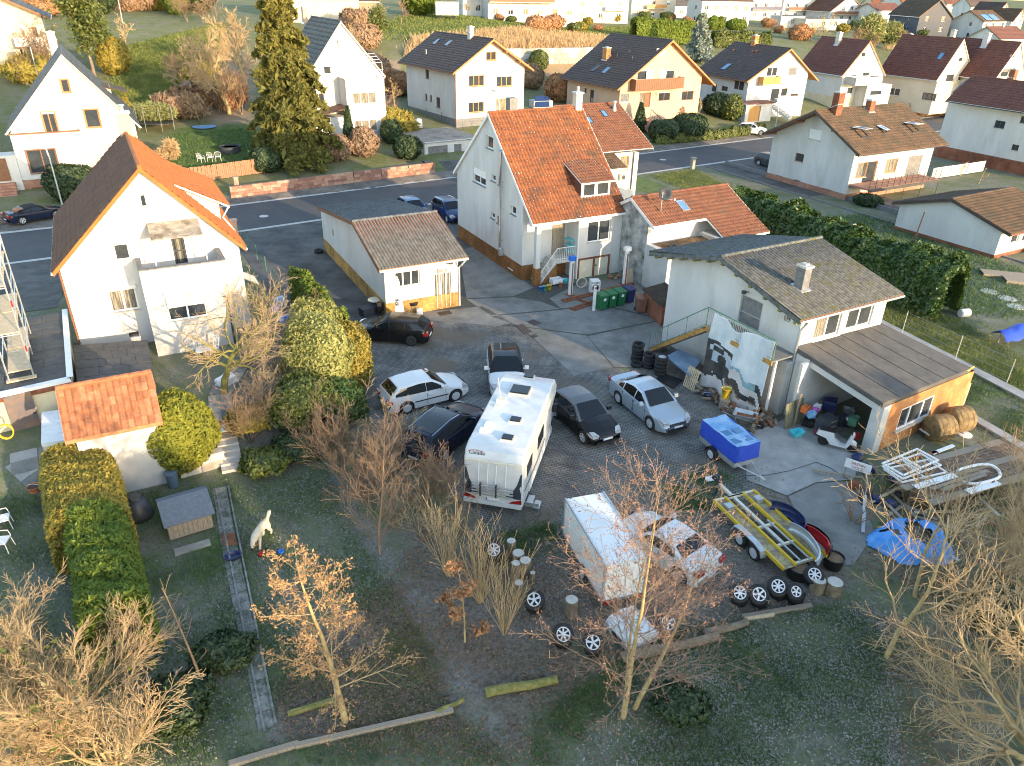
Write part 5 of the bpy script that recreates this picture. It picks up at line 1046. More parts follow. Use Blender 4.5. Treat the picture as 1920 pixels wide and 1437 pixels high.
for k,(x0,y0,x1,rf,lb) in enumerate([(1770,30,1812,'tile_maroon','red roof behind the slate house chimney'),(1815,36,1870,'tile_dark','long dark roof behind the solar house'),(1700,20,1735,'tile_maroon','maroon roof above the bright red tiled roof'),(1860,52,1900,'tile_dark','dark-roofed white gable right behind the solar house')]):
 far('distant_house','distant white house, '+lb,x0,y0,x1,8,4.5,7.5,k==3,'plaster',rf,2,1,yaw=20+5*k)
far('barn','long cream barn with brown eave at the top edge above the grey-roofed villa',548,42,656,9,4.2,7,0,'plaster_cream','tile_brown',0,1,yaw=14,cat='barn')
far('wooden_shed','weathered board shed right of the cream barn',657,34,700,5,3.0,3.9,0,'wood_old','tile_brown_old',0,1,yaw=14,cat='shed')
far('light_house','white house with red eave band above the hillside bushes at the top edge',868,30,918,8,4,6,0,'plaster','tile_maroon',3,1,yaw=14)
# ------ vehicles
def rim_mesh(R_,n,style):
 b=MB();b.lathe([(R_*.98,-.02),(R_,.0),(R_,.03),(R_*.86,.03),(R_*.86,-.02)],20,axis='y',cap=False)
 b.lathe([(.02,.022),(R_*.24,.026),(R_*.24,.0)],10,axis='y',cap=False);b.add([(R_*.24*math.cos(a),.026,R_*.24*math.sin(a)) for a in np.linspace(0,2*math.pi,10,False)],[tuple(range(10))])
 if style=='cap':
  b.lathe([(R_*.24,.025),(R_*.55,.03),(R_*.6,.02),(R_*.9,.02)],20,axis='y',cap=False)
 for k in range(n):
  a=2*math.pi*k/n;c,s=math.cos(a),math.sin(a);w0,w1=R_*.11,R_*(.10 if n>6 else.17)
  P=lambda r_,w,y:(r_*c-w*s,y,r_*s+w*c)
  b.add([P(R_*.18,-w0,.024),P(R_*.18,w0,.024),P(R_*.9,w1,.022),P(R_*.9,-w1,.022),P(R_*.18,-w0,-.01),P(R_*.18,w0,-.01),P(R_*.9,w1,-.01),P(R_*.9,-w1,-.01)],[(0,1,2,3),(0,4,5,1),(1,5,6,2),(3,2,6,7),(0,3,7,4)])
 return b
def wheel_parts(R_,w,n=5,style='',dark=False):
 t=MB();r=R_*.66;t.lathe([(r,-w/2),(R_*.95,-w/2),(R_,-w/2+.02),(R_,w/2-.02),(R_*.95,w/2),(r,w/2)],24,axis='y',cap=False);t.lathe([(r,w/2-.06),(.01,w/2-.06)],20,axis='y',cap=False)
 t.lathe([(r,-w/2+.02),(.01,-w/2+.02)],20,axis='y',cap=False)
 rm=rim_mesh(r,n,style);rm.v=[(x,y+w/2-.03,z) for x,y,z in rm.v]
 return t.mesh('tyre',M['rubber'],True),rm.mesh('rim',M['darkmetal'] if dark else M['rim_white'])
WH_CACHE={}
def add_wheel(parent,loc,side,R_=.32,w=.2,n=5,style='',dark=False):
 key=(R_,w,n,style,dark)
 if key not in WH_CACHE:WH_CACHE[key]=wheel_parts(*key)
 t_,r_=WH_CACHE[key]
 e=bpy.data.objects.new('wheel',t_);COL.objects.link(e);e.parent=parent;e.location=loc;e.rotation_euler=(0,0,0 if side>0 else math.pi)
 obj('rim',r_,e);return e
BODY={'hatch':dict(top=[(0,.50),(.015,.63),(.06,.72),(.20,.88),(.27,.93),(.6,.95),(.93,.98),(.975,.86),(1,.56)],gh=[(.27,.93),(.455,1.40),(.60,1.45),(.86,1.37),(.965,.97)]),'sedan':dict(top=[(0,.50),(.015,.63),(.06,.73),(.18,.86),(.27,.93),(.6,.95),(.86,1.02),(.97,1.02),(.99,.88),(1,.56)],gh=[(.265,.93),(.43,1.39),(.57,1.45),(.70,1.38),(.875,1.02)]),'wagon':dict(top=[(0,.50),(.015,.62),(.06,.72),(.18,.85),(.26,.92),(.6,.95),(.95,.98),(.985,.86),(1,.55)],gh=[(.255,.92),(.44,1.39),(.58,1.45),(.90,1.37),(.975,.96)]),'cabrio':dict(top=[(0,.48),(.015,.60),(.06,.68),(.18,.80),(.28,.88),(.6,.92),(.86,.97),(.97,.95),(.99,.82),(1,.54)],gh=[(.29,.88),(.45,1.28),(.56,1.33),(.68,1.24),(.82,.96)])}
def car(name,label,pos,heading,L,W,H,wb,kind,paint_,roofp=None,doors=2,nsp=5,dark=False,R_=.32,rails=False,plate=True,fo=None,style='',strip=False,cat='car',glassroof=None,group=None):
 t=thing(name,label,cat,pos,heading,group);B=BODY[kind];k=H/1.45;w2=W/2
 fx=(fo if fo is not None else(L-wb)*.47)/L;ax=[fx*L,fx*L+wb]
 tx,tz=zip(*B['top']);gx,gz_=zip(*B['gh'])
 top=lambda s:float(np.interp(s,tx,tz))*k
 wid=lambda s:w2*float(np.interp(s,(0,.02,.07,.16,.3,.75,.92,.98,1),(.74,.86,.94,.985,1,1,.965,.90,.80)))
 X=lambda s:L/2-s*L
 Ra=R_+.055;st=set(np.linspace(0,1,26))
 for a in ax:st|={a/L+Ra/L*math.cos(q) for q in np.linspace(0,math.pi,13)}|{a/L-1.02*Ra/L,a/L+1.02*Ra/L}
 st=sorted(q for q in st if 0<=q<=1)
 def sec(s):
  zt,w=top(s),wid(s);zb=.2 if.04<s<.97 else.26;zb0=zb
  for a in ax:
   d=abs(s*L-a)
   if d<Ra:zb=max(zb,R_+math.sqrt(Ra*Ra-d*d))
  zs=[zt+.045,zt+.035,zt-.005,zt-.06,max(zt-.26*k,zb+.04),max(.45,zb+.02),zb]
  ys=[0,.55*w,.86*w,.955*w,w,w*.995,w*(.97 if zb==zb0 else.985)]
  return[(X(s),y,z) for y,z in zip(ys,zs)]
 b=MB();S_=[sec(s) for s in st];n=7
 for sg in(1,-1):
  o=len(b.v);b.v+=[(x,sg*y,z) for q in S_ for x,y,z in q]
  for i in range(len(S_)-1):
   for j in range(n-1):f=(o+i*n+j,o+(i+1)*n+j,o+(i+1)*n+j+1,o+i*n+j+1);b.f.append(f if sg>0 else f[::-1])
  for i in(0,len(S_)-1):b.f.append(tuple(o+i*n+j for j in range(n))+(o+i*n,)[:0]+())
 q0,q1=S_[0],S_[-1]
 for q in(q0,q1):b.add([(x,y,z) for x,y,z in q]+[(x,-y,z) for x,y,z in reversed(q)],[tuple(range(14))])
 body=b.build('body',paint_,t,True)
 md=body.modifiers.new('edge','EDGE_SPLIT');md.split_angle=R(38)
 b=MB();b.box(-L/2+.12,-w2+.24,.2,L/2-.12,w2-.24,.62*k);b.build('underbody',M['black'],t)
 gtop=lambda s:float(np.interp(s,gx,gz_))*k
 zr_=max(gz_)*k;belt=lambda s:top(s)-.02
 gs=sorted(set(np.linspace(gx[0],gx[-1],22))|set(gx))
 def gsec(s,e=0.):
  zt=gtop(s);zb=belt(s);w=wid(s)*.945;h=max(min((zt-zb)/(zr_-zb),1),0);wt=w-(w*.225)*h
  return[(0,zt+.012+e),(wt*.6,zt+.004+e),(wt-.05,zt-.02+e),(wt+e,zt-.075*h),(w+e,zb)],wt,w,zt,zb
 b=MB()
 for sg in(1,-1):
  o=len(b.v);b.v+=[(X(s),sg*y,z) for s in gs for y,z in gsec(s)[0]]
  for i in range(len(gs)-1):
   for j in range(4):f=(o+i*5+j,o+(i+1)*5+j,o+(i+1)*5+j+1,o+i*5+j+1);b.f.append(f if sg>0 else f[::-1])
 cab=b.build('cabin',roofp or paint_,t,True);cab.modifiers.new('edge','EDGE_SPLIT').split_angle=R(35)
 def screen(nm,s0,s1,f=.86,m='carglass'):
  b=MB();ss=np.linspace(s0,s1,6);N=7
  for s in ss:
   _,wt,w,zt,zb=gsec(s)
   for j in range(N):
    y=(-1+2*j/(N-1))*f;a=abs(y);b.v.append((X(s)+(.012 if s<.4 else-.012),y*(wt-.02),zt+.022-.01*a*a))
  b.f=[(i*N+j,i*N+j+1,(i+1)*N+j+1,(i+1)*N+j) for i in range(5) for j in range(N-1)]
  b.build(nm,M[m],t,True)
 dx=gx[1]-gx[0];screen('windshield',gx[0]+dx*.07,gx[1]-dx*.02);dr=gx[4]-gx[3]
 screen('rear_window',gx[3]+dr*.08,gx[4]-dr*.12)
 if glassroof:screen('sunroof',*glassroof,f=.8)
 ng=doors+1 if doors==2 else doors
 a0,a1=gx[0]+dx*.42,gx[4]-dr*.50
 if doors==1:cuts=[(a0,.52+(.02 if kind=='hatch' else 0)),(.545,a1)]
 else:cuts=[(a0,.50),(.515,.70),(.715,a1)]
 if kind=='cabrio':cuts=[(a0,.58),(.595,a1-.02)]
 for sg in(1,-1):
  for(s0,s1) in cuts:
   if s1-s0<.03:continue
   b=MB();N=6
   for s in np.linspace(s0,s1,N):
    _,wt,w,zt,zb=gsec(s);lo=zb+.02;hi=max(zt-.10,lo+.02);th=zt-.075*max(min((zt-zb)/(zr_-zb),1),0)
    for z in(lo,hi):y=w+(wt-w)*(z-zb)/max(th-zb,.01)+.008;b.v.append((X(s),sg*y,z))
   b.f=[(i*2,i*2+2,i*2+3,i*2+1) for i in range(N-1)];b.build('side_window',M['carglass'],t)
  for(s0,s1) in cuts[:max(doors,1)]:
   ss=(s0-.035 if s0==a0 else s0-.005);b=MB();w=wid(ss)
   b.box(X(ss)-.006,sg*(w*.985),.3,X(ss)+.006,sg*(w+.004),top(ss)-.1);b.box(X(s1)-.006,sg*(w*.985),.3,X(s1)+.006,sg*(w+.004),top(s1)-.1);b.build('door_seam',M['black'],t,kind='stuff')
   b=MB();sx=X(s1-.035);w=wid(s1);b.box(sx-.1,sg*(w-.01),top(s1)-.2,sx+.1,sg*(w+.03),top(s1)-.165);b.build('door_handle',paint_,t)
  b=MB();mx,my,mz=X(gx[0]+dx*.45),sg*(wid(.35)+.1),top(.3)+.1
  b.prism([(mx+.06,mz-.07),(mx-.08,mz-.06),(mx-.08,mz+.08),(mx+.02,mz+.08)],my-.1,my+.1,'y');b.box(mx-.03,min(my,sg*wid(.35)*.9),mz-.07,mx+.03,max(my,sg*wid(.35)*.9),mz-.03);b.build('wing_mirror',paint_,t)
  if strip:b=MB();b.box(X(fx+wb/L)+Ra+.03,sg*(w2-.01),.52,X(fx)-Ra-.03,sg*(w2+.015),.57);b.build('rub_strip',M['black'],t)
  if rails:b=MB();b.tube([(X(gx[1]+.03),sg*(gsec(gx[1])[1]-.06),gtop(gx[1]+.03)+.03),(X(.6),sg*(gsec(.6)[1]-.06),gtop(.6)+.05),(X(gx[3]-.01),sg*(gsec(gx[3])[1]-.06),gtop(gx[3]-.01)+.03)],.02,5);b.build('roof_rail',M['chrome'],t)
  b=MB();hx=.045*L;lens=[]
  for(s,z) in((.015,.55),(.02,.68),(.09,.76),(.10,.70),(.06,.58)):
   w=wid(s);yy=w*(.99 if s>.05 else.97);b.v.append((X(s)+.012,sg*(yy+.006),z*k))
  b.v+=[(X(.012)+.02,sg*wid(.012)*.55,.56*k),(X(.02)+.02,sg*wid(.02)*.55,.66*k)]
  b.f=[(0,1,6,5),(1,2,3,4,0)];b.add([(X(.02)+.01,sg*wid(.02)*.55,.665*k),(X(.02),sg*wid(.02)*.98,.69*k),(X(.085),sg*wid(.085)*.95,.785*k),(X(.07),sg*wid(.07)*.68,.775*k)],[(0,1,2,3)])
  b.build('headlight',M['lightclear'],t)
  b=MB();zt=top(.97);b.box(-L/2-.012,sg*wid(.985)*.60,zt-.24,-L/2+.08,sg*(wid(.985)+.004),zt-.05);b.box(-L/2+.08,sg*(wid(.96)-.03),zt-.22,-L/2+.2,sg*(wid(.955)+.006),zt-.07);b.build('tail_light',M['lightred'],t)
  for a in ax:add_wheel(t,(L/2-a,sg*(w2-.115),R_),sg,R_,.21,nsp,style,dark)
 b=MB();b.box(L/2-.035,-w2*.5,.50*k,L/2+.018,w2*.5,.62*k)
 g_=b.build('grille',M['black'],t)
 for q in range(3):b=MB();b.box(L/2+.018,-w2*.48,(.515+.037*q)*k,L/2+.028,w2*.48,(.53+.037*q)*k);b.build('bar',M['chrome'],g_)
 b=MB();b.box(L/2-.05,-w2*.62,.24,L/2+.012,w2*.62,.36);b.build('air_intake',M['black'],t)
 if plate:
  for sx in(L/2+.02,-L/2-.022):
   b=MB();b.box(sx-.008,-.26,.40,sx+.008,.26,.50);p_=b.build('number_plate',M['white'],t);b=MB();b.box(sx-.010,-.26,.402,sx+.010,-.21,.498);b.build('country_band',M['blueplastic'],p_)
 return t
def place(px_a,px_b,wb,side,R_=.32,W=1.75,fo_L=None):
 """car pose from the ground spots of its visible rear and front wheels; side: +1 if the left flank is seen"""
 a,b=G(*px_a),G(*px_b);d=(b-a);d.z=0;d.normalize();n=Vector((-d.y,d.x,0))
 c=(a+b)/2-n*side*(W/2-.1);return c,math.atan2(d.y,d.x)
def carpos(c,hd,L,wb,fo):
 s=(L/2-fo)-wb/2;return(c.x-math.cos(hd)*s,c.y-math.sin(hd)*s,gz(c.x,c.y)+.012)
def mkcar(name,label,pa,pb,side,L,W,H,wb,kind,paint_,**kw):
 fo=kw.pop('fo',(L-wb)*.47);c,hd=place(pa,pb,wb,side,W=W);return car(name,label,carpos(c,hd,L,wb,fo),hd,L,W,H,wb,kind,paint_,fo=fo,**kw)
mkcar('parked_car','white three-door hatchback with black rub strips beside the dark estate car',(766,775),(851,753),-1,4.15,1.73,1.44,2.51,'hatch',P_WHITE,doors=1,nsp=9,strip=True,style='cap')
mkcar('parked_car','black five-door hatchback parked nose to the hedge in front of the office',(770,649),(688,643),1,4.28,1.77,1.42,2.58,'hatch',P_BLACK,doors=2,nsp=7,dark=True)
mkcar('parked_car','black three-door small car with grey roof, right of the motorhome',(1041,783),(1094,832),-1,3.95,1.74,1.42,2.47,'hatch',P_BLACK,roofp=paint('grey_roof_paint',(.10,.11,.12)),doors=1,nsp=5)
mkcar('parked_car','silver-blue saloon car facing the camera near the tyre stacks',(1160,757),(1219,805),-1,4.55,1.78,1.46,2.58,'sedan',P_SILVER,doors=2,nsp=9)
a=at(840.7,832.8,.5);b_=at(883.3,797.7,.5);hd=math.atan2(b_.y-a.y,b_.x-a.x);q=G(832,864);n=Vector((-math.sin(hd),math.cos(hd),0));c=q+n*.80+Vector((math.cos(hd),math.sin(hd),0))*1.36
car('parked_car','dark navy estate car with panoramic roof, left of the motorhome',carpos(c,hd,4.7,2.73,.95),hd,4.7,1.81,1.48,2.73,'wagon',P_NAVY,doors=2,rails=True,nsp=5,glassroof=(.47,.86))
c=at(942,686,1.4);p2=at(940,648,1.4)
a=G(946,745);b_=G(936,668);hd=math.atan2(a.y-b_.y,a.x-b_.x)
c=Vector((c.x,c.y,0))
car('parked_car','white car with black panoramic roof, half hidden behind the motorhome',(c.x+.15,c.y+1.1,.012),hd,4.28,1.82,1.46,2.63,'hatch',P_WHITE,roofp=P_BLACK,doors=2,glassroof=(.47,.84))
a=at(1155,935,.7);b_=at(1350,1060,.7);hd=math.atan2(a.y-b_.y,a.x-b_.x);c=at(1253,1000,1.0)
car('parked_car','white coupé-cabriolet under the reddish tree next to the box trailer',(c.x,c.y,.012),hd,3.85,1.68,1.40,2.44,'cabrio',P_WHITE,roofp=P_WHITE,doors=1)
q=at(262/3.992+3,340+205/3.992,1.0);c,hd=place((43.8,424),(108,410),2.5,-1,W=1.7)
car('parked_car','blue-black cabriolet with black soft top in the drive of the corner villa',carpos(c,hd,4.2,2.5,.8),hd,4.2,1.72,1.36,2.5,'cabrio',P_NAVY,roofp=mat('black_soft_top',(.012,.012,.013),None,.9),doors=1)
g=G(845,417);car('parked_car','dark blue estate car at the corner between office and white house',(g.x-.2,g.y+1.6,.012),R(-62),4.5,1.8,1.48,2.62,'wagon',P_BLUE,doors=2,rails=True)
g=G(790,400);car('parked_car','blue car behind the office roof, only its windscreen and roof showing',(g.x-.6,g.y-.8,.012),R(-62),4.4,1.78,1.45,2.6,'hatch',paint('light_blue_car_paint',(.03,.09,.22)),doors=2)
g=G(1412,256);car('parked_car','white small car by the red-brown garage across the street',(g.x,g.y+1.0,gz(g.x,g.y+1.0)+.03),R(-20),4.0,1.72,1.45,2.5,'hatch',P_WHITE,doors=2)
g=G(1444,318);car('parked_car','dark grey car half hidden at the left corner of the terrace house',(g.x+.6,g.y+1.4,.012),R(-62),4.3,1.78,1.45,2.6,'hatch',paint('grey_car_paint',(.05,.06,.07)),doors=2)
# --- motorhome
pL,pR=at(869,934,.45),at(980.3,952.5,.45);ux=(pR-pL);ux.z=0;Wm=2.3;ux.normalize();hdv=Vector((-ux.y,ux.x,0));mid=(pL+pR)/2;mid.z=0
hd=math.atan2(hdv.y,hdv.x);Lm=6.9;mh=thing('motorhome','white motorhome with rear bike rack and roof hatches, parked in the middle of the yard','motorhome',(mid.x,mid.y,.012),hd)
b=MB();h2=Wm/2
prof=[(0,.42),(-.04,.75),(-.02,1.3),(.06,2.35),(.22,2.62),(.55,2.72),(4.3,2.80),(5.6,2.84),(6.25,2.72),(6.62,2.35),(6.55,1.95),(5.9,1.75),(5.6,1.65),(5.6,.42)]
n=len(prof)
for sg in(1,-1):
 for k,ins in enumerate((0.,.05)):
  pass
vs=[];
cx=3.0;cz=1.6
def inset(p,d):
 return(p[0]+(d if p[0]<1 else-d if p[0]>5 else 0),p[1]-(d if p[1]>2.2 else 0))
rings=[(h2,.07),(h2+0,.07),(h2-.07,0)]
R1=[(p[0],h2,p[1]) for p in[inset(q,.06) for q in prof]];R2=[(p[0],h2-.06,p[1]) for p in prof];R3=[(x,-y,z) for x,y,z in R2];R4=[(x,-y,z) for x,y,z in R1]
b.add(R1+R2+R3+R4,[(r*n+i,r*n+(i+1)%n,(r+1)*n+(i+1)%n,(r+1)*n+i) for r in range(3) for i in range(n)]+[tuple(range(n)),tuple(range(3*n,4*n))])
mbody=mat('motorhome_white',(.54,.54,.53),(.64,.64,.63),.35,1.5,coat=.3,c3=(.50,.50,.47),s3=.9,t3=(.58,.8));bo=b.build('body',mbody,mh);
b=MB();b.prism([(5.5,.35),(5.5,1.62),(5.9,1.72),(6.55,1.05),(7.15,.85),(7.25,.55),(7.2,.32)],-.98,.98,'y');b.build('cab',P_WHITE,mh)
b=MB();b.add([(6.0,-.85,1.68),(6.0,.85,1.68),(6.56,.9,1.09),(6.56,-.9,1.09)],[(0,1,2,3)]);b.v=[(x+.03,y,z+.03) for x,y,z in b.v];b.build('windshield',M['carglass'],mh)
for sg in(1,-1):
 b=MB();b.box(6.1,sg*1.05,1.15,6.25,sg*1.28,1.55);b.box(6.12,sg*.95,1.2,6.2,sg*1.08,1.26);b.build('wing_mirror',M['black'],mh)
 for x_ in(1.75,5.85):add_wheel(mh,(x_,sg*(h2-.13),.34),sg,.34,.22,9,'cap')
 b=MB();b.box(1.2,sg*(h2-.02),.33,5.4,sg*(h2+.012),.62);b.build('skirt',M['whitepaint'],mh)
 for(x0,x1,z0,z1) in((.6,1.5,1.45,1.95),(2.6,3.7,1.4,1.95)):b=MB();b.box(x0,sg*(h2-.01),z0,x1,sg*(h2+.025),z1);b.build('side_window',M['carglass'],mh)
 b=MB();b.prism([(.3,.95),(2.8,.8),(5.2,1.0),(5.2,1.06),(2.8,.9),(.3,1.02)],sg*(h2+.001),sg*(h2+.006),'y');b.build('side_stripe',M['anthracite'],mh)
b=MB();b.box(4.2,-h2-.02,.55,4.85,-h2+.01,2.3);b.build('entrance_door',P_WHITE,mh)
b=MB();b.box(1.4,-h2-.1,2.42,5.3,-h2+.0,2.58);b.build('awning_case',M['creamwood'],mh)
def hatch(x,y,lx,ly,z,m='carglass',h_=.12):
 b=MB();b.prism([(x-lx/2,y-ly/2),(x+lx/2,y-ly/2),(x+lx/2,y+ly/2),(x-lx/2,y+ly/2)],z,z+h_*.6);o=b.build('roof_hatch',M['creamwood'],mh);b=MB();b.box(x-lx/2+.05,y-ly/2+.05,z+h_*.6,x+lx/2-.05,y+ly/2-.05,z+h_);b.build('dome',M[m],o)
hatch(6.0,.0,.36,.5,2.76);hatch(4.6,.05,.75,.85,2.80,h_=.16);hatch(2.35,-.28,.42,.5,2.75);hatch(1.05,-.28,.42,.5,2.72)
for(x,y,s_) in((1.75,.62,.34),(1.3,.75,.26)):b=MB();b.box(x-s_/2,y-s_/2,2.72,x+s_/2,y+s_/2,2.84);b.build('vent_cover',M['white'],mh)
b=MB();b.tube([(4.0,.75,2.78),(4.3,.95,3.5)],.012,5);b.box(3.45,.45,2.78,3.75,.8,2.95);b.box(3.1,.6,2.76,3.3,.8,2.83);b.build('antenna_unit',M['creamwood'],mh)
rear=lambda z:-.03 if z<1.3 else-.02+(z-1.3)*.076
def rb(nm,y0,z0,y1,z1,m,d=.012,parent=mh):
 b=MB();b.add([(rear(z0)-d,y0,z0),(rear(z0)-d,y1,z0),(rear(z1)-d,y1,z1),(rear(z1)-d,y0,z1),(rear(z0)+.03,y0,z0),(rear(z0)+.03,y1,z0),(rear(z1)+.03,y1,z1),(rear(z1)+.03,y0,z1)],[(0,1,2,3),(0,4,5,1),(1,5,6,2),(2,6,7,3),(3,7,4,0)]);return b.build(nm,M[m] if isinstance(m,str) else m,parent)
for sg in(1,-1):
 b=MB();zz=[(.78,1.10),(1.05,1.02),(1.35,.99),(1.75,1.06)]
 pts=[(rear(.8)-.012,sg*.42,.80),(rear(.8)-.012,sg*1.10,.80),(rear(1.9)-.012,sg*1.10,1.92),(rear(1.9)-.012,sg*1.05,1.92),(rear(1.5)-.012,sg*.93,1.45),(rear(1.1)-.012,sg*.75,1.08),(rear(.9)-.012,sg*.55,.90)]
 b.add(pts,[tuple(range(7))]);b.build('rear_decal',mat('anthracite_decal',(.035,.045,.06),None,.4),mh)
 b=MB();b.add([(-.055,sg*1.12,.60),(-.055,sg*.62,.56),(-.055,sg*.75,.68),(-.05,sg*1.12,.80)],[(0,1,2,3)]);b.build('tail_light',M['lightred'],mh)
b=MB();b.box(-.12,-1.13,.40,0,1.13,.56);b.build('rear_bumper',P_WHITE,mh)
rb('rear_moulding',-1.1,2.22,1.1,2.28,'creamwood',.03);pl=rb('number_plate',-.26,.60,.26,.71,'white',.04);rb('country_band',.21,.602,.26,.708,'blueplastic',.043,pl)
for y_ in(-.5,-.12,.2,.55):
 b=MB();b.tube([(rear(2.2)-.05,y_,2.2),(rear(1.6)-.08,y_,1.6),(-.14,y_,.95)],.018,5);b.build('rack_tube',M['whitepaint'],mh)
for z_ in(1.0,1.13,1.26,1.39):b=MB();b.box(-.34,-.85,z_,-.28,.75,z_+.03);b.tube([(-.05,-.2,z_),(-.3,-.2,z_)],.012,4);b.tube([(-.05,.4,z_),(-.3,.4,z_)],.012,4);b.build('bike_rail',M['steel'],mh)
for y_ in(-.22,.38):b=MB();b.box(-.36,y_,.95,-.26,y_+.06,1.5);b.build('rack_post',M['darkmetal'],mh)
tl=text('Carado',.21,'darkmetal','lettering',mh,(.10,.66,2.47),(R(62),0,R(-90)),.003)
b=MB();b.tube([(.115,1.0,2.57),(.145,.80,2.63),(.13,.42,2.60)],.012,4);b.build('emblem',M['redplastic'],mh)
for k in(0,1):b=MB();b.box(.35+.0*k,-h2-.32-.26*k,.42-.2*k,.85,-h2-.08-.26*k,.45-.2*k);b.build('entrance_step',M['steel'],mh)
b=MB();b.box(.4,-h2-.55,.22,.44,-h2,.42);b.build('step_bracket',M['steel'],mh)
# --- white box trailer
P=[at(1058,937,2.0),at(1134,920,2.0),at(1213,1042,2.0),at(1137,1060,2.0)]
c=sum(P,Vector())/4;ax_=((P[3]+P[2])/2-(P[0]+P[1])/2);Lb=ax_.length;ax_.normalize();Wb=((P[1]-P[0]).length+(P[2]-P[3]).length)/2;hd=math.atan2(ax_.y,ax_.x)
bt=thing('box_trailer','white enclosed box trailer beneath the reddish budding tree','trailer',(c.x,c.y,.012),hd);W2=Wb/2*.96;L2=Lb/2
b=MB();b.box(-L2,-W2,.45,L2,W2,1.96);b.build('box',mat('white_trailer_panel',(.66,.66,.65),(.76,.76,.75),.4,1.2,c3=(.50,.46,.38),s3=.8,t3=(.56,.72)),bt)
for sg in(1,-1):
 for zz in(.45,1.96):b=MB();b.box(-L2-.01,sg*W2-.025,zz-.03,L2+.01,sg*W2+.025,zz+.04);b.build('edge_trim',M['steel'],bt)
 for xx in(-L2,L2):b=MB();b.box(xx-.03,sg*W2-.03,.49,xx+.03,sg*W2+.03,1.93);b.build('edge_trim',M['steel'],bt)
 add_wheel(bt,(.2,sg*(W2-.02),.3),sg,.3,.18,5,'cap')
 b=MB();b.box(L2+.002,sg*.04,.5,L2+.03,sg*(W2-.05),1.9);b.build('rear_door',M['whitepaint'],bt);b=MB();b.box(L2-.0,sg*(W2-.3),.30,L2+.05,sg*(W2-.04),.42);b.build('tail_light',M['lightred'],bt)
b=MB();b.box(-L2,-W2,.33,L2,W2,.449);b.tube([(-L2,.4,.4),(-L2-1.2,0,.42)],.035,6);b.tube([(-L2,-.4,.4),(-L2-1.2,0,.42)],.035,6);b.build('chassis',M['steel'],bt)
# --- blue tarpaulin trailer
P=[at(1358,774,1.45),at(1319.5,787.7,1.45),at(1386,840,1.45),at(1424.7,825,1.45)];c=sum(P,Vector())/4;ax_=((P[2]+P[3])/2-(P[0]+P[1])/2);Lb=ax_.length;ax_.normalize();Wb=((P[1]-P[0]).length+(P[2]-P[3]).length)/2;hd=math.atan2(ax_.y,ax_.x)
tt=thing('tarpaulin_trailer','small car trailer with faded blue tarpaulin cover','trailer',(c.x,c.y,.012),hd);L2,W2=Lb/2,Wb/2
b=MB();N=9
gx_=np.linspace(-L2,L2,N);gy_=np.linspace(-W2,W2,6)
for x in gx_:
 for y in gy_:b.v.append((x,y,1.42-.05*math.cos(x*5)*math.cos(y*4)-.04*(abs(y/W2)>.9)-(.06 if abs(x)<L2*.8 and abs(y)<W2*.7 else 0)))
b.f=[(i*6+j,(i+1)*6+j,(i+1)*6+j+1,i*6+j+1) for i in range(N-1) for j in range(5)];tpo=b.build('tarpaulin_top',M['bluetarp_top'],tt,True)
b=MB();ring=[(x,-W2) for x in gx_]+[(L2,y) for y in gy_[1:]]+[(x,W2) for x in gx_[::-1][1:]]+[(-L2,y) for y in gy_[::-1][1:-1]];n=len(ring)
for j,z in enumerate((1.39,1.1,.82,.62)):
 for i,(x,y) in enumerate(ring):f=1+.015*math.sin(i*2.3+j);b.v.append((x*f,y*f,z+.02*math.sin(i*1.7)))
b.f=[(j*n+i,j*n+(i+1)%n,(j+1)*n+(i+1)%n,(j+1)*n+i) for j in range(3) for i in range(n)];b.build('tarpaulin_side',M['bluetarp'],tt,True)
for q in(-.55,.05,.6):
 for y in(-.28,.28):b=MB();b.box(q*L2-.18,y-.18,1.35,q*L2+.18,y+.18,1.385);b.build('water_puddle',M['glass_blue'],tpo) if q>0 else None
b=MB();b.box(-L2,-W2,.38,L2,W2,.60);b.build('tub',M['steel'],tt)
b=MB();b.tube([(L2,.35,.42),(L2+1.0,0,.42)],.03,6);b.tube([(L2,-.35,.42),(L2+1.0,0,.42)],.03,6);b.tube([(L2+.9,0,.42),(L2+1.25,0,.44)],.04,6);b.tube([(L2+.8,.12,.75),(L2+.8,.12,.1)],.025,6);b.build('drawbar',M['steel'],tt)
for sg in(1,-1):
 add_wheel(tt,(-.15,sg*(W2+.08),.29),sg,.29,.16,5,'cap');b=MB();pr=[(.36*math.cos(a)-.15,.29+.36*math.sin(a)) for a in np.linspace(.1,math.pi-.1,8)];pr+=[(.34*math.cos(a)-.15,.29+.34*math.sin(a)) for a in np.linspace(math.pi-.1,.1,8)];b.prism(pr,sg*(W2+.0),sg*(W2+.19),'y');b.build('mudguard',M['black'],tt)
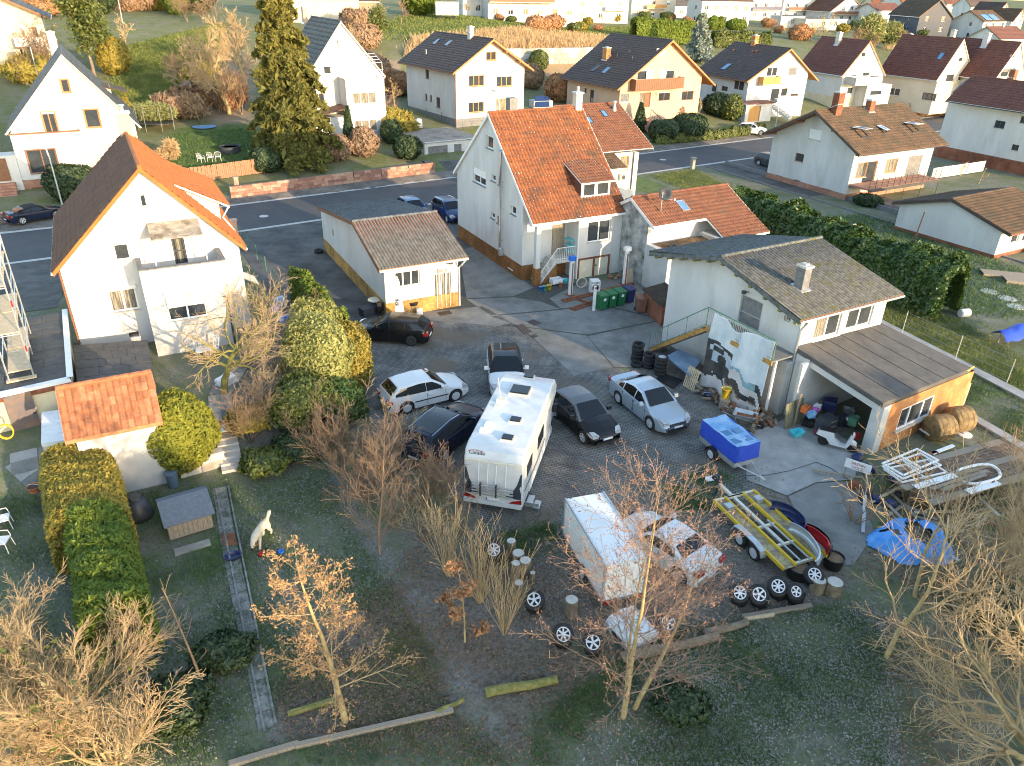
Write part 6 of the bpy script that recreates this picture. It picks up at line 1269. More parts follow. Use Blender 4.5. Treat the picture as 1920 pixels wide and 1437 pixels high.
 # --- yellow car transporter trailer
P=[at(1338,938,.6),at(1413,919,.6)];Q=at(1484,1062,.6);e=(P[1]-P[0]);Wt=e.length;e.normalize();ax_=Vector((e.y,-e.x,0));Lt=(Q-P[0]).dot(ax_);c=(P[0]+P[1])/2+ax_*Lt/2;hd=math.atan2(-ax_.y,-ax_.x)
yt=thing('car_transporter_trailer','empty yellow tandem-axle car transporter trailer with steel ramps','trailer',(c.x,c.y,.012),hd);L2,W2=Lt/2,Wt/2
for sg in(1,-1):
 for y_ in(W2,W2-.52):
  b=MB();b.box(-L2,sg*y_-.03,.5,L2,sg*y_+.03,.64);b.build('side_rail',M['yellow'],yt)
 b=MB();b.box(-L2,sg*(W2-.49),.52,L2,sg*(W2-.03),.54);b.build('wheel_track',mat('leafy_track_plate',(.30,.22,.05),(.40,.34,.22),.8,5,c3=(.22,.17,.13),s3=4,t3=(.48,.55)),yt)
 for x_ in(.05,-.75):add_wheel(yt,(x_,sg*(W2+.14),.3),sg,.3,.19,9,'cap')
 b=MB();pr=[(-1.2,.42),(-1.1,.66),(-.75,.74),(.05,.74),(.42,.66),(.52,.42),(.48,.42),(.38,.62),(.05,.70),(-.75,.70),(-1.06,.62),(-1.16,.42)];b.prism(pr,sg*(W2+.04),sg*(W2+.27),'y');b.build('mudguard',M['steel'] if sg>0 else M['navyplastic'],yt)
 b=MB();b.box(L2-.75,sg*(W2-.4),.545,L2-.45,sg*(W2-.12),.72);b.build('wheel_chock',M['steel'],yt)
for x_ in(L2-.02,.1,-.95,-L2+.1):b=MB();b.box(x_-.04,-W2+.54,.48,x_+.04,W2-.54,.58);b.build('cross_member',M['creamwood'],yt)
b=MB();b.box(L2-.05,-W2,.5,L2+.04,W2,.58);b.build('front_beam',M['creamwood'],yt)
b=MB();b.box(-.9,-.06,.44,L2+1.0,.06,.53);b.build('drawbar',M['creamwood'],yt)
b=MB();b.tube([(L2+.85,.14,.1),(L2+.85,.14,1.0)],.04,6);b.lathe([(.1,0),(.11,.03)],10,(L2+.85,.14,.05));b.box(L2+.9,-.12,.55,L2+1.3,.12,.75);b.build('jockey_wheel',M['darkmetal'],yt)
for k,y_ in enumerate((.12,-.25)):b=MB();b.box(-L2+.1,y_,.58,.3,y_+.05,.63);b.build('steel_bar',M['steel'],yt)
def bumper(name,label,pa,pb,z,m,lift=.1,bend=.35):
 a,b_=at(*pa,z),at(*pb,z);d=b_-a;L=d.length;hd=math.atan2(d.y,d.x);t=thing(name,label,'bumper',((a.x+b_.x)/2,(a.y+b_.y)/2,gz(a.x,a.y)),hd)
 bb=MB();N=15
 for i in range(N):
  s=-1+2*i/(N-1);x=s*L/2;y=bend*(1-abs(s)**2.6)-bend*.4
  for(dy,dz) in((.0,.0),(.10,.08),(.12,.22),(.05,.36),(-.02,.42)):bb.v.append((x,y+dy-.12*abs(s)**4,z-.15+dz))
 bb.f=[(i*5+j,(i+1)*5+j,(i+1)*5+j+1,i*5+j+1) for i in range(N-1) for j in range(4)]
 o=bb.build('shell',M[m] if isinstance(m,str) else m,t,True);o.modifiers.new('thick','SOLIDIFY').thickness=.025;return t
bumper('car_bumper','silver car bumper lying along the yellow transporter trailer',(1488,990),(1538,1065),.75,P_SILVER)
bumper('car_bumper','dark blue-black bumper leaning behind the yellow transporter trailer',(1452,948),(1515,998),.7,'navyplastic')
bumper('car_bumper','black bumper with red reflector lying right of the silver bumper',(1508,990),(1560,1042),.5,'black')
bumper('car_bumper','red plastic body strip on the ground behind the black bumper',(1513,996),(1556,1034),.75,'redplastic',bend=.1)
# ------ vegetation
def cards(P,size,asp=1.6,nrm=None,spread=1.,m=None,name='leaves',var=.35,bend=True):
 """one small leaf quad per point"""
 P=np.asarray(P,float);n=len(P)
 d=rng.normal(size=(n,3));
 if nrm is not None:d=d*spread+np.asarray(nrm)*1.2
 d/=np.linalg.norm(d,axis=1)[:,None]+1e-9
 a=np.cross(d,rng.normal(size=(n,3)));a/=np.linalg.norm(a,axis=1)[:,None]+1e-9;b=np.cross(d,a)
 s=size*(1+var*rng.normal(size=(n,1))).clip(.4,2)
 A=a*s*.5;B_=b*s*.5*asp
 V=np.stack([P-B_,P+A*.8,P+B_,P-A*.8],1).reshape(-1,3)
 return V,np.arange(4*n).reshape(n,4)
def lump(dirs,k,seed):
 r_=np.random.default_rng(seed);o=np.zeros(len(dirs))
 for i in range(7):w=r_.normal(size=3)*(1.5+.9*i);o+=np.sin(dirs@w+r_.uniform(0,6))/(1+.5*i)
 return 1+k*o/2.2
def fol_obj(t,V,F_,m,name='foliage',kind='stuff'):return obj(name,np_mesh(name,V,F_,M[m] if isinstance(m,str) else m),t,kind)
def bush(name,label,base,rx,ry,rz,n,size,m,k=.18,shape='ball',group=None,cat='bush',core=.82,zoff=0.,asp=1.6,stem=True,rot=0.):
 t=thing(name,label,cat,base,rot,group);seed=random.randrange(10**6)
 d=rng.normal(size=(n,3));d/=np.linalg.norm(d,axis=1)[:,None]
 def surf(d):
  f=lump(d,k,seed)
  if shape=='cone':
   h=(d[:,2:]+1)/2;rad=(1.02-h)**.75;ang=np.arctan2(d[:,1],d[:,0]);return np.stack([np.cos(ang)*rad[:,0]*rx*f,np.sin(ang)*rad[:,0]*ry*f,h[:,0]*2*rz],-1)
  if shape=='box':p=3.2;q=d/(np.sum(np.abs(d)**p,1)**(1/p))[:,None];return q*np.array([rx,ry,rz])*f[:,None]+np.array([0,0,rz])
  return d*np.array([rx,ry,rz])*f[:,None]+np.array([0,0,rz*.92])
 depth=1-.3*rng.random((n,1))**2.2
 c=np.array([0,0,rz]);S=surf(d);P=c+(S-c)*depth;P[:,2]=np.maximum(P[:,2],.03);P[:,2]+=zoff
 V,F_=cards(P,size,asp,d,.75);o=fol_obj(t,V,F_,m)
 if core:
  bm=bmesh.new();bmesh.ops.create_icosphere(bm,subdivisions=3,radius=1);vs=np.array([v.co for v in bm.verts]);vs/=np.linalg.norm(vs,axis=1)[:,None];W=c+(surf(vs)-c)*core
  for v,w in zip(bm.verts,W):v.co=(w[0],w[1],max(w[2],0)+zoff)
  me=bpy.data.meshes.new('inner_foliage');bm.to_mesh(me);bm.free();me.materials.append(M[m] if isinstance(m,str) else m);obj('inner_foliage',me,t)
 if stem:b=MB();b.tube([(0,0,-.2),(0,0,zoff+rz*.6)],max(.04,rx*.06),6);b.build('stem',M['bark'],t)
 return t
def hedge(name,label,pts,w,h,n,size,m,k=.14,cat='hedge',hv=.1,group=None,asp=1.6):
 pts=[Vector((p[0],p[1],gz(p[0],p[1]))) for p in pts];c=pts[0];t=thing(name,label,cat,tuple(c),0,group)
 L=[(pts[i+1]-pts[i]).length for i in range(len(pts)-1)];T=sum(L);cum=np.cumsum([0]+L);A=np.array([list(p-c) for p in pts])
 def frame(s):
  X=np.stack([np.interp(s,cum,A[:,i]) for i in range(3)],-1);i=np.clip(np.searchsorted(cum,s)-1,0,len(L)-1);d=(A[i+1]-A[i])[:,:2];d=d/np.linalg.norm(d,axis=1)[:,None];return X,np.stack([-d[:,1],d[:,0]],-1),d
 ph=rng.uniform(0,6,8)
 def surf(s,a):
  X,nn,dd=frame(s);f=1+k*(np.sin(s*1.9+ph[0]+3*np.cos(a))+np.sin(s*4.3+ph[1]+2*a)+.7*np.sin(s*8.7+ph[2]+5*a))/2
  ca,sa=np.cos(a),np.sin(a);p=5.;q=(np.abs(ca)**p+np.abs(sa)**p)**(-1/p)
  e=np.minimum(1,np.minimum(s,T-s)/(w*.3)+.82)
  y=ca*q*w/2*f*e;z=sa*q*h*(1+hv*np.sin(s*1.1+ph[3])+hv*.6*np.sin(s*2.7+ph[4]))*(.8+.2*e)*f
  P=X.copy();P[:,:2]+=nn*y[:,None];P[:,2]+=np.maximum(z,0);N=np.zeros_like(P);N[:,:2]=nn*ca[:,None];N[:,2]=sa;return P,N
 s=rng.uniform(0,T,n);a=rng.uniform(.02,math.pi-.02,n);P,N=surf(s,a);X,_,_=frame(s);X[:,2]+=h*.45
 P=X+(P-X)*(1-.28*rng.random((n,1))**2.);V,F_=cards(P,size,asp,N,.8);fol_obj(t,V,F_,m)
 ns,na=max(6,int(T/.5)),12;S,Aa=np.meshgrid(np.linspace(0.01,T-.01,ns),np.linspace(.01,math.pi-.01,na),indexing='ij');P,N=surf(S.ravel(),Aa.ravel());X,_,_=frame(S.ravel());X[:,2]+=h*.4;P=X+(P-X)*.84
 idx=np.arange(ns*na).reshape(ns,na);fol_obj(t,P,np.stack([idx[:-1,:-1],idx[1:,:-1],idx[1:,1:],idx[:-1,1:]],-1).reshape(-1,4),m,'inner_foliage',None);return t
def tubes(lines,minr=0.):
 """polylines with radii -> one mesh of thin tubes (fewer sides when thin)"""
 V,F4=[],[];o=0
 for pts,rad in lines:
  pts=np.asarray(pts);m=len(pts);k=7 if rad[0]>.06 else 5 if rad[0]>.025 else 3
  d=np.gradient(pts,axis=0);d/=np.linalg.norm(d,axis=1)[:,None]+1e-9
  ref=np.array([0,0,1.]) if abs(d[0][2])<.9 else np.array([1.,0,0]);a=np.cross(d,ref);a/=np.linalg.norm(a,axis=1)[:,None]+1e-9;b=np.cross(d,a)
  th=np.arange(k)*2*np.pi/k;r_=np.maximum(np.asarray(rad),minr)[:,None,None]
  V.append((pts[:,None]+r_*(a[:,None]*np.cos(th)[None,:,None]+b[:,None]*np.sin(th)[None,:,None])).reshape(-1,3))
  i=np.arange(m-1)[:,None]*k;j=np.arange(k)[None];j2=(j+1)%k
  F4.append((np.stack([i+j,i+j2,i+k+j2,i+k+j],-1)+o).reshape(-1,4));o+=m*k
 return np.concatenate(V),np.concatenate(F4)
def grow(p,d,L,r,lev,P,out):
 n=max(2,min(9,int(L/P.get('seg',.35))+1));pts=[p];d=d/np.linalg.norm(d);wig=P['wig'][min(lev,len(P['wig'])-1)];tro=P['trop'][min(lev,len(P['trop'])-1)];ds=[d]
 for i in range(n):
  d=d+rng.normal(size=3)*wig+np.array([0,0,tro]);d/=np.linalg.norm(d);pts.append(pts[-1]+d*L/n);ds.append(d)
 t=np.linspace(0,1,n+1);rad=r*(1-(1-P.get('tip',.25))*t);out[lev].append((np.array(pts),rad))
 if lev+1>=P['lev']:return
 nc=P['n'][lev];nc=max(1,int(round(nc*(min(1.3,L/P['ref'][lev]) if 'ref' in P else 1))))
 for k in range(nc):
  tt=P['t0'][lev]+(1-P['t0'][lev])*(k+rng.random())/nc;i=min(int(tt*n),n-1);f=tt*n-i;q=pts[i]*(1-f)+pts[i+1]*f;dd=ds[i+1]
  a=np.cross(dd,rng.normal(size=3));a/=np.linalg.norm(a)+1e-9
  if P.get('whorl') and lev==0:az=k*2.4+rng.normal()*.3;a=np.array([math.cos(az),math.sin(az),0.])
  ang=P['ang'][lev]*(1+rng.normal()*.18);nd_=dd*math.cos(ang)+a*math.sin(ang)
  sh=(1-P['sh'][lev]*tt);grow(q,nd_,L*P['lr'][lev]*sh*rng.uniform(.7,1.2),max(r*(1-(1-P.get('tip',.25))*tt)*P['rr'][lev],P.get('minr',.006)),lev+1,P,out)
def tree(name,label,base,P,h,r,m_trunk='bark',m_twig='twig',lean=(0,0,1),leaf=None,group=None,cat='tree',stems=1,sspread=.35,minr=.006):
 t=thing(name,label,cat,base,0,group);out=[[] for _ in range(P['lev'])]
 for s in range(stems):
  d=np.array(lean,float);a=s*2*math.pi/stems+rng.random()
  if stems>1:d=d+np.array([math.cos(a),math.sin(a),0])*sspread*rng.uniform(.5,1.2)
  grow(np.array([0.,0,-.15]),d,h*(1 if s==0 else rng.uniform(.75,1)),r,0,P,out)
 V,F_=tubes(out[0]);obj('trunk',np_mesh('trunk',V,F_,M[m_trunk],True),t)
 if P['lev']>1 and out[1]:V,F_=tubes(out[1],minr);obj('branches',np_mesh('branches',V,F_,M[m_trunk if P.get('thick') else m_twig],True),t,'stuff')
 rest=sum(out[2:],[])
 if rest:V,F_=tubes(rest,minr);obj('twigs',np_mesh('twigs',V,F_,M[m_twig]),t,'stuff')
 if leaf:
  m_,n,size,asp,jit=leaf[:5];src=sum(out[-2:],[]) if len(out)>2 else out[-1];pts=np.concatenate([q[0][1:] for q in src])
  P_=pts[rng.integers(0,len(pts),n)]+rng.normal(size=(n,3))*jit;P_[:,2]-=size*.4*(asp>2)
  if len(leaf)>5:P_=P_[P_[:,2]>leaf[5]*h]
  V,F_=cards(P_,size,asp);fol_obj(t,V,F_,m_,'catkins' if asp>2 else 'dry_leaves')
 return t,out
OPEN=dict(lev=4,n=[9,8,7],t0=[.25,.2,.15],ang=[.75,.7,.65],lr=[.62,.5,.42],sh=[.35,.4,.4],rr=[.55,.5,.5],wig=[.10,.14,.16,.16],trop=[.02,.06,.05,.04],ref=[4,2.2,1.])
EXC=dict(lev=3,n=[30,8],t0=[.22,.15],ang=[1.05,.7],lr=[.36,.42],sh=[.72,.4],rr=[.34,.5],wig=[.035,.06,.09],trop=[.03,.05,.05],whorl=True,tip=.12,ref=[6,1.6],seg=.45)
SHRUB=dict(lev=4,n=[7,7,6],t0=[.15,.15,.1],ang=[.55,.6,.55],lr=[.62,.55,.5],sh=[.3,.35,.3],rr=[.6,.55,.55],wig=[.10,.12,.14,.14],trop=[.03,.04,.04,.03],ref=[2.5,1.4,.7])
OLD=dict(lev=4,n=[8,11,6],t0=[.35,.15,.1],ang=[1.0,.75,.6],lr=[.95,.40,.45],sh=[.3,.4,.4],rr=[.62,.38,.5],wig=[.12,.18,.16,.16],trop=[.0,.02,.08,.05],ref=[2.5,2.4,.9],thick=True)
def B(px,py,dz=0.):g=G(px,py);return(g.x,g.y,g.z+dz)
tree('hornbeam_tree','slender young tree with orange dry leaves on its upper left branches, lower lawn',B(648,1352),EXC,6.6,.10,'bark_gold','twig',lean=(-.09,.02,1),leaf=('leaf_straw',6000,.036,2.0,.05,.28))
ALD=dict(EXC,lev=4,n=[34,8,3],lr=[.46,.42,.4],sh=[.5,.4,.4],t0=[.13,.1,.1],ang=[.95,.65,.6],rr=[.32,.5,.5],wig=[.04,.07,.09,.1],trop=[.03,.05,.05,.03],tip=.06,ref=[6,1.6,.8])
tree('alder_tree','twin-stemmed yellow-barked tree full of reddish catkins, in front of the white box trailer',B(1168,1345),ALD,7.4,.09,'bark_gold','twig_red',lean=(.015,.05,1),leaf=('leaf_red',4200,.027,2.4,.05),minr=.0045)
tree('alder_tree','leaning yellow-barked catkin stem right of the twin-stemmed tree',B(1188,1330),dict(ALD,n=[24,7,3],t0=[.2,.1,.1]),5.8,.08,'bark_gold','twig_red',lean=(.28,.12,1),leaf=('leaf_red',2400,.027,2.4,.05),minr=.0045)
tree('alder_tree','thin upright catkin leader behind the twin yellow stems',B(1172,1325),dict(ALD,n=[16,7,3],t0=[.4,.1,.1]),7.0,.055,'bark_gold','twig_red',lean=(.06,.14,1),leaf=('leaf_red',1800,.027,2.4,.05),minr=.0045)
tree('young_fruit_tree','thin bare young fruit tree between the golden hedge and the slab path',B(386,1300),dict(EXC,n=[18,3],lr=[.34,.4],t0=[.3,.2],ang=[.85,.6]),4.0,.05,'twig_brown','twig_red',lean=(-.06,0,1))
tree('bare_bush','big sunlit straw-coloured bare bush filling the lower left corner',B(110,1400),dict(SHRUB,n=[9,9,8],lr=[.68,.6,.5]),3.0,.06,'bark_gold','twig',minr=.0045,stems=12,sspread=.75,leaf=('leaf_ivy',700,.09,1.5,.1))
tree('bare_bush','sunlit bare bush at the left edge above the corner bush',B(30,1290),dict(SHRUB,n=[8,8,7]),2.9,.06,'bark_gold','twig',stems=7,sspread=.7)
tree('bare_bush','bare golden bush right of the big corner bush, against the dark lawn',B(215,1437),dict(SHRUB,n=[8,8,7]),2.7,.06,'bark_gold','twig',stems=7,sspread=.7)
tree('bare_tree','open-branched bare tree in front of the blue plastic sheet pile',B(1660,1235),dict(OPEN,n=[8,8,5],lr=[.78,.55,.45],ang=[.7,.6,.6]),5.2,.085,'bark_gold','twig',lean=(.1,.12,1))
tree('bare_tree','gnarled bare branches reaching in from the bottom right corner',(14.4,12.4,0),dict(OPEN,n=[10,9,6],lr=[.85,.55,.45]),4.6,.15,'bark_gold','twig',lean=(-.35,.25,1),stems=3,sspread=.45)
tree('bare_tree','bare thicket tree at the right edge above the corner branches',(17.5,18.6,0),dict(OPEN,n=[10,9,6],lr=[.8,.55,.45]),4.6,.13,'bark','twig',lean=(-.2,.1,1),stems=3,sspread=.45)
tree('bare_tree','thin bare sapling left of the blue sheet pile by the pavers',B(1716,1120),dict(OPEN,n=[7,6,4]),4.4,.07,'bark_gold','twig',lean=(-.12,.05,1))
for k,(px,py,lb) in enumerate([(1830,1180,'tangled bare shrub right of the blue sheet pile'),(1880,1080,'tangled bare shrub at the right edge below the hay bales'),(1790,1260,'low bare shrub beside the worn footpath at the right')]):tree('bare_shrub',lb,B(px,py),SHRUB,2.2,.045,'twig_brown','twig',stems=6,sspread=.7,cat='shrub')
tree('bare_tree','bare reddish tree between the lawn and the dark estate car',B(712,1040),dict(EXC,n=[50,10],lr=[.46,.45],t0=[.06,.1],ang=[.7,.6],tip=.05),5.0,.05,'twig_brown','twig_brown',lean=(-.02,.1,1))
for k,(px,py,h_,lb) in enumerate([(640,880,3.2,'grey bare shrub below the variegated bush, left of the white hatchback'),(735,900,3.4,'dense grey bare shrub left of the dark estate car'),(690,940,3.0,'bare shrub in front of the reddish tree, beside the ivy ground'),(790,960,3.0,'bare shrub between the dark estate car and the motorhome')]):tree('bare_shrub',lb,B(px,py),dict(SHRUB,trop=[.05,.05,.04,.03]),h_*.75,.04,'bark','twig_brown',stems=8,sspread=.5,cat='shrub')
for k,(px,py,n_,lb) in enumerate([(900,1130,16,'clump of tall yellowish willow shoots by the alloy wheel fence'),(840,1080,12,'clump of tall dry shoots in front of the motorhome'),(945,1190,12,'clump of grey-green shoots left of the wheel fence')]):tree('willow_shoots',lb,B(px,py),dict(lev=2,n=[5],t0=[.4],ang=[.35],lr=[.35],sh=[.3],rr=[.5],wig=[.05,.08],trop=[.02,.03],seg=.4,tip=.3),3.2,.016,'twig','twig',stems=n_*2,sspread=.28,cat='shrub')
tree('beech_sapling','small tree holding pale brown-pink leaves beside the willow shoots',B(872,1205),dict(EXC,n=[16,5],lr=[.34,.45]),3.1,.04,'bark_gold','twig_brown',leaf=('leaf_brown',1100,.085,1.5,.07))
tree('mossy_fruit_tree','old moss-covered fruit tree spreading in front of the left gable house',B(418,738),dict(OLD,n=[11,14,8]),4.0,.19,'moss','twig',lean=(.12,-.05,1))
tree('mossy_fruit_tree','second mossy fruit tree with arching water shoots behind the slab path',B(500,650),dict(OLD,n=[9,13,8]),2.9,.15,'moss','twig',lean=(.2,.0,1))
bush('holly_bush','large variegated yellow-green evergreen bush between garden and yard',B(605,745),1.75,1.75,2.0,21000,.095,'leaf_var',k=.34)
bush('holly_bush','shorter golden-green evergreen bush at the yard side of the variegated bush',B(660,720),1.1,1.1,1.7,10000,.085,'leaf_gold',k=.32)
bush('evergreen_bush','green ivy-clad lower bush in front of the large variegated bush',B(575,800),1.3,1.2,1.3,10000,.09,'leaf_ivy',k=.35)
bush('evergreen_bush','dark green bush below the golden evergreen at the yard edge',B(645,790),1.0,1.0,1.1,7000,.09,'leaf_laurel',k=.35)
bush('evergreen_bush','pale green upper lump behind the large variegated bush',B(600,690),1.2,1.2,1.9,9000,.09,'leaf_var',k=.35)
hedge('thuja_hedge','bright green thuja hedge row left of the black five-door hatchback',[G(648,660)[:2],G(560,560)[:2]],1.0,2.1,8000,.12,'leaf_green',hv=.05)
bush('thuja_bush','round yellow-green thuja ball beside the blue barrel',B(348,862),1.45,1.45,1.55,24000,.075,'leaf_yew',k=.15,cat='shrub',asp=2.2)
hedge('golden_hedge','broad clipped golden conifer hedge in front of the salmon-tiled shed',[G(160,915)[:2],G(190,1060)[:2]],2.5,2.2,40000,.08,'leaf_gold',k=.03,asp=2.0,hv=.02)
hedge('green_hedge','bright green conifer hedge continuing the golden hedge towards the camera',[G(196,1030)[:2],G(222,1145)[:2],G(238,1240)[:2]],1.9,2.15,28000,.08,'leaf_green',k=.05,asp=2.4,hv=.04)
hedge('laurel_hedge','long tall glossy laurel hedge right of the workshop roof',[G(1385,440)[:2],G(1480,480)[:2],G(1600,540)[:2],G(1700,570)[:2],G(1775,597)[:2]],3.0,3.5,60000,.16,'leaf_laurel',k=.09,hv=.05)
for k,(px,py,r_,m,lb) in enumerate([(500,880,.9,'leaf_ivy','ivy mound beside the stone garden steps'),(560,850,1.0,'leaf_dark','dark evergreen mound below the variegated bush'),(610,830,.8,'leaf_ivy','ivy-green mound left of the grey bare shrubs'),(470,800,.8,'leaf_gold','yellowish shrub behind the garden steps'),(540,790,.9,'leaf_dark','dark shrub under the mossy fruit tree'),(1265,1330,.7,'leaf_dark','low dark bramble right of the twin-stemmed tree'),(420,1235,.7,'leaf_dark','low dark undergrowth behind the thin fruit tree'),(345,1330,.8,'leaf_dark','low dark undergrowth below the thin fruit tree'),(1890,1180,1.2,'leaf_dark','dark ivy bush at the right edge behind bare branches')]):bush('undergrowth',lb,B(px,py),r_*1.2,r_*1.1,r_*.5,2600,.10,m,k=.3,cat='shrub',stem=False)
for k,(px,py) in enumerate([(470,690),(520,700),(560,660),(540,730),(500,760),(470,830),(590,800),(640,800),(600,860),(690,860),(750,840),(660,930),(740,990),(800,1010),(830,960),(870,1000)]):
 tree('bare_shrub','grey-brown bare shrub in the tangle between the left garden and the yard',B(px,py),dict(SHRUB,n=[7,6,5],trop=[.05,.05,.04,.03]),1.5+.5*(k%3),.03,'bark',('twig_brown','twig','twig_brown')[k%3],stems=6,sspread=.55,cat='shrub',group='bare shrubs between garden and yard')
for k,(px,py) in enumerate([(1640,930),(1700,945),(1790,960),(1850,930),(1900,960),(1830,1040),(1880,1010),(1600,980),(1770,1100),(1840,1120),(1905,1080),(1870,880),(1910,900)]):
 tree('bare_shrub','tangled bare shrub in the junk corner at the right',B(px,py),dict(SHRUB,n=[7,6,4]),1.1+.35*(k%3),.03,'twig_brown',('twig','twig_brown')[k%2],stems=6,sspread=.8,cat='shrub',group='tangled shrubs in the junk corner')
def conifer(name,label,base,h,r,n,size,m,cat='tree',droop=.25):
 t=thing(name,label,cat,base);b=MB();b.tube([(0,0,-.5),(0,0,h*.97)],r*.07,8,.03);b.build('trunk',M['bark'],t);P,N=[],[];nb=int(h*7)
 lines=[]
 for i in range(nb):
  z=h*(.05+.94*(i/nb));L=r*(1-(i/nb))**.8*rng.uniform(.65,1.1)+.15;az=i*2.4+rng.normal()*.3;d=np.array([math.cos(az),math.sin(az)])
  k=max(6,int(n/nb*(L/r)*2.));s=rng.random(k)**.7;w=rng.normal(size=k)*.13*L*(1.1-s)*2.2;zz=z+L*(.12*np.sin(s*3)-droop*s*s)+rng.normal(size=k)*.10-np.abs(w)*.25
  q=np.stack([d[0]*s*L-d[1]*w,d[1]*s*L+d[0]*w,zz],-1);P.append(q);lines.append((np.array([[0,0,z],[d[0]*L*.5,d[1]*L*.5,z+L*.06],[d[0]*L,d[1]*L,z-L*droop*.8]]),np.array([.05,.035,.01])))
 V,F_=tubes(lines);obj('branches',np_mesh('branches',V,F_,M['bark']),t,'stuff');V,F_=cards(np.concatenate(P),size,2.2);fol_obj(t,V,F_,m,'needles');return t
g=G(545,318);conifer('spruce_tree','huge shaggy sunlit spruce left of the pergola villa',(g.x,g.y+2,gz(g.x,g.y+2)),19.5,4.6,30000,.34,'leaf_spruce')
for px,py,r_,rz,m,sh,lb in[(545,305,1.6,1.7,'leaf_ivy','ball','bright green ivy bush at the foot of the big spruce'),(500,322,1.5,1.2,'leaf_dark','ball','dark green bush above the red street wall'),(657,283,.8,2.3,'leaf_dark','cone','dark columnar yew in front of the villa bay'),(763,297,1.5,1.2,'leaf_dark','ball','round dark clipped bush beside the double garage'),(632,300,1.5,1.3,'twig_brown','ball','purplish twiggy bush before the villa'),(683,292,1.5,1.5,'twig_brown','ball','brown leafless bush beside the dark yew'),(735,268,1.2,1.3,'leaf_dark','ball','small dark bush near the garage side wall'),(600,305,1.4,1.0,'leaf_ivy','ball','low green shrub on the bank above the red wall'),(142,372,2.0,1.5,'leaf_dark','ball','broad dark rhododendron beside the brown garage door'),(157,312,.5,2.2,'leaf_green','cone','slim green cypress against the corner villa wall'),(243,232,.7,1.6,'leaf_gold','cone','small golden cypress beside the trampoline'),(1198,245,1.0,1.7,'leaf_dark','cone','tall clipped conifer cone beside the red garden steps'),(1240,262,1.7,1.2,'leaf_dark','box','clipped dark hedge block at the red garden steps'),(1290,258,2.6,1.5,'leaf_dark','ball','wide rounded hedge below the peach house'),(1345,215,2.2,1.6,'leaf_dark','ball','dark shrub right of the peach house corner'),(1370,225,1.6,1.7,'leaf_ivy','ball','lighter green shrub before the small garage'),(1265,225,1.2,1.2,'twig_brown','ball','greyish lavender shrub at the peach house wall'),(1010,130,1.5,1.4,'leaf_ivy','ball','green shrub at the foot of the stone wall'),(1050,190,2.2,2.0,'leaf_brown','ball','rusty brown beech hedge clump beside the peach house'),(995,165,2.0,1.7,'twig_brown','ball','greyish bare shrub between oak-window house and peach house'),(1703,195,1.1,1.0,'leaf_dark','ball','round clipped shrub by the bay window house'),(1637,205,.7,1.1,'leaf_dark','cone','small dark cone shrub at the steep house balcony'),(1595,200,.6,.8,'leaf_dark','ball','small dark shrub at the foot of the steep house'),(1625,385,1.2,.5,'leaf_dark','ball','low dark groundcover shrub below the terrace deck'),(1315,47,1.4,1.5,'leaf_green','ball','leftmost clipped ball shrub below the twin-window house'),(1335,56,1.4,1.7,'leaf_green','ball','middle clipped ball shrub below the twin-window house'),(1349,56,1.2,1.5,'leaf_green','ball','rightmost clipped ball shrub below the twin-window house'),(1378,56,2.6,1.3,'leaf_green','ball','wide clipped shrub right of the three ball shrubs'),(218,140,2.2,2.3,'leaf_gold','ball','golden brown rounded bush behind the corner villa'),(332,27,2.0,2.4,'leaf_green','ball','round yellow-green bush by the upper lane'),(790,30,3.6,4.0,'leaf_green','ball','big round green tree beside the green trailer on the meadow'),(368,20,4,3,'leaf_dark','ball','dark hedge mass at the top edge left of the barn'),(190,25,3,3.5,'leaf_dark','ball','dark conifer mass at the top edge above the ivy tree')]:
 g=G(px,py);dist=math.hypot(g.x,g.y);bush('shrub',lb,tuple(g),r_,r_,rz,int(1500+1700*r_),.10+dist*.0012,m,k=.16,shape=sh,cat='shrub')
hedge('garden_hedge','low clipped hedge along the pavement before the peach house',[G(1225,270)[:2],G(1330,262)[:2],G(1430,248)[:2]],1.1,1.1,6000,.17,'leaf_ivy')
hedge('tall_hedge','tall clipped sunlit hedge behind the peach house roof',[G(1186,78)[:2],G(1298,84)[:2]],2.2,4.2,12000,.32,'leaf_green',k=.04,hv=.02)
hedge('tall_hedge','long green-brown hedge behind the porch house roof',[G(1335,88)[:2],G(1440,92)[:2]],2.0,3.0,8000,.32,'leaf_ivy',k=.08,hv=.06)
hedge('clipped_hedge','brown-green clipped hedge left of the broad white house',[G(1700,214)[:2],G(1762,218)[:2]],.9,1.6,4000,.2,'leaf_brown',k=.04)
g=G(1308,115);conifer('blue_spruce','silvery blue spruce between the peach house and the porch house',tuple(g),8.0,3.2,9000,.36,'leaf_blue',droop=.1)
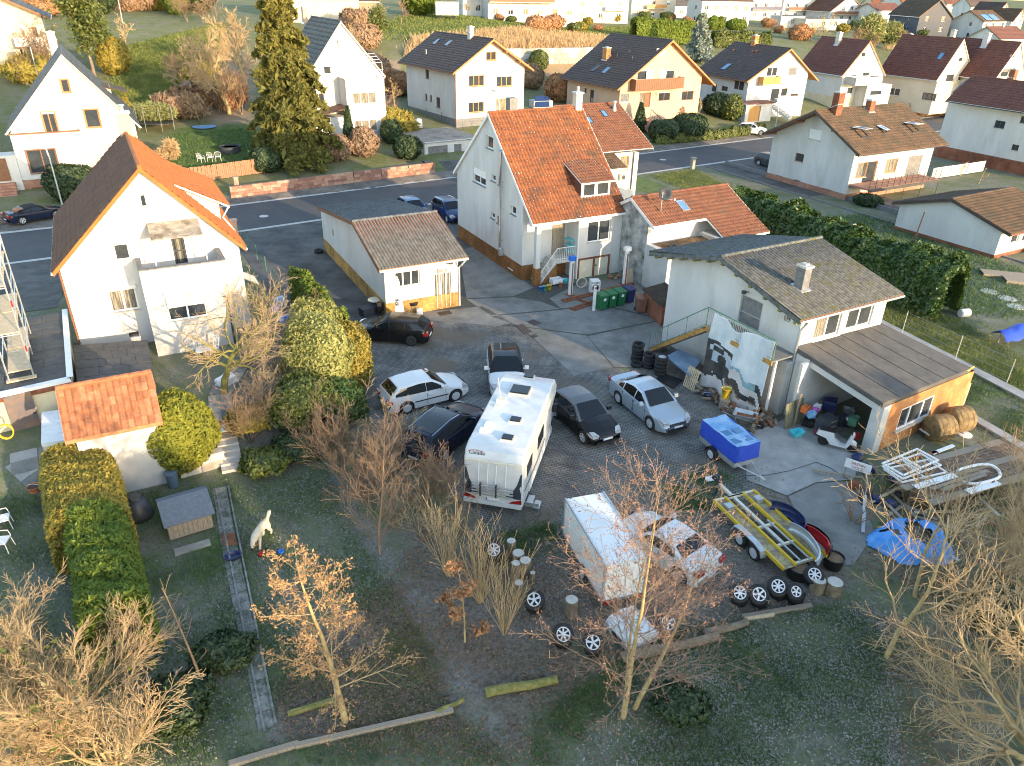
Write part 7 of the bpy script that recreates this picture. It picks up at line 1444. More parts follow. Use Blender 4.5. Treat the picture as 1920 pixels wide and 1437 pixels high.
for k,(px,py,h_,m,lb) in enumerate([(1625,92,7.5,'tan_green','bamboo thicket of yellow-green canes above the steep house roof'),(1665,92,6,'tan_green','smaller bamboo thicket right of the big bamboo'),(290,232,2.2,'tan_green','tall reed hedge behind the trampoline'),(255,228,1.9,'tan_green','reed hedge at the corner villa side of the trampoline'),(325,300,2.0,'tan','pampas grass clump in the terrace garden across the street'),(305,300,1.0,'tan','small brown grass tuft beside the pampas grass')]):
 g=G(px,py);t=thing('bamboo_clump' if k<2 else 'ornamental_grass',lb,'plant',tuple(g));n=3500 if k<4 else 1400;w=h_*.45 if k<2 else(2.6 if k<4 else.6);a=rng.uniform(0,6.28,n);q=np.sqrt(rng.random(n));hh=h_*(1-.35*q**2)*rng.uniform(.35,1,n)
 P_=np.stack([np.cos(a)*q*w*(.7+.5*hh/h_),np.sin(a)*q*w*.6*(.7+.5*hh/h_),hh],-1);V,F_=cards(P_,.09+.03*h_,5.,np.tile([[.2,-.2,.1]],(n,1)),1.);fol_obj(t,V,F_,m,'leaves')
 lines=[(np.array([[math.cos(x)*y*w*.6,math.sin(x)*y*w*.4,-.1],[math.cos(x)*y*w*.9,math.sin(x)*y*w*.6,h_*.9]]),np.array([.02,.008])) for x,y in zip(a[:90],q[:90])];V,F_=tubes(lines);obj('canes',np_mesh('canes',V,F_,M['twig']),t,'stuff')
for px,py,h_,mt,mw,lb in[(430,215,13,'bark_gold','twig','tall bare lichen-yellow tree left of the big spruce'),(465,170,12,'bark_gold','twig','second tall bare lichen tree behind the big spruce'),(330,168,6.0,'bark','twig_brown','dense bare fruit tree on the shaded meadow'),(90,85,7,'bark','twig','bare tree in front of the metal balcony house'),(235,95,6,'bark','twig','low bare tree on the meadow edge behind the golden bush'),(752,45,5.5,'bark','twig_brown','pruned bare fruit tree on the bright meadow'),(1072,40,4.5,'bark','twig_brown','pollarded bare tree on the lawn before the blank grey house'),(958,38,4,'bark','twig_brown','bare fruit tree in front of the dark window strip'),(986,38,3.6,'bark','twig_brown','small bare fruit tree right of the dark window strip'),(1128,46,3,'bark','twig','small bare tree at the blank house stair'),(740,205,5.0,'bark_gold','twig','bare golden tree between pergola villa and oak-window house'),(1310,225,3.5,'bark','twig','bare ornamental tree at the peach house corner'),(1445,60,4.5,'bark','twig_brown','bare shrub tree on the terraces right of the hedge'),(1520,78,5,'bark','twig','bare bush behind the steep house roof'),(1690,90,5,'bark','twig_brown','grey bare bush between bamboo and bay window house'),(1800,330,2.4,'bark_gold','twig','pollarded bare trees beside the terrace deck'),(1835,345,2.2,'bark_gold','twig','low pollard stump thicket above the low bungalow roof'),(1738,66,3,'bark','twig_brown','small bare bush at the foot of the slate house'),(848,190,3.0,'bark','twig_brown','bare bush by the oak-window house fence')]:
 g=G(px,py);s_=math.hypot(g.x,g.y);tree('bare_tree',lb,tuple(g),dict(OPEN,n=[10,9,7],seg=.9,minr=.012),h_*.62,h_*.022,mt,mw,minr=.008+s_*.00014)
t,_=tree('ivy_tree','ivy-covered tree rising behind the corner villa gable',tuple(G(180,150)),dict(OPEN,n=[8,5,3],seg=.9),8,.25,'bark','twig',minr=.02,leaf=('leaf_ivy',7000,.26,1.5,.55))
t,_=tree('ivy_tree','ivy-clad bush on the brown bank behind the villa roof',tuple(G(715,80)),dict(OPEN,n=[6,4,3],seg=.9),4,.15,'bark','twig_brown',minr=.02,leaf=('leaf_ivy',1500,.24,1.5,.4))
for k,(px,py,lb) in enumerate([(680,90,'brown bramble thicket behind the villa roof'),(700,140,'brown bramble thicket beside the villa gable'),(735,250,'rusty bush before the oak-window house fence'),(740,175,'ochre thicket left of the oak-window house'),(665,55,'brown thicket below the wooden shed'),(385,165,'brown undergrowth on the bank left of the spruce'),(425,200,'leaf-brown undergrowth below the tall bare trees'),(350,220,'green-brown hedge behind the pink slide'),(60,150,'brown shrub bank before the metal balcony house'),(1500,75,'brown shrub bank above the steep house'),(255,20,'brown copse at the top edge by the lane'),(300,18,'reddish brown hedge bush by the upper lane'),(90,30,'brown twiggy copse at the top left')]):
 g=G(px,py);bush('thicket',lb,tuple(g),2.8,2.4,1.5,3800,.30,('leaf_brown','twig_brown','leaf_gold')[k%3] if k not in(0,1,4) else 'twig_brown',k=.35,cat='thicket',core=.6,asp=3.)
protos=[tree('bare_shrub','brown leafless shrub on the overgrown bank across the street',tuple(G(*q)),dict(OPEN,n=[9,8,6],seg=.8,minr=.012),3.6,.06,'bark',m_,minr=.017,stems=3,sspread=.5,cat='shrub',group='leafless shrubs on the bank')[0] for q,m_ in(((400,140),'twig'),((440,120),'twig_brown'),((365,120),'twig_red'))]
for k in range(46):
 a,b_=[((345,120),(480,235)),((640,35),(760,245)),((200,8),(470,60)),((1420,55),(1560,90)),((30,120),(110,160)),((1600,85),(1720,110))][(0,0,1,1,2,2,3,5,4)[k%9]]
 q=G(random.uniform(a[0],b_[0]),random.uniform(a[1],b_[1]));dup(protos[k%3],tuple(q),random.random()*6,scale=random.uniform(.6,1.25))
gp=[bush('garden_shrub','rounded garden shrub between the upper rows of houses',tuple(G(*q)),1.9,1.7,1.2,1600,.28,m_,k=.3,cat='shrub',group='garden shrubs between the upper houses') for q,m_ in(((1250,40),'leaf_ivy'),((1440,52),'leaf_brown'),((1580,62),'leaf_gold'))]
for k in range(44):
 x=random.uniform(930,1915);y=random.uniform(30,62)+max(0,x-1500)*.09;q=G(x,y);dup(gp[k%3],tuple(q),random.random()*6,scale=random.uniform(.5,1.2))
def scatter(name,n,poly,hgt,wid,m,lean=.35,flat=False,dens=None,off=0.,soft=.9):
 P=np.array([[p[0],p[1]] for p in poly]);lo,hi=P.min(0),P.max(0);X=[]
 while sum(len(x) for x in X)<n:
  q=rng.uniform(lo,hi,(n,2));k=inpoly(q[:,0],q[:,1],poly)
  if dens is not None:
   f=np.sin(q[:,0]*1.3+2*np.sin(q[:,1]*.7))+np.sin(q[:,1]*1.7+1.5*np.sin(q[:,0]*.9))+.6*np.sin(q[:,0]*4.1+q[:,1]*3.3);k&=rng.random(n)<np.clip(dens+.35*f,.03,1)
  X.append(q[k])
 q=np.concatenate(X)[:n]
 if soft:q=q+rng.normal(size=q.shape)*soft*rng.random((len(q),1))**2
 z=ground(q[:,0],q[:,1])+off;b=np.stack([q[:,0],q[:,1],z],-1)
 if flat:
  b[:,2]+=rng.uniform(.004,.03,n);d=rng.normal(size=(n,3))*.45+np.array([0,0,1.]);V,F_=cards(b,wid,1.5,d,.2)
 else:
  a=rng.uniform(0,6.28,n);w=np.stack([np.cos(a),np.sin(a),0*a],-1)*wid*rng.uniform(.6,1.4,(n,1))*.5;t_=b+np.concatenate([rng.normal(size=(n,2))*lean*hgt,hgt*rng.uniform(.5,1.3,(n,1))],1);V=np.stack([b-w,b+w,t_+w*.15,t_-w*.15],1).reshape(-1,3);F_=np.arange(4*n).reshape(n,4)
 o=obj(name,np_mesh(name,V,F_,M[m]),None,'stuff');o['label']=name.replace('_',' ');return o
scatter('dry_slope_grass',16000,PX((775,75),(930,62),(1225,84),(1180,110),(1000,92),(930,125),(760,108)),1.0,.14,'tan',.3)
scatter('meadow_grass',26000,PX((690,75),(750,30),(1225,50),(1225,84),(1000,66),(800,80)),.26,.16,'meadow',.5)
scatter('meadow_grass',26000,PX((205,190),(230,90),(420,45),(420,120),(300,215)),.3,.16,'meadow',.5)
scatter('meadow_grass',9000,PX((330,250),(480,240),(490,310),(320,318)),.12,.08,'grassblade',.5)
scatter('verge_grass',14000,PX((1215,330),(1300,318),(1470,400),(1560,470),(1400,400)),.12,.06,'meadow',.5)
scatter('verge_grass',16000,PX((1480,420),(1620,400),(1920,505),(1920,600),(1800,590),(1640,500)),.14,.06,'grassblade',.5)
scatter('verge_grass',14000,PX((1650,560),(1800,600),(1925,680),(1925,760),(1650,610)),.10,.05,'meadow',.5)
scatter('lawn_grass',80000,PX((420,905),(600,860),(720,1090),(960,1437),(0,1437),(0,930),(300,920)),.075,.022,'grassblade',.5,dens=.35)
scatter('lawn_grass',50000,PX((1000,1350),(1250,1180),(1600,1130),(1660,1200),(1660,1437),(1000,1437)),.075,.022,'grassblade',.5,dens=.35)
scatter('lawn_grass',16000,PX((1640,640),(1920,690),(1920,860),(1800,770)),.07,.035,'grassblade',.5,dens=.5)
scatter('yard_edge_grass',5000,PX((1240,905),(1340,880),(1395,905),(1420,950),(1270,960)),.10,.03,'grassblade',.5,dens=.3)
scatter('yard_edge_grass',3500,PX((940,1000),(1040,985),(1050,1030),(960,1060)),.10,.03,'grassblade',.5,dens=.3)
scatter('leaf_litter',24000,PX((1290,1180),(1660,1130),(1690,1437),(1050,1437)),0,.045,'litter',flat=True,dens=.5)
scatter('leaf_litter',9000,PX((560,1210),(730,1090),(960,1437),(500,1390)),0,.05,'litter_brown',flat=True,dens=.6)
scatter('leaf_litter',11000,PX((730,1090),(800,960),(1000,1010),(1300,1150),(1300,1437),(960,1437)),0,.05,'litter_brown',flat=True,dens=.5)
scatter('lawn_specks',9000,PX((440,910),(600,870),(730,1080),(560,1230),(500,1200)),0,.04,'litter',flat=True,dens=.3)
scatter('lawn_specks',9000,PX((0,960),(150,1000),(260,1200),(440,1050),(500,1390),(300,1437),(0,1200)),0,.04,'litter',flat=True,dens=.25)
scatter('leaf_litter',12000,PX((1600,1060),(1720,900),(1920,880),(1920,1437),(1690,1437)),0,.05,'litter_brown',flat=True,dens=.5)
scatter('gravel',16000,PX((930,1010),(1330,890),(1400,950),(1430,1130),(1290,1170),(1000,1160)),0,.035,'litter',flat=True,dens=.5)
scatter('paving_dirt',2500,PX((800,890),(1100,800),(1400,860),(1240,900),(1050,1000)),0,.03,'litter_brown',flat=True,dens=.3,off=.012,soft=0)
wd=MB();tp,tl=[],[]
for k in range(30):  # unseen trees added to block the low sun, heights stepped band by band
 q=4.5+k*.95+rng.normal()*.3;s_=-26+rng.normal()*2.;x,y=-.712*s_+.702*q,.702*s_+.712*q;h_=10.4+rng.normal()*.45
 if 9<q<14:h_-=1.5
 if 16.5<q<21:h_-=3.6
 if 27<q:h_-=2.5
 z=rng.random(900)**.8;a=rng.uniform(0,6.28,900);r_=1.6*(1-z**2*.75)*np.sqrt(rng.random(900));tp.append(np.stack([x+np.cos(a)*r_,y+np.sin(a)*r_,.5+z*h_],-1));wd.tube([(x,y,-.3),(x,y,h_*.9)],.14,5,.03)
wo_=wd.build('added_shade_trees',M['bark'],None,kind='stuff');wo_['label']='unseen dense trees added behind the viewpoint to shade the yard'
V,F_=cards(np.concatenate(tp),.55,1.6);obj('crown',np_mesh('crown',V,F_,M['leaf_dark']),wo_,'stuff')
# ------ garden walls, fences, paths
def Pz(px,py,z):p=at(px,py,z);return p
def T(name,label,cat,px,py,rz=0.,dz=0.,group=None):return thing(name,label,cat,B(px,py,dz),rz,group)
def simple(name,label,cat,px,py,build,m,rz=0.,dz=0.,group=None,part='body',smooth=False):
 t=T(name,label,cat,px,py,rz,dz,group);b=MB();build(b);b.build(part,M[m] if isinstance(m,str) else m,t,smooth);return t
def block_wall(name,label,pts,h,rows,blen,th,ms,cap=None,cat='wall'):
 """wall laid from single stones"""
 P=[Vector((p[0],p[1],gz(p[0],p[1]))) for p in pts];t=thing(name,label,cat,tuple(P[0]));o=P[0]
 for i in range(len(P)-1):
  a,b_=P[i],P[i+1];d=(b_-a);L=d.length;d.normalize();n=Vector((-d.y,d.x,0)).normalized();rh=h/rows
  for r_ in range(rows):
   s=-random.random()*blen*.5
   while s<L:
    l=blen*random.uniform(.6,1.35);s0,s1=max(s,0)+.008,min(s+l,L)-.008;s+=l
    if s1-s0<.08:continue
    j=random.uniform(-.02,.02);A=a+d*s0;C=a+d*s1;z0=rh*r_+.006;z1=rh*(r_+1)-.006;q=MB();w0,w1=-th/2+j,th/2+j
    v=[A+n*w0,C+n*w0,C+n*w1,A+n*w1];bev=.015
    q.add([p-o+Vector((0,0,z0-(.15 if r_==0 else 0))) for p in v]+[p-o+Vector((0,0,z1)) for p in v],[(4,5,6,7),(0,1,5,4),(1,2,6,5),(2,3,7,6),(3,0,4,7)]);q.build('stone',M[random.choice(ms)],t)
  if cap:
   k=max(1,int(L/1.0))
   for c in range(k):A=a+d*(L*c/k+.006);C=a+d*(L*(c+1)/k-.006);q=MB();v=[A-n*(th/2+.04),C-n*(th/2+.04),C+n*(th/2+.04),A+n*(th/2+.04)];q.add([p-o+Vector((0,0,h)) for p in v]+[p-o+Vector((0,0,h+.07)) for p in v],[(4,5,6,7),(0,1,5,4),(1,2,6,5),(2,3,7,6),(3,0,4,7)]);q.build('cap_stone',M[cap],t)
 return t
M['sandstone2']=mat('pale_red_sandstone',(.34,.19,.13),(.48,.30,.22),.9,2,bump=.4,bscale=14);M['sandstone3']=mat('dark_red_sandstone',(.20,.10,.075),(.30,.16,.12),.9,2,bump=.4,bscale=14)
wl=[uv(u,RF(u)+2.0) for u in np.linspace(9.5,30,8)]
block_wall('street_wall','red sandstone retaining wall along the pavement below the spruce garden',wl,1.0,4,.75,.3,['sandstone','sandstone2','sandstone3'])
block_wall('gabion_wall','pale dry-stone gabion wall below the tan grass slope',[G(935,122)[:2],G(1010,120)[:2],G(1085,118)[:2],G(1130,116)[:2]],2.4,3,1.3,.8,['stone','stone_pale'])
t=thing('board_fence','red-brown vertical board fence beside the spruce garden','fence',(0,0,0));fa,fb=G(335,348),G(497,325);d=fb-fa;L=d.length;n=int(L/.17);d.normalize();pr=MB();pr.box(.004,-.012,.08,.155,.012,1.45);bme=[pr.mesh('board',M['wood_fence'])];t.location=fa
for k in range(n):
 p=d*(L*k/n);o=obj('board',bme[0],t);o.location=(p.x,p.y,gz(fa.x+p.x,fa.y+p.y)-fa.z+random.uniform(-.03,.03));o.rotation_euler=(0,random.uniform(-.02,.02),math.atan2(d.y,d.x))
for k in range(int(L/2)+1):p=d*min(2*k,L);b=MB();b.box(p.x-.05,p.y+.03,-.1,p.x+.05,p.y+.12,1.35);b.build('post',M['wood_brown'],t)
def wire_fence(label,pts,h,step,m='darkmetal',name='wire_fence',wires=4,mesh=True):
 P=[G(*p) for p in pts];t=thing(name,label,'fence',tuple(P[0]));o=P[0]
 for i in range(len(P)-1):
  a,b_=P[i],P[i+1];n=max(1,int((b_-a).length/step))
  for k in range(n+(i==len(P)-2)):p=a.lerp(b_,k/n);z=gz(p.x,p.y);b=MB();b.tube([(p.x-o.x,p.y-o.y,z-o.z-.1),(p.x-o.x,p.y-o.y,z-o.z+h)],.025,5);b.build('post',M[m],t)
  for w in range(wires):z=h*(.15+.8*w/(wires-1));b=MB();b.tube([a-o+Vector((0,0,z)),b_-o+Vector((0,0,z))],.006,3);b.build('wire',M[m],t)
 return t
wire_fence('green wire fence with thin posts between left garden and forecourt',[(452,448),(500,510),(545,575)],1.1,2.2,'greenpaint')
wire_fence('dark post fence along the path of the oak-window house',[(765,208),(800,222),(858,238)],1.2,2.6)
wire_fence('dark post fence before the small lawn of the oak-window house',[(868,246),(905,243)],1.1,2.4)
wire_fence('galvanised post fence along the kerb right of the workshop',[(1690,628),(1790,676),(1886,722)],1.5,7,'steel')
for k,(px,py) in enumerate([(1298,318),(445,358),(442,442)]):simple('gate_pillar',['small stone pillar at the lane entrance','salmon pillar at the end of the red street wall','pale post at the forecourt corner by the street'][k],'pillar',px,py,lambda b:(b.box(-.2,-.2,-.1,.2,.2,1.2),b.box(-.25,-.25,1.2,.25,.25,1.3)),['stone','sandstone2','plaster_peach'][k],YAW)
for k,(px,py) in enumerate([(27,434),(78,427)]):block_wall('gate_pillar',['left red sandstone pillar before the blue-black cabriolet','right red sandstone pillar before the blue-black cabriolet'][k],[uv(-9.6+k*2.6,RF(-8)+2),uv(-8.95+k*2.6,RF(-8)+2)],1.15,4,.4,.6,['sandstone','sandstone3'],'sandstone','pillar')
t=thing('low_fence','dark horizontal fence rails between the red sandstone pillars','fence',(*uv(-9,RF(-8)+2),.05))
for z in(.3,.55,.8):b=MB();b.tube([(0,0,z),(U2[0]*1.9,U2[1]*1.9,z)],.035,4);b.build('rail',M['wood_brown'],t)
kp=[uv(62.4,RN(62)-.5),uv(62.4,48),uv(62.4,24)]
t=thing('kerb_wall','low grey kerb wall along the lane beside the terrace house','wall',(*kp[0],0));b=MB()
for u_ in(62.3,59.3):
 b=MB();q=[uv(u_,64.6),uv(u_+.2,64.6),uv(u_+.2,22),uv(u_,22)];b.prism([(x-kp[0][0],y-kp[0][1]) for x,y in q],-.1,.42 if u_>60 else.15);b.build('coping',M['stone_sill'],t)
ribbon('garden_kerb',27,46,lambda u:28.5,lambda u:28.9,'concrete_pale',.0,.14) if False else None
sheet('kerb_strip',PX((1640,604),(1648,600),(1925,742),(1925,756)),'concrete_pale',.0,.12)
sheet('kerb_strip',PX((1790,772),(1800,766),(1925,838),(1925,852)),'concrete_pale',.0,.12)
def slab_path(pts,w,step,name='garden_path',m=('path_slab','concrete')):
 P=[G(*p) for p in pts];o=P[0];t=bpy.data.objects.new(name,None);COL.objects.link(t);t.location=o;t['kind']='structure'
 for i in range(len(P)-1):
  a,b_=P[i],P[i+1];d=b_-a;d.z=0;L=d.length;d.normalize();nn=Vector((-d.y,d.x,0));k=max(1,int(L/step))
  for j in range(k):
   for h_ in((0,1) if w>.8 else(2,)):
    A=a+d*(L*j/k+.012);C=a+d*(L*(j+1)/k-.012);w0,w1=(-w/2,-.01) if h_==0 else(.01,w/2) if h_==1 else(-w/2,w/2);jz=random.uniform(-.008,.012)
    v=[A+nn*w0,C+nn*w0,C+nn*w1,A+nn*w1];q=MB();q.add([Vector((p.x-o.x,p.y-o.y,gz(p.x,p.y)-o.z-.05)) for p in v]+[Vector((p.x-o.x,p.y-o.y,gz(p.x,p.y)-o.z+.025+jz)) for p in v],[(4,5,6,7),(0,1,5,4),(1,2,6,5),(2,3,7,6),(3,0,4,7)]);q.build('paving_slab',M[random.choice(m)],t)
 return t
slab_path([(412,915),(425,1000),(452,1130),(480,1250),(503,1365)],.5,.46,m=('path_slab','path_slab'))
slab_path([(418,790),(412,740),(445,690)],1.0,.5,m=('stone','concrete'))
slab_path([(40,905),(75,880),(70,840)],1.9,.6,m=('concrete_pale','concrete'))
b=MB()
for(a,c_) in(((405,918),(497,1375)),((428,912),(518,1360))):
 A,C=G(*a),G(*c_);d=(C-A).normalized();n=Vector((-d.y,d.x,0))*.03;k=MB();k.add([A-n,C-n,C+n,A+n,A-n+Vector((0,0,.07)),C-n+Vector((0,0,.07)),C+n+Vector((0,0,.07)),A+n+Vector((0,0,.07))],[(4,5,6,7),(0,1,5,4),(2,3,7,6)]);k.build('path_edging',M['path_slab'],None,kind='structure')
st=thing('garden_stair','worn stone garden steps beside the round yellow-green thuja','steps',(0,0,0));a,c_=G(437,885),G(424,815);d=(c_-a);d.z=0;L=d.length;d.normalize();n=Vector((-d.y,d.x,0))
for k in range(6):
 A=a+d*(L*k/6);C=a+d*(L*(k+1.25)/6);z=a.z+(c_.z-a.z)*(k+1)/6+.02;q=MB();v=[A-n*.42,A+n*.42,C+n*.42,C-n*.42];q.add([Vector((p.x,p.y,z-.3)) for p in v]+[Vector((p.x,p.y,z)) for p in v],[(4,5,6,7),(0,1,5,4),(1,2,6,5),(2,3,7,6),(3,0,4,7)]);q.build('step',M[random.choice(('stone','stone_pale'))],st)
block_wall('garden_wall','low pale stone retaining wall under the round thuja',[G(338,892)[:2],G(422,868)[:2]],.7,2,.65,.4,['stone','stone_pale'])
for lb,a,c_,w_,m in[('weathered edging beam across the front of the flower bed',(555,1402),(850,1335),.14,'wood_old'),('mossy edging beam behind the hornbeam tree trunk',(540,1342),(640,1312),.12,'moss'),('long edging beam in the lower left of the beds',(430,1437),(560,1398),.16,'wood_old'),('grey plank lying along the wheel fence',(1392,1160),(1520,1138),.14,'wood_old'),('pale beam left of the chopping stumps by the wheel fence',(1395,1163),(1450,1155),.1,'wood_pale')]:
 A,C=G(*a),G(*c_);d=C-A;t=thing('edging_beam',lb,'beam',tuple(A),math.atan2(d.y,d.x));b=MB();b.box(0,-w_/2,0,d.length,w_/2,.13);b.build('beam',M[m],t)
def log(lb,a,c_,r_,m,end='wood_pale',cat='log'):
 A,C=G(*a),G(*c_);t=thing('fallen_log',lb,cat,tuple(A));d=C-A;b=MB();pts=[d*s+Vector((0,0,r_*.9+.03*math.sin(s*7))) for s in np.linspace(0,1,7)];b.tube(pts,r_,9,r_*.8);b.build('bark',M[m],t,True);return t
log('mossy fallen log left of the twin-stemmed catkin tree',(910,1305),(1045,1280),.15,'moss');log('fallen birch-grey log behind the leaning catkin stem',(1165,1240),(1345,1200),.17,'bark');log('short fallen log right of the fallen grey log',(1320,1195),(1400,1172),.14,'bark');log('small mossy branch log at the bed corner',(818,1340),(870,1315),.08,'moss')
# ------ things in the yard
def wheelie(label,px,py,m,rz,h=1.05,name='wheelie_bin',group=None,sticker=True):
 t=T(name,label,'bin',px,py,rz,.014,group);b=MB();w,d_=.29,.35
 b.add([(-w*.8,-d_*.8,.06),(w*.8,-d_*.8,.06),(w*.8,d_*.8,.06),(-w*.8,d_*.8,.06),(-w,-d_,h*.9),(w,-d_,h*.9),(w,d_,h*.9),(-w,d_,h*.9)],[(0,3,2,1),(0,1,5,4),(1,2,6,5),(2,3,7,6),(3,0,4,7),(4,5,6,7)]);b.build('body',M[m],t)
 b=MB();b.add([(-w-.03,-d_-.04,h*.9+.004),(w+.03,-d_-.04,h*.9+.004),(w+.03,d_+.06,h*.9+.004),(-w-.03,d_+.06,h*.9+.004),(-w,-d_,h*.97),(w,-d_,h*.97),(w,d_,h),(-w,d_,h)],[(0,1,5,4),(1,2,6,5),(2,3,7,6),(3,0,4,7),(4,5,6,7)]);b.build('lid',M[m],t)
 for sg in(1,-1):b=MB();b.lathe([(.1,-.025),(.1,.025)],12,(sg*.26,.3,.1),'x');b.build('wheel',M['rubber'],t)
 b=MB();b.tube([(-w*.7,d_+.08,h*.93),(w*.7,d_+.08,h*.93)],.018,5);b.build('handle',M['black'],t)
 if sticker:b=MB();b.box(-.09,-d_*.98-.012,h*.62,.09,-d_*.94,h*.78);b.build('sticker',M['white'],t)
 return t
gr='green wheelie bins in the yard'
wheelie('leftmost of three green wheelie bins beside the white post',1127,580,'greenbin',YAW,group=gr);wheelie('middle of the three green wheelie bins',1143,576,'greenbin',YAW,group=gr);wheelie('rightmost of the three green wheelie bins',1160,572,'greenbin',YAW,group=gr)
wheelie('navy-black wheelie bin right of the green bins',1177,567,'navyplastic',YAW,sticker=False);wheelie('brown wheelie bin before the red brick lean-to',1200,585,'brownbin',R(10),sticker=False);wheelie('black wheelie bin on the pavement by the double garage',800,322,'black',YAW,sticker=False)
t=T('washing_machine','white washing machine standing out in the yard behind the white post','washing machine',1114,549,R(10),.014);b=MB();b.box(-.3,-.3,0,.3,.3,.86);b.build('casing',M['white'],t)
b=MB();b.lathe([(.19,-.325),(.19,-.30)],20,(-.02,0,.45),'y');dr=b.build('door',M['black'],t);b=MB();b.lathe([(.2,-.335),(.24,-.335),(.24,-.302),(.2,-.302)],20,(-.02,0,.45),'y',False);b.build('door_ring',M['steel'],dr);b=MB();b.box(-.28,-.31,.72,.28,-.301,.84);b.build('control_panel',M['stone_pale'],t);b=MB();b.lathe([(.04,-.34),(.04,-.311)],10,(.05,0,.78),'y');b.build('knob',M['darkmetal'],t)
t=T('post','white post standing in front of the green wheelie bins','post',1113,583,YAW,.014);b=MB();b.box(-.075,-.06,0,.075,.06,1.62);b.build('shaft',M['whitepaint'],t);b=MB();b.lathe([(.07,-.075),(.07,-.062)],10,(0,0,1.5),'y');b.build('sign_disc',M['redplastic'],t)
for k,(px,py,lb,topm) in enumerate([(1069,554,'left white car-lift column with a blue motor box on top','blueplastic'),(1170,534,'right white car-lift column beside the stained wall','whitepaint')]):
 t=T('car_lift_column',lb,'car lift',px,py,YAW,.014,'two columns of the old car lift');b=MB();b.box(-.11,-.1,0,.11,.1,2.35);b.build('column',M['whitepaint'],t);b=MB();b.box(-.2,-.16,2.35,.22,.16,2.62);b.build('motor_box',M[topm],t);b=MB();b.box(-.2,-.25,0,.2,.25,.05);b.build('base_plate',M['rust'],t);b=MB();b.box(-.03,-.16,.02,.03,-.11,2.2);b.build('spindle',M['rust'],t)
for k,(a,c_,lb) in enumerate([((1056,566),(1186,534),'long rusty steel base beam between the two lift columns'),((1072,582),(1118,566),'short rusty steel beam left of the white post'),((1080,562),(1112,574),'rusty cross beam of the car lift base')]):
 A,C=G(*a),G(*c_);d=C-A;t=thing('lift_beam',lb,'steel beam',(A.x,A.y,A.z+.016),math.atan2(d.y,d.x));b=MB();b.box(0,-.22 if k<2 else-.08,0,d.length,.22 if k<2 else.08,.07);b.build('plate',M['rust'],t);b=MB();b.box(0,-.04,.07,d.length,.04,.13);b.build('web',M['rust'],t)
t=T('hose_coil','pale hose coil leaning by the garage doors of the white house','hose',1090,541,R(20),.3);b=MB()
for k in range(3):b.tube([(.34*math.cos(a),.03*k,.34*math.sin(a)+.1) for a in np.linspace(0,6.28,20)],.025,5)
b.build('hose',M['creamwood'],t)
t=T('ladder','aluminium ladder leaning on the stained outbuilding wall','ladder',1222,528,R(30),.0);b=MB()
for x in(-.22,.22):b.tube([(x,-.5,0),(x,.35,2.6)],.03,5)
b.build('stile',M['steel'],t,kind='stuff')
for k in range(8):b=MB();b.tube([(-.22,-.5+.85*(k+.5)/8.5,2.6*(k+.5)/8.5),(.22,-.5+.85*(k+.5)/8.5,2.6*(k+.5)/8.5)],.018,5);b.build('rung',M['steel'],t)
simple('cardboard_sheet','brown chipboard sheet leaning beside the right lift column','board',1180,532,lambda b:b.add([(-.3,0,0),(.3,0,0),(.3,.2,.95),(-.3,.2,.95),(-.3,.03,0),(.3,.03,0),(.3,.23,.95),(-.3,.23,.95)],[(0,1,2,3),(4,7,6,5),(3,2,6,7),(0,4,5,1),(0,3,7,4),(1,5,6,2)]),'wood_pale',YAW)
t=T('brick_heap','small heap of loose bricks against the white house wall','bricks',1156,522,0,.0)
for k in range(14):b=MB();b.box(-.12,-.06,0,.12,.06,.07);o=b.build('brick',M[('sandstone','stone','terracotta')[k%3]],t);o.location=(random.uniform(-.5,.5),random.uniform(-.4,.4),.07*(k%3));o.rotation_euler=(random.uniform(-.2,.2),random.uniform(-.2,.2),random.random()*3)
t=T('brick_lean_to','red brick lean-to with dark ribbed roof against the workshop','lean-to',1205,583,SHOP.yaw,0);
a,c_=G(1204,580),G(1238,612);d=c_-a;t.location=a;t.rotation_euler=(0,0,math.atan2(d.y,d.x));L=d.length;b=MB();b.box(0,0,0,L,.15,1.25);b.build('wall',M['brick_red'],t)
b=MB();V,F_=tile_sheet((-.1,-.15,1.3),(1,0,0),(0,.98,.2),L+.2,1.6,'corr',.14,1.6,.02,0);obj('ribbed_roof',np_mesh('ribbed_roof',V,F_,M['tile_brown_old']),t)
for q in(.0,L-.15):b=MB();b.box(q,.15,0,q+.15,1.4,1.25);b.build('side_wall',M['brick_red'],t)
def bucket(label,px,py,r_,h_,m,name='bucket',dz=.014,fill=None,cat='bucket'):
 t=T(name,label,cat,px,py,0,dz);b=MB();b.lathe([(r_*.75,0),(r_,h_),(r_*1.08,h_),(r_*1.08,h_-.02),(r_*.93,h_-.02),(r_*.7,.02)],14,cap=False);b.lathe([(r_*.7,.02),(.001,.02)],14,cap=False);b.build('body',M[m],t,True);b=MB();b.tube([(r_*math.cos(a),r_*.5*math.sin(a)*.3-.0,h_+abs(math.sin(a))*r_*.25) for a in np.linspace(0,math.pi,9)],.008,4);b.build('handle',M['steel'],t)
 if fill:b=MB();b.lathe([(r_*.9,h_*.85),(.01,h_*.9)],12);b.build('filling',M[fill],t)
 return t
bucket('blue bucket, left of the green one below the porch steps',1014,546,.13,.28,'blueplastic');bucket('green bucket between blue and yellow ones below the porch steps',1022,546,.17,.34,'greenpaint');bucket('yellow bucket right of the green one below the porch steps',1030,543,.16,.32,'yellow')
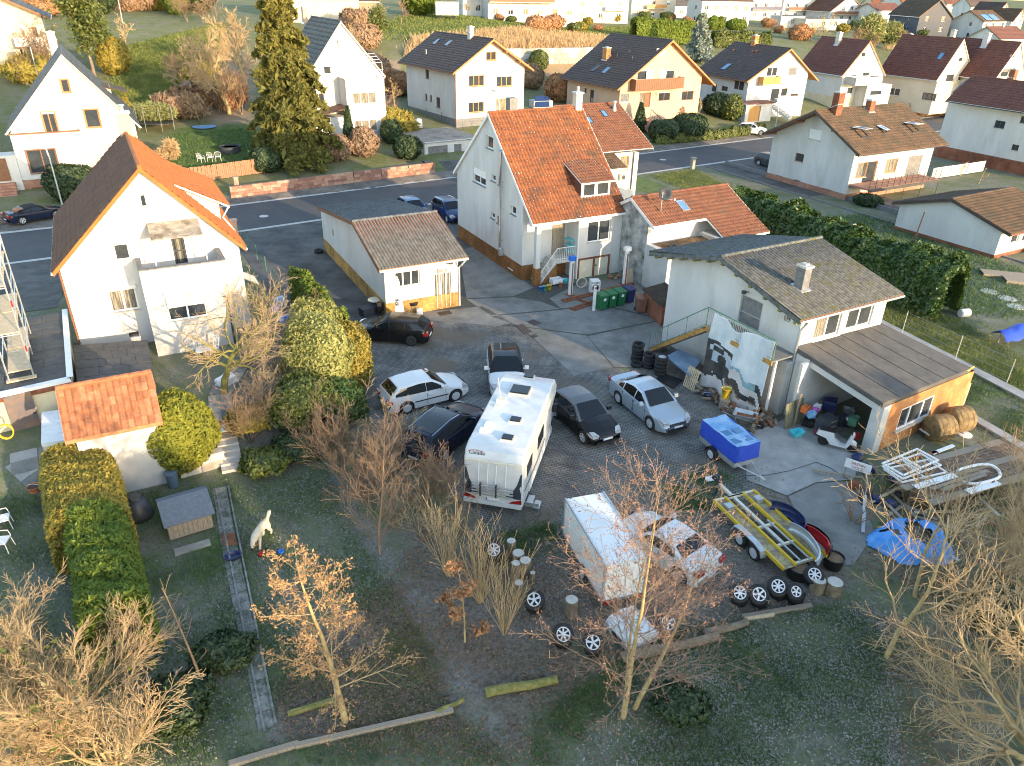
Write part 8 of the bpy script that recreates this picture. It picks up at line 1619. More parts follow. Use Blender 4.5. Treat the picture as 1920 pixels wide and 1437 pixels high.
bucket('turquoise tub beside the white sink under the porch steps',1058,530,.24,.22,'turq','tub',cat='tub');bucket('terracotta flower pot beside the white sink',1051,538,.14,.26,'terracotta','flower_pot',cat='pot');bucket('dark blue bucket of tools before the wood heap under the banner',1325,748,.22,.28,'navyplastic');bucket('yellow bin on a stump below the hanging banner',1357,762,.24,.5,'yellow','plastic_bin',.5,cat='bin')
simple('chopping_block','old wooden stump carrying the yellow bin','stump',1357,766,lambda b:b.lathe([(.26,0),(.24,.5)],12),'wood_old')
t=T('sink','white ceramic sink on the ground below the porch steps','sink',1042,534,YAW,.14);b=MB();b.box(-.38,-.25,0,.38,.25,.04);b.box(-.38,-.25,.04,-.33,.25,.32);b.box(.33,-.25,.04,.38,.25,.32);b.box(-.33,-.25,.04,.33,-.2,.32);b.box(-.33,.2,.04,.33,.25,.32);b.build('basin',M['white'],t);b=MB();b.box(-.3,-.2,-.14,.3,.2,0);b.build('stand',M['darkmetal'],t)
for k,(q,m,lb) in enumerate([([(966,612),(980,608),(998,623),(984,628)],'drain','large rusty square drain cover in the concrete yard'),([(988,604),(1000,600),(1015,606),(1002,612)],'drain','smaller square drain cover behind the large one'),([(995,631),(1003,628),(1010,631),(1002,635)],'darkmetal','small round drain cover nearest the motorhome')]):o=sheet('drain_cover',PX(*q),m,.020,.012,kind=None);tag(o,lb,'drain cover')
for k,(px,py,lb) in enumerate([(495,406,'round manhole cover in the street left of the office'),(698,351,'dark gully grate at the far gutter of the street'),(1243,300,'manhole cover in the street right of the annex'),(1365,271,'gully grate at the gutter near the peach house hedge')]):simple('manhole_cover',lb,'manhole cover',px,py,lambda b:b.lathe([(.38,.012),(.36,.03),(.05,.03),(.04,.022)],16),'steel' if k in(0,2) else 'darkmetal')
t=T('parasol','closed white parasol with blue printed emblem in front of the office window','parasol',748,592,0,.012);b=MB();b.lathe([(.25,0),(.25,.05),(.05,.07),(.03,2.3)],12);b.build('pole',M['steel'],t)
prof=[(.30,.25),(.28,.6),(.21,1.2),(.17,1.7),(.13,2.0),(.15,2.1),(.02,2.5)];b=MB();n=20
for r_,z in prof:
 for k in range(n):a=2*math.pi*k/n;f=1+.16*math.cos(a*6+z*1.2);b.v.append((r_*f*math.cos(a),r_*f*math.sin(a),z))
b.f=[(i*n+k,i*n+(k+1)%n,(i+1)*n+(k+1)%n,(i+1)*n+k) for i in range(len(prof)-1) for k in range(n)];can=b.build('canopy',mat('white_canvas',(.70,.71,.73),(.78,.79,.80),.85,4),t,True)
for a,z in((-1.9,1.1),(-1.55,1.0),(-1.2,1.1),(-1.9,.86),(-1.2,.86),(-1.55,.78)):
 b=MB();c=Vector((.27*math.cos(a),.27*math.sin(a),z));tx_=Vector((-math.sin(a),math.cos(a),0));b.tube([c+tx_*.055*math.cos(q)+Vector((0,0,.055*math.sin(q))) for q in np.linspace(.6,5.9,10)],.018,4);b.build('emblem',M['navyplastic'],can)
simple('parasol_cover_hem','blue lower hem print on the closed parasol','print',748,592,lambda b:b.lathe([(.34,.24),(.335,.36)],16,cap=False),'blueplastic') if False else None
t=T('storage_box','black garden storage box left of the office corner','box',693,590,R(40),.012);b=MB();b.box(-.55,-.3,0,.55,.3,.45);b.build('box',M['anthracite'],t);b=MB();b.box(-.58,-.33,.452,.58,.33,.52);b.build('lid',M['anthracite'],t)
t=T('garden_table','round pale-topped garden table beside the black storage box','table',704,583,0,.012);b=MB();b.lathe([(.42,.70),(.42,.74)],20);b.build('table_top',M['creamwood'],t);b=MB();b.lathe([(.3,0),(.28,.05),(.05,.08),(.05,.70)],12);b.build('leg',M['black'],t)
t=T('garden_chair','black wicker garden chair beside the round table','chair',717,590,R(200),.012);b=MB();b.box(-.3,-.28,.36,.3,.28,.44);b.build('seat',M['black'],t);b=MB();b.box(-.3,.24,.44,.3,.3,.88);b.build('backrest',M['black'],t)
for sg in(1,-1):b=MB();b.box(sg*.3-.03,-.28,.44,sg*.3+.03,.24,.62);b.build('armrest',M['black'],t)
for x in(-.26,.26):
 for y in(-.24,.24):b=MB();b.box(x-.025,y-.025,0,x+.025,y+.025,.36);b.build('leg',M['black'],t)
simple('oil_drum','black barrel at the left front corner of the office','barrel',731,588,lambda b:b.lathe([(.28,0),(.28,.28),(.3,.3),(.28,.32),(.28,.6),(.3,.62),(.28,.64),(.28,.88),(.25,.9),(.01,.9)],16),'black',dz=.012,smooth=False)
t=T('kettle_grill','black kettle grill with raised round lid by the office door','grill',776,588,R(10),.012);b=MB();b.lathe([(.05,.45),(.25,.55),(.3,.72),(.31,.74)],16);b.build('bowl',M['black'],t);b=MB();b.lathe([(.31,-.04),(.25,.08),(.02,.12)],16,(0,0,0),'y');o=b.build('lid',M['anthracite'],t,True);o.location=(.05,.22,1.05)
for a in(0,2.1,4.2):b=MB();b.tube([(.3*math.cos(a),.3*math.sin(a),0),(.15*math.cos(a),.15*math.sin(a),.55)],.015,5);b.build('leg',M['steel'],t)
simple('canister','white and red plastic canister beside the kettle grill','canister',787,592,lambda b:(b.box(-.17,-.12,0,.17,.12,.42),b.lathe([(.05,.42),(.05,.48)],8)),'whitepaint',.3,.012)
simple('doormat','dark doormat in front of the office door','doormat',834,588,lambda b:b.box(-.4,-.25,0,.4,.25,.02),'black',YAW,.016)
tyre_part=bpy.data.meshes['tyre']
def tyre_stack(label,px,py,n,rim=None,group=None):
 t=T('tyre_stack',label,'tyres',px,py,0,.012,group)
 for k in range(n):o=obj('tyre',tyre_me,t);o.location=(random.uniform(-.03,.03),random.uniform(-.03,.03),.205*k);o.rotation_euler=(0,0,random.random()*6)
 if rim:q=rim_mesh(.21,7,'');o=q.build('rim',M['rim_white'],t);o.location=(0,0,.205*n-.05);o.rotation_euler=(R(90),0,0)
 return t
tyre_stack('tallest tyre stack, at the far left beside the green stair railing',1194,676,5);tyre_stack('tyre stack in the middle, between two others near the railing',1216,689,4);tyre_stack('tyre stack topped with an alloy rim by the blue-grey board',1237,702,5,rim=True);tyre_stack('single tyre lying flat in front of the tallest tyre stack',1193,686,1)
S=SHOP;S.conv=(0,0,1)
ra,rb_=S.hit('L',1329,586,1.45),S.hit('L',1482,640,1.45);zl=(ra[1]+rb_[1])/2-1.0;v1,v0=ra[0],max(rb_[0],-.1);bl=S.hit('L',1216,668,1.45)
st=thing('steel_stair','green-railed steel stair and landing on the workshop wall','stairs',tuple(S.pos),S.yaw)
b=MB();b.box(-1.5,v0,zl-.06,-.02,v1,zl);b.build('landing',M['concrete'],st);b=MB();b.box(-1.55,v0,zl-.22,-1.48,v1,zl-.0);b.build('stringer',M['ochrepaint'],st)
vb=bl[0];ns=11;zg=0.
for k in range(ns):va_=v1+(vb-v1)*k/ns;z=zl-(zl-zg)*(k+1)/(ns+1);b=MB();b.box(-1.45,va_,z-.04,-.5,va_+(vb-v1)/ns*1.15,z);b.build('step',M['concrete'],st)
for x in(-1.48,-.5):
 b=MB();b.add([(x,v1,zl-.28),(x,vb,zg-.05),(x,vb,zg+.22),(x,v1,zl+.02),(x+.05,v1,zl-.28),(x+.05,vb,zg-.05),(x+.05,vb,zg+.22),(x+.05,v1,zl+.02)],[(0,1,2,3),(4,7,6,5),(3,2,6,7),(0,4,5,1)]);b.build('stringer',M['ochrepaint'],st)
def rail(name,a,c_,n,x=-1.5,h=1.0):
 b=MB();b.tube([(x,a[0],a[1]+h),(x,c_[0],c_[1]+h)],.028,5);b.build('handrail',M['greenpaint'],st)
 for k in range(n+1):f=k/n;q=MB();v,z=a[0]+(c_[0]-a[0])*f,a[1]+(c_[1]-a[1])*f;q.tube([(x,v,z+.05),(x,v,z+h)],.022 if k%8==0 else.011,4);q.build('baluster',M['greenpaint'] if k%8==0 else M['steel'],st)
 b=MB();b.tube([(x,a[0],a[1]+.1),(x,c_[0],c_[1]+.1)],.016,4);b.build('lower_rail',M['greenpaint'],st)
rail('r',(v1,zl),(vb,zg+.1),24);rail('r',(v0,zl),(v1,zl),40)
for v in(v0+.1,v1-.1):b=MB();b.box(-1.2,v-.05,-.1,-1.1,v+.05,zl-.06);b.build('post',M['whitepaint'],st)
b=MB();b.box(-.45,v0-.02,-.2,-.02,v1-.4,zl-.3);b.build('infill_wall',M['plaster_old'],st)
bt=thing('banner','large faded tarpaulin banner printed with a pick-up truck, hung on the green railing','banner',tuple(S.pos),S.yaw)
q=[S.hit('L',*p,1.56) for p in((1339,598),(1450,650))];vb0,vb1=q[0][0],q[1][0];NB,MBn=26,18;zt0=zl+.95
def ban(f,g):
 v=vb0+(vb1-vb0)*f;bot=.15+.25*math.sin(f*5)-.1*f;top=zt0-.35*math.exp(-((f-.42)/.13)**2)-.08*math.sin(f*3.1)
 z=top+(bot-top)*g;x=-1.56-.10*math.sin(f*11+g*2)*(.3+g)-.35*g*g-.05*math.sin(f*23+g*5);return(x,v+.06*math.sin(g*6),z)
bm_=mat('banner_sky_print',(.46,.52,.56),(.66,.69,.70),.6,1.2,world_co=False);cols=[bm_,mat('banner_hill_print',(.16,.30,.34),(.24,.38,.40),.6,2),mat('banner_dark_print',(.02,.025,.03),(.07,.06,.05),.55,2.5),mat('banner_sand_print',(.50,.45,.42),(.62,.58,.56),.6,1.5),mat('banner_truck_print',(.30,.36,.42),(.46,.52,.58),.4,2),mat('banner_brown_print',(.16,.09,.05),(.30,.19,.11),.6,3)]
NF,NG=60,44;vs,fs,mi=[],[],[]
for i in range(NF+1):
 for j in range(NG+1):vs.append(ban(i/NF,j/NG))
def bcol(f,g):
 hor=.40+.22*f+.03*math.sin(f*20);
 if f<.42 and.33+.1*f<g<.80+.04*math.sin(f*30):
  ff,gg=f/.42,(g-.33)/.45
  if gg<.12+.35*max(0,ff-.55):return 2
  for wx,wy in((.62,.52),):
   if((ff-wx)/.14)**2+((gg-wy)/.17)**2<1:return 2
  if.18<gg<.34 and.12<ff<.75:return 2 if.25<ff<.66 else 4
  if gg>.62:return 2
  return 4 if ff>.25 else 2
 if g<hor:return 0
 if g<hor+.07+.03*math.sin(f*9):return 1 if f<.85 else 2
 k=g-hor-.6*0;w=math.sin(f*6+g*14)
 if g>.90-.1*f and f>.3:return 3
 if.17<k<.24+.03*w or.33<k<.38:return 2
 if.24<k<.28+.02*w:return 5
 return 3
for i in range(NF):
 for j in range(NG):
  a=i*(NG+1)+j;fs.append((a,a+NG+1,a+NG+2,a+1));mi.append(bcol((i+.5)/NF,(j+.5)/NG))
me=bpy.data.meshes.new('print_sheet');me.from_pydata(vs,[],fs);[me.materials.append(c) for c in cols];me.polygons.foreach_set('material_index',mi);me.polygons.foreach_set('use_smooth',[True]*len(fs));me.update();o=obj('print_sheet',me,bt);o.modifiers.new('thick','SOLIDIFY').thickness=.006
fw_=thing('firewood_heap','dark heap of split firewood under the banner and landing','firewood',tuple(S.wld((-1.0,v0+.2,0))),S.yaw)
lm=[MB().tube([(-.2,0,0),(.2,0,0)],.085,7).mesh('log',M[k]) for k in('wood_brown','bark','wood_old','bark')]
for k in range(130):
 o=obj('log',random.choice(lm),fw_);f=random.random();o.location=(random.uniform(-1.5,.3)-.3*(f>.8),random.uniform(-.9,3.4),random.uniform(.05,.75)*random.random()+.05);o.rotation_euler=(random.uniform(-.5,.5),random.uniform(-.5,.5),random.random()*6)
P=[at(*p,.8) for p in((1249,668.5),(1273.5,655),(1315,675),(1293.5,703.5))];c=sum(P,Vector())/4;t=thing('work_table','low table with blue-grey sheet top under the stair','table',(c.x,c.y,0));b=MB();Q=[p-c+Vector((0,0,.8)) for p in P];b.add(Q+[p+Vector((0,0,-.08)) for p in Q],[(0,1,2,3),(4,7,6,5),(0,4,5,1),(1,5,6,2),(2,6,7,3),(3,7,4,0)]);b.build('table_top',mat('blue_grey_sheet',(.13,.20,.29),(.20,.29,.40),.5,1.5),t)
for p in Q:b=MB();p=p*.92;b.box(p.x-.04,p.y-.04,0,p.x+.04,p.y+.04,.74);b.build('leg',M['wood_old'],t)
o=sheet('rubber_mat',PX((1241,702),(1280,714),(1263,731),(1230,712)),'black',.03,.05,kind=None);tag(o,'black rubber mat on the ground before the pallet','mat')
PT=[at(1279,724,.02),at(1300,737,.02)];d=PT[1]-PT[0];t=thing('pallet','pale wooden pallet leaning upright beside the banner','pallet',tuple(PT[0]),math.atan2(d.y,d.x));W_p=max(d.length,.75)
for k in range(7):b=MB();x=W_p*k/7;b.box(x+.01,0,0,x+W_p/7-.03,.022,1.15);o=b.build('slat',M['wood_pale'],t);o.rotation_euler=(R(-14),0,0)
for k in range(3):b=MB();b.box(0,.025,.02+.5*k,W_p,.12,.12+.5*k);o=b.build('bearer',M['wood_pale'],t);o.rotation_euler=(R(-14),0,0)
t=T('wheelbarrow','galvanised wheelbarrow with rusty water in its tray','wheelbarrow',1393,797,R(-25),.016);b=MB();A_=[(-.3,-.22,.38),(.35,-.2,.36),(.35,.2,.36),(-.3,.22,.38)];C_=[(-.5,-.36,.62),(.55,-.3,.62),(.55,.3,.62),(-.5,.36,.62)];b.add(A_+C_,[(0,1,2,3),(0,4,5,1),(1,5,6,2),(2,6,7,3),(3,7,4,0)]);tray=b.build('tray',M['steel'],t);tray.modifiers.new('thick','SOLIDIFY').thickness=.012
b=MB();b.box(-.36,-.25,.44,.4,.22,.47);b.build('rusty_water',M['rust'],t);b=MB();b.lathe([(.17,-.04),(.17,.04)],14,(.78,0,.17),'y');b.build('wheel',M['rubber'],t)
for sg in(1,-1):b=MB();b.tube([(.78,sg*.06,.17),(.3,sg*.2,.36),(-.4,sg*.26,.42),(-1.0,sg*.28,.6)],.018,5);b.tube([(-.35,sg*.25,.4),(-.4,sg*.27,.0)],.018,5);b.build('handle',M['steel'],t)
t=T('plank_door','old green-flaked plank door propped before the garage','door',1486,806,R(40),.016)
a,c_=G(1470,806),G(1503,793);d=c_-a;t.location=a+Vector((0,0,.016));t.rotation_euler=(0,0,math.atan2(d.y,d.x));L=d.length
for k in range(6):b=MB();b.box(L*k/6+.006,-.02,0,L*(k+1)/6-.006,.02,1.25);o=b.build('plank',M['wood_green'] if k!=3 else M['wood_old'],t);o.rotation_euler=(R(-8),0,0)
b=MB();b.box(L*.45,-.06,0,L*.58,-.022,1.7);b.build('post',M['wood_old'],t)
t=T('laundry_basket','turquoise plastic basket on the concrete pad','basket',1493,818,.4,.02);b=MB();b.add([(-.2,-.14,0),(.2,-.14,0),(.2,.14,0),(-.2,.14,0),(-.3,-.21,.26),(.3,-.21,.26),(.3,.21,.26),(-.3,.21,.26)],[(0,3,2,1),(0,1,5,4),(1,2,6,5),(2,3,7,6),(3,0,4,7)]);o=b.build('body',M['turq'],t);o.modifiers.new('thick','SOLIDIFY').thickness=.02
for sg in(1,-1):b=MB();b.box(sg*.3-.03,-.08,.24,sg*.3+.03,.08,.29);b.build('handle',M['turq'],t)
t=T('tool_cabinet','dark grey steel tool cabinet at the garage mouth','cabinet',1545,816,R(35),.016);b=MB();b.box(-.4,-.28,.06,.4,.28,.95);b.build('case',M['anthracite'],t)
for k in range(3):b=MB();b.box(-.37,-.30,.1+.28*k,.37,-.285,.35+.28*k);o=b.build('drawer',M['darkmetal'],t);b=MB();b.box(-.2,-.325,.28+.28*k,.2,-.302,.31+.28*k);b.build('handle',M['steel'],o)
t=T('motor_scooter','white and black motor scooter parked in the garage mouth','scooter',1568,842,R(-28),.016)
for x in(-.6,.62):b=MB();b.lathe([(.14,-.05),(.23,-.05),(.25,0),(.23,.05),(.14,.05)],18,(x,0,.25),'y',False);b.lathe([(.15,-.03),(.15,.03)],10,(x,0,.25),'y');b.build('wheel',M['rubber'],t)
b=MB();b.prism([(-.95,.55),(-.85,.78),(-.25,.80),(-.15,.45),(.1,.28),(.3,.28),(.42,.75),(.50,.95),(.56,.92),(.52,.6),(.72,.48),(.75,.42),(.5,.44),(.38,.2),(-.3,.2),(-.5,.45)],-.14,.14,'y');b.build('body',P_WHITE,t);b=MB();b.box(-.85,-.13,.80,-.2,.13,.88);b.build('seat',M['black'],t);b=MB();b.tube([(.46,-.32,1.02),(.48,0,.98),(.46,.32,1.02)],.02,5);b.build('handlebar',M['black'],t);b=MB();b.tube([(.62,.08,.25),(.5,.06,.9)],.025,5);b.build('fork',M['steel'],t);b=MB();b.box(.54,-.08,.78,.60,.08,.9);b.build('headlight',M['lightclear'],t);b=MB();b.box(-1.02,-.08,.55,-.96,.08,.66);b.build('tail_light',M['lightred'],t)
b=MB();b.lathe([(.09,0),(.16,.02),(.09,.04)],16,cap=False)
simple('wheel_rim','white ring-shaped rim lying in the dark garage','rim',1590,805,lambda b:b.lathe([(.12,0),(.2,0),(.2,.06),(.12,.06)],16,cap=False),'white',0,.5)
jm=['orange','pink','bluetarp_top','white','redplastic','navyplastic','wood_old','greenpaint','black','anthracite','steel']
jl=['crumpled orange cloth on the junk heap behind the plank door','pink bag on the junk heap behind the plank door','pale blue water canister on the junk heap','white plastic sack on the junk heap','red fuel can deep in the garage','navy workbench end inside the garage','brown crate behind the junk heap','dark green crate in the garage depth','black rubbish bag left of the tool cabinet','grey tool chest behind the scooter','steel drum at the back of the garage']
for k,(px,py,z,s_) in enumerate([(1510,768,.9,.3),(1528,770,.9,.22),(1521,778,.8,.28),(1532,765,.8,.26),(1606,818,.3,.25),(1555,760,.5,.5),(1540,755,.3,.45),(1600,790,.4,.4),(1515,795,0,.4),(1580,790,.0,.5),(1590,775,0,.4)]):
 p=at(px,py,z+s_*.4);t=thing('junk_item',jl[k],'junk',(p.x,p.y,z),random.random()*3);bm=bmesh.new();bmesh.ops.create_cube(bm,size=1);bmesh.ops.subdivide_edges(bm,edges=bm.edges[:],cuts=2,use_grid_fill=True)
 for v in bm.verts:v.co=Vector((v.co.x*s_*1.2,v.co.y*s_,(v.co.z+.5)*s_))*random.uniform(.88,1.08)
 me=bpy.data.meshes.new('lump');bm.to_mesh(me);bm.free();me.materials.append(M[jm[k]]);obj('lump',me,t)
fr=lambda b,w,h_,s_:(b.box(0,0,0,w,s_,s_),b.box(0,h_-s_,0,w,h_,s_),b.box(0,s_,0,s_,h_-s_,s_),b.box(w-s_,s_,0,w,h_-s_,s_),b.box(w*.5-s_/2,s_,0,w*.5+s_/2,h_-s_,s_))
a,c_=at(1655,880,.95),at(1885,820,.95);d=c_-a;rk=thing('junk_rack','long low lumber rack roofed with leaf-covered boards beside the garage','rack',(a.x,a.y,0),math.atan2(d.y,d.x));L=d.length
leafy=mat('leaf_covered_boards',(.10,.07,.05),(.22,.14,.095),.95,6,bump=.6,c3=(.30,.24,.19),s3=5,t3=(.55,.62))
for k in range(7):b=MB();y=-2.4+k*.36;b.box(.1+random.uniform(-.2,.2),y,.82,L-random.random()*.5,y+.33,.86);b.build('board',leafy if k%3 else M['wood_old'],rk)
for x in(.2,L*.5,L-.3):
 for y in(-2.3,.0):b=MB();b.box(x-.06,y-.06,0,x+.06,y+.06,.82);b.build('post',M['wood_green'],rk)
rl=rk.location;rz=rk.rotation_euler[2]
def onrack(x,y,z):v=Vector((x*math.cos(rz)-y*math.sin(rz),x*math.sin(rz)+y*math.cos(rz),z));return(rl.x+v.x,rl.y+v.y,v.z)
for k in range(3):t=thing('window_frame',['lowest white window frame lying on the lumber rack','middle white window frame lying slanted on the rack','topmost white window frame on the lumber rack'][k],'window frame',onrack(.05+.12*k,-.95+.1*k,.88+.07*k),rz+(-.05,.08,.14)[k],'white window frames on the rack');b=MB();fr(b,2.3,1.0,.06);b.build('frame',M['white'],t,kind='stuff')
for k,(x,y,l_,lb) in enumerate([(.3,-1.5,2.2,'long white plastic panel lying on the rack below the frames'),(2.0,-2.45,1.7,'white panel on the near edge of the lumber rack')]):t=thing('plastic_plank',lb,'panel',onrack(x,y,.9),rz+.02);b=MB();b.box(0,0,0,l_,.3,.04);b.build('panel',M['whitepaint'],t)
t=thing('plastic_pipe','thick white pipe bent into a loop on the right end of the rack','pipe',onrack(3.4,-1.6,.95),rz);b=MB();b.tube([(1.05*math.cos(a),.55*math.sin(a),.0+.05*math.sin(3*a)) for a in np.linspace(-2.9,2.2,26)],.06,7);b.build('pipe',M['white'],t,True);b=MB();b.tube([(.0,-.56,.0),(.14,-.56,.0)],.075,7);b.build('coupling',M['darkmetal'],t)
for k in range(4):t=thing('plank',['grey weathered plank across the middle of the rack','second weathered plank in the middle of the rack','rust-coloured plank along the far edge of the rack','white broken plank at the far right of the rack'][k],'plank',onrack((.8,1.1,1.2,2.9)[k],(-1.75,-1.95,.12,.1)[k],.9),rz+(.04,.06,.0,.1)[k]);b=MB();b.box(0,0,0,(3.2,2.6,2.0,1.4)[k],.15,.06);b.build('board',M[('wood_old','wood_old','rust','whitepaint')[k]],t)
t=T('signboard','white signboard with red hand lettering before the garage pier','sign',1600,905,R(-35),.6);b=MB();b.box(-.5,-.015,0,.5,.015,.42);b.build('board',M['whitepaint'],t);text('BRENN',.17,'redplastic','lettering',t,(0,-.017,.23),(R(90),0,0),.002);text('HOLZ',.17,'redplastic','lettering',t,(0,-.017,.05),(R(90),0,0),.002)
for x in(-.45,.42):b=MB();b.box(x,.017,-.6,x+.05,.06,.4);b.build('post',M['wood_old'],t)
for k in range(22):
 q=G(random.uniform(1615,1880),random.uniform(880,1010));t=thing('scrap_timber','weathered scrap plank lying in the junk corner at the right','plank',(q.x,q.y,q.z+.03+.12*random.random()),random.random()*6.3,'scrap planks in the junk corner');b=MB();b.box(0,-.06,0,random.uniform(.8,2.2),.06,.045);b.build('board',M[random.choice(('wood_old','wood_brown','wood_old','rust','steel','wood_pale'))],t);t.rotation_euler[1]=random.uniform(-.15,.05)
for k in range(9):
 q=G(random.uniform(1600,1700),random.uniform(862,960));t=thing('scrap_item','dark piece of scrap in the junk corner at the right','scrap',(q.x,q.y,q.z),random.random()*6.3,'dark scrap in the junk corner');s_=random.uniform(.2,.4);b=MB();b.lathe([(s_*.9,0),(s_,s_*.5),(s_*.7,s_*1.1),(.02,s_*1.2)],random.choice((4,6,9)));b.build('shell',M[random.choice(('black','anthracite','rust','navyplastic'))],t)
t=T('sheeted_pile','pile under a torn bright blue plastic sheet behind the bare tree','pile',1708,1020,.3,0);N=34;b=MB()
for i in range(N+1):
 for j in range(N+1):
  x,y=-1.5+3.0*i/N,-1.2+2.4*j/N;r_=math.hypot(x/1.5,y/1.2);z=.55*max(0,1-r_**2.6)**.6+.15*math.sin(x*5+y*3)*max(0,1.1-r_)+.09*math.sin(x*11-y*7)*max(0,1.1-r_)+.06*math.sin(x*17+y*15)*max(0,1.1-r_)+.05*random.random();b.v.append((x*(1+.1*math.sin(y*4)),y*(1+.1*math.sin(x*3)),max(z,-.05)+.02))
for i in range(N):
 for j in range(N):
  x,y=-1.5+3.0*(i+.5)/N,-1.2+2.4*(j+.5)/N
  if math.hypot(x/1.5,y/1.2)>1.02:continue
  if(math.hypot((x-.15)/.42,(y-.05)/.5)<1) or math.hypot((x+.75)/.22,(y-.55)/.12)<1 or math.hypot((x-.6)/.25,(y-.7)/.12)<1:continue
  b.f.append((i*(N+1)+j,(i+1)*(N+1)+j,(i+1)*(N+1)+j+1,i*(N+1)+j+1))
b.build('sheet',M['bluesheet'],t,True);bm=bmesh.new();bmesh.ops.create_icosphere(bm,subdivisions=3,radius=1)
for v in bm.verts:v.co=Vector((v.co.x*1.35,v.co.y*1.05,max(v.co.z*.56,-.05)*random.uniform(.9,1.0)))
me=bpy.data.meshes.new('brushwood');bm.to_mesh(me);bm.free();me.materials.append(mat('brushwood_heap',(.06,.045,.03),(.16,.125,.085),.95,9,bump=.8));obj('brushwood',me,t)
for k,(px,py,lb) in enumerate([(1755,822,'nearer round brown hay bale behind the garage'),(1790,806,'farther round brown hay bale behind the garage')]):
 t=T('hay_bale',lb,'hay bale',px,py,GAR.rotation_euler[2]-.35,0,'round bales behind the garage');b=MB();b.lathe([(.02,-.5),(.55,-.5),(.6,-.42),(.59,-.15),(.61,0),(.59,.2),(.6,.42),(.55,.5),(.02,.5)],26,(0,0,.58),'x',False);b.build('bale',mat('old_brown_hay',(.14,.10,.045),(.32,.22,.10),.95,5,bump=.7,bscale=25),t,True)
 for x in(-.3,0,.3):b=MB();b.lathe([(.612,-.008),(.62,0),(.612,.008)],24,(x,0,.58),'x',False);b.build('twine',M['wood_old'],t)
simple('round_tub_cover','white round lid lying beside the hay bales','lid',1808,815,lambda b:b.lathe([(.33,0),(.33,.03),(.27,.05),(.1,.05),(.08,.09),(.01,.09)],20),'white')
t=T('board_stack','pale upright boards leaning on the far garage corner','boards',1793,768,GAR.rotation_euler[2],0)
for k in range(4):b=MB();b.box(-.1+.17*k,-.03,0,.055+.17*k,.0,1.3);b.build('board',M['wood_pale'],t)
simple('old_window','old white window leaning below the brick garage wall','window',1738,826,lambda b:fr(b,.7,.55,.06),'white',R(20),.25)
RIMS=[(925,1042,'leftmost alloy wheel on a post near the motorhome',.9),(1002,1135,'bright alloy wheel on its tyre left of the box trailer',.75),(1055,1200,'alloy wheel left of the catkin tree trunks',.75),(1112,1215,'alloy wheel half hidden behind the catkin tree',.6),(1385,1122,'leftmost of the wheels right of the catkin tree',.75),(1422,1125,'second of the wheels right of the catkin tree',.7),(1458,1110,'largest five-spoke wheel before the yellow transporter',.8),(1490,1120,'small five-spoke wheel right of the largest one',.75),(1526,1088,'worn silver wheel under the end of the silver bumper',.6),(1252,1178,'dull alloy wheel between the two catkin stems',.6)]
for k,(px,py,lb,z) in enumerate(RIMS):
 R_=.33 if k not in(7,) else.27;p=at(px,py-10,z);t=thing('spare_wheel',lb,'wheel',(p.x,p.y,z),R(random.uniform(-20,20)),'spare alloy wheels along the yard edge');tm_,rm_=wheel_parts(R_,.2,5 if k%2 else 7)
 e=bpy.data.objects.new('wheel',tm_);COL.objects.link(e);e.parent=t;e.rotation_euler=(R(62)+math.pi,0,0) if False else(R(118),0,0);e.rotation_euler=(R(-125)+math.pi*0,0,0);obj('rim',rm_,e);e.rotation_euler=(math.pi-R(50)-math.pi*0,0,0) if False else(R(50),0,math.pi)
 simple('support_drum',['black drum under the leftmost alloy wheel','black drum under the bright alloy wheel','black drum under the wheel left of the catkin trunks','black drum under the half hidden wheel','black drum under the leftmost right-hand wheel','black drum under the second right-hand wheel','black drum under the largest five-spoke wheel','black drum under the small five-spoke wheel','black tub under the worn silver wheel','black drum under the dull alloy wheel'][k],'drum',px,py+6,lambda b,z=z:b.lathe([(.27,0),(.29,z*.5),(.27,z-.2)],14),'black',group='black drums carrying spare wheels')
for k,(px,py,r_,h_,lb) in enumerate([(958,1045,.17,.75,'tallest upright log stump near the leftmost alloy wheel'),(971,1066,.22,.7,'reddish log stump in the middle of the row'),(984,1082,.21,.75,'grey log stump with the widest pale cut face'),(967,1085,.16,.7,'log stump behind the reddish one at the hedge side'),(972,1118,.16,.6,'front log stump next to the bright alloy wheel'),(998,1095,.10,.5,'thin log stump at the gravel side'),(1070,1150,.22,.6,'yellowish sunlit stump behind the catkin branches'),(1560,1112,.28,.5,'sunlit ochre stump at the right end of the wheels'),(1530,1108,.25,.5,'brown stump left of the sunlit ochre stump')]):
 t=T('log_stump',lb,'stump',px,py,0,0,'upright log stumps at the yard edge');b=MB();b.lathe([(r_*1.05,-.1),(r_,h_*.5),(r_*.98,h_)],11);b.build('bark',M['bark'],t);b=MB();b.lathe([(r_*.9,h_+.002),(r_*.5,h_+.006),(.01,h_+.006)],11);b.build('cut_face',M['stone_pale'],t)
t=T('planter_tub','black round tub full of dry stalks below the yellow transporter','tub',1495,1080,0,0);b=MB();b.lathe([(.36,0),(.42,.45),(.38,.45),(.36,.36)],16,cap=False);b.build('tub',M['black'],t);b=MB();b.lathe([(.37,.38),(.01,.42)],14);b.build('dry_filling',M['litter_brown'],t)
t=T('planter_tub','second black tub right of the silver bumper end','tub',1560,1062,0,0);b=MB();b.lathe([(.3,0),(.36,.45),(.33,.45),(.31,.36)],16,cap=False);b.build('tub',M['black'],t);b=MB();b.lathe([(.32,.38),(.01,.42)],14);b.build('dry_filling',M['litter_brown'],t)
t=T('car_front_end','white car front end with two headlamps lying by the catkin tree','car part',1185,1190,R(-150),0);b=MB();pr=[(-.55,.25),(-.5,.45),(.0,.55),(.45,.48),(.6,.3),(.62,.1),(-.5,.1)];b.prism(pr,-.62,.62,'y');b.build('shell',P_WHITE,t)
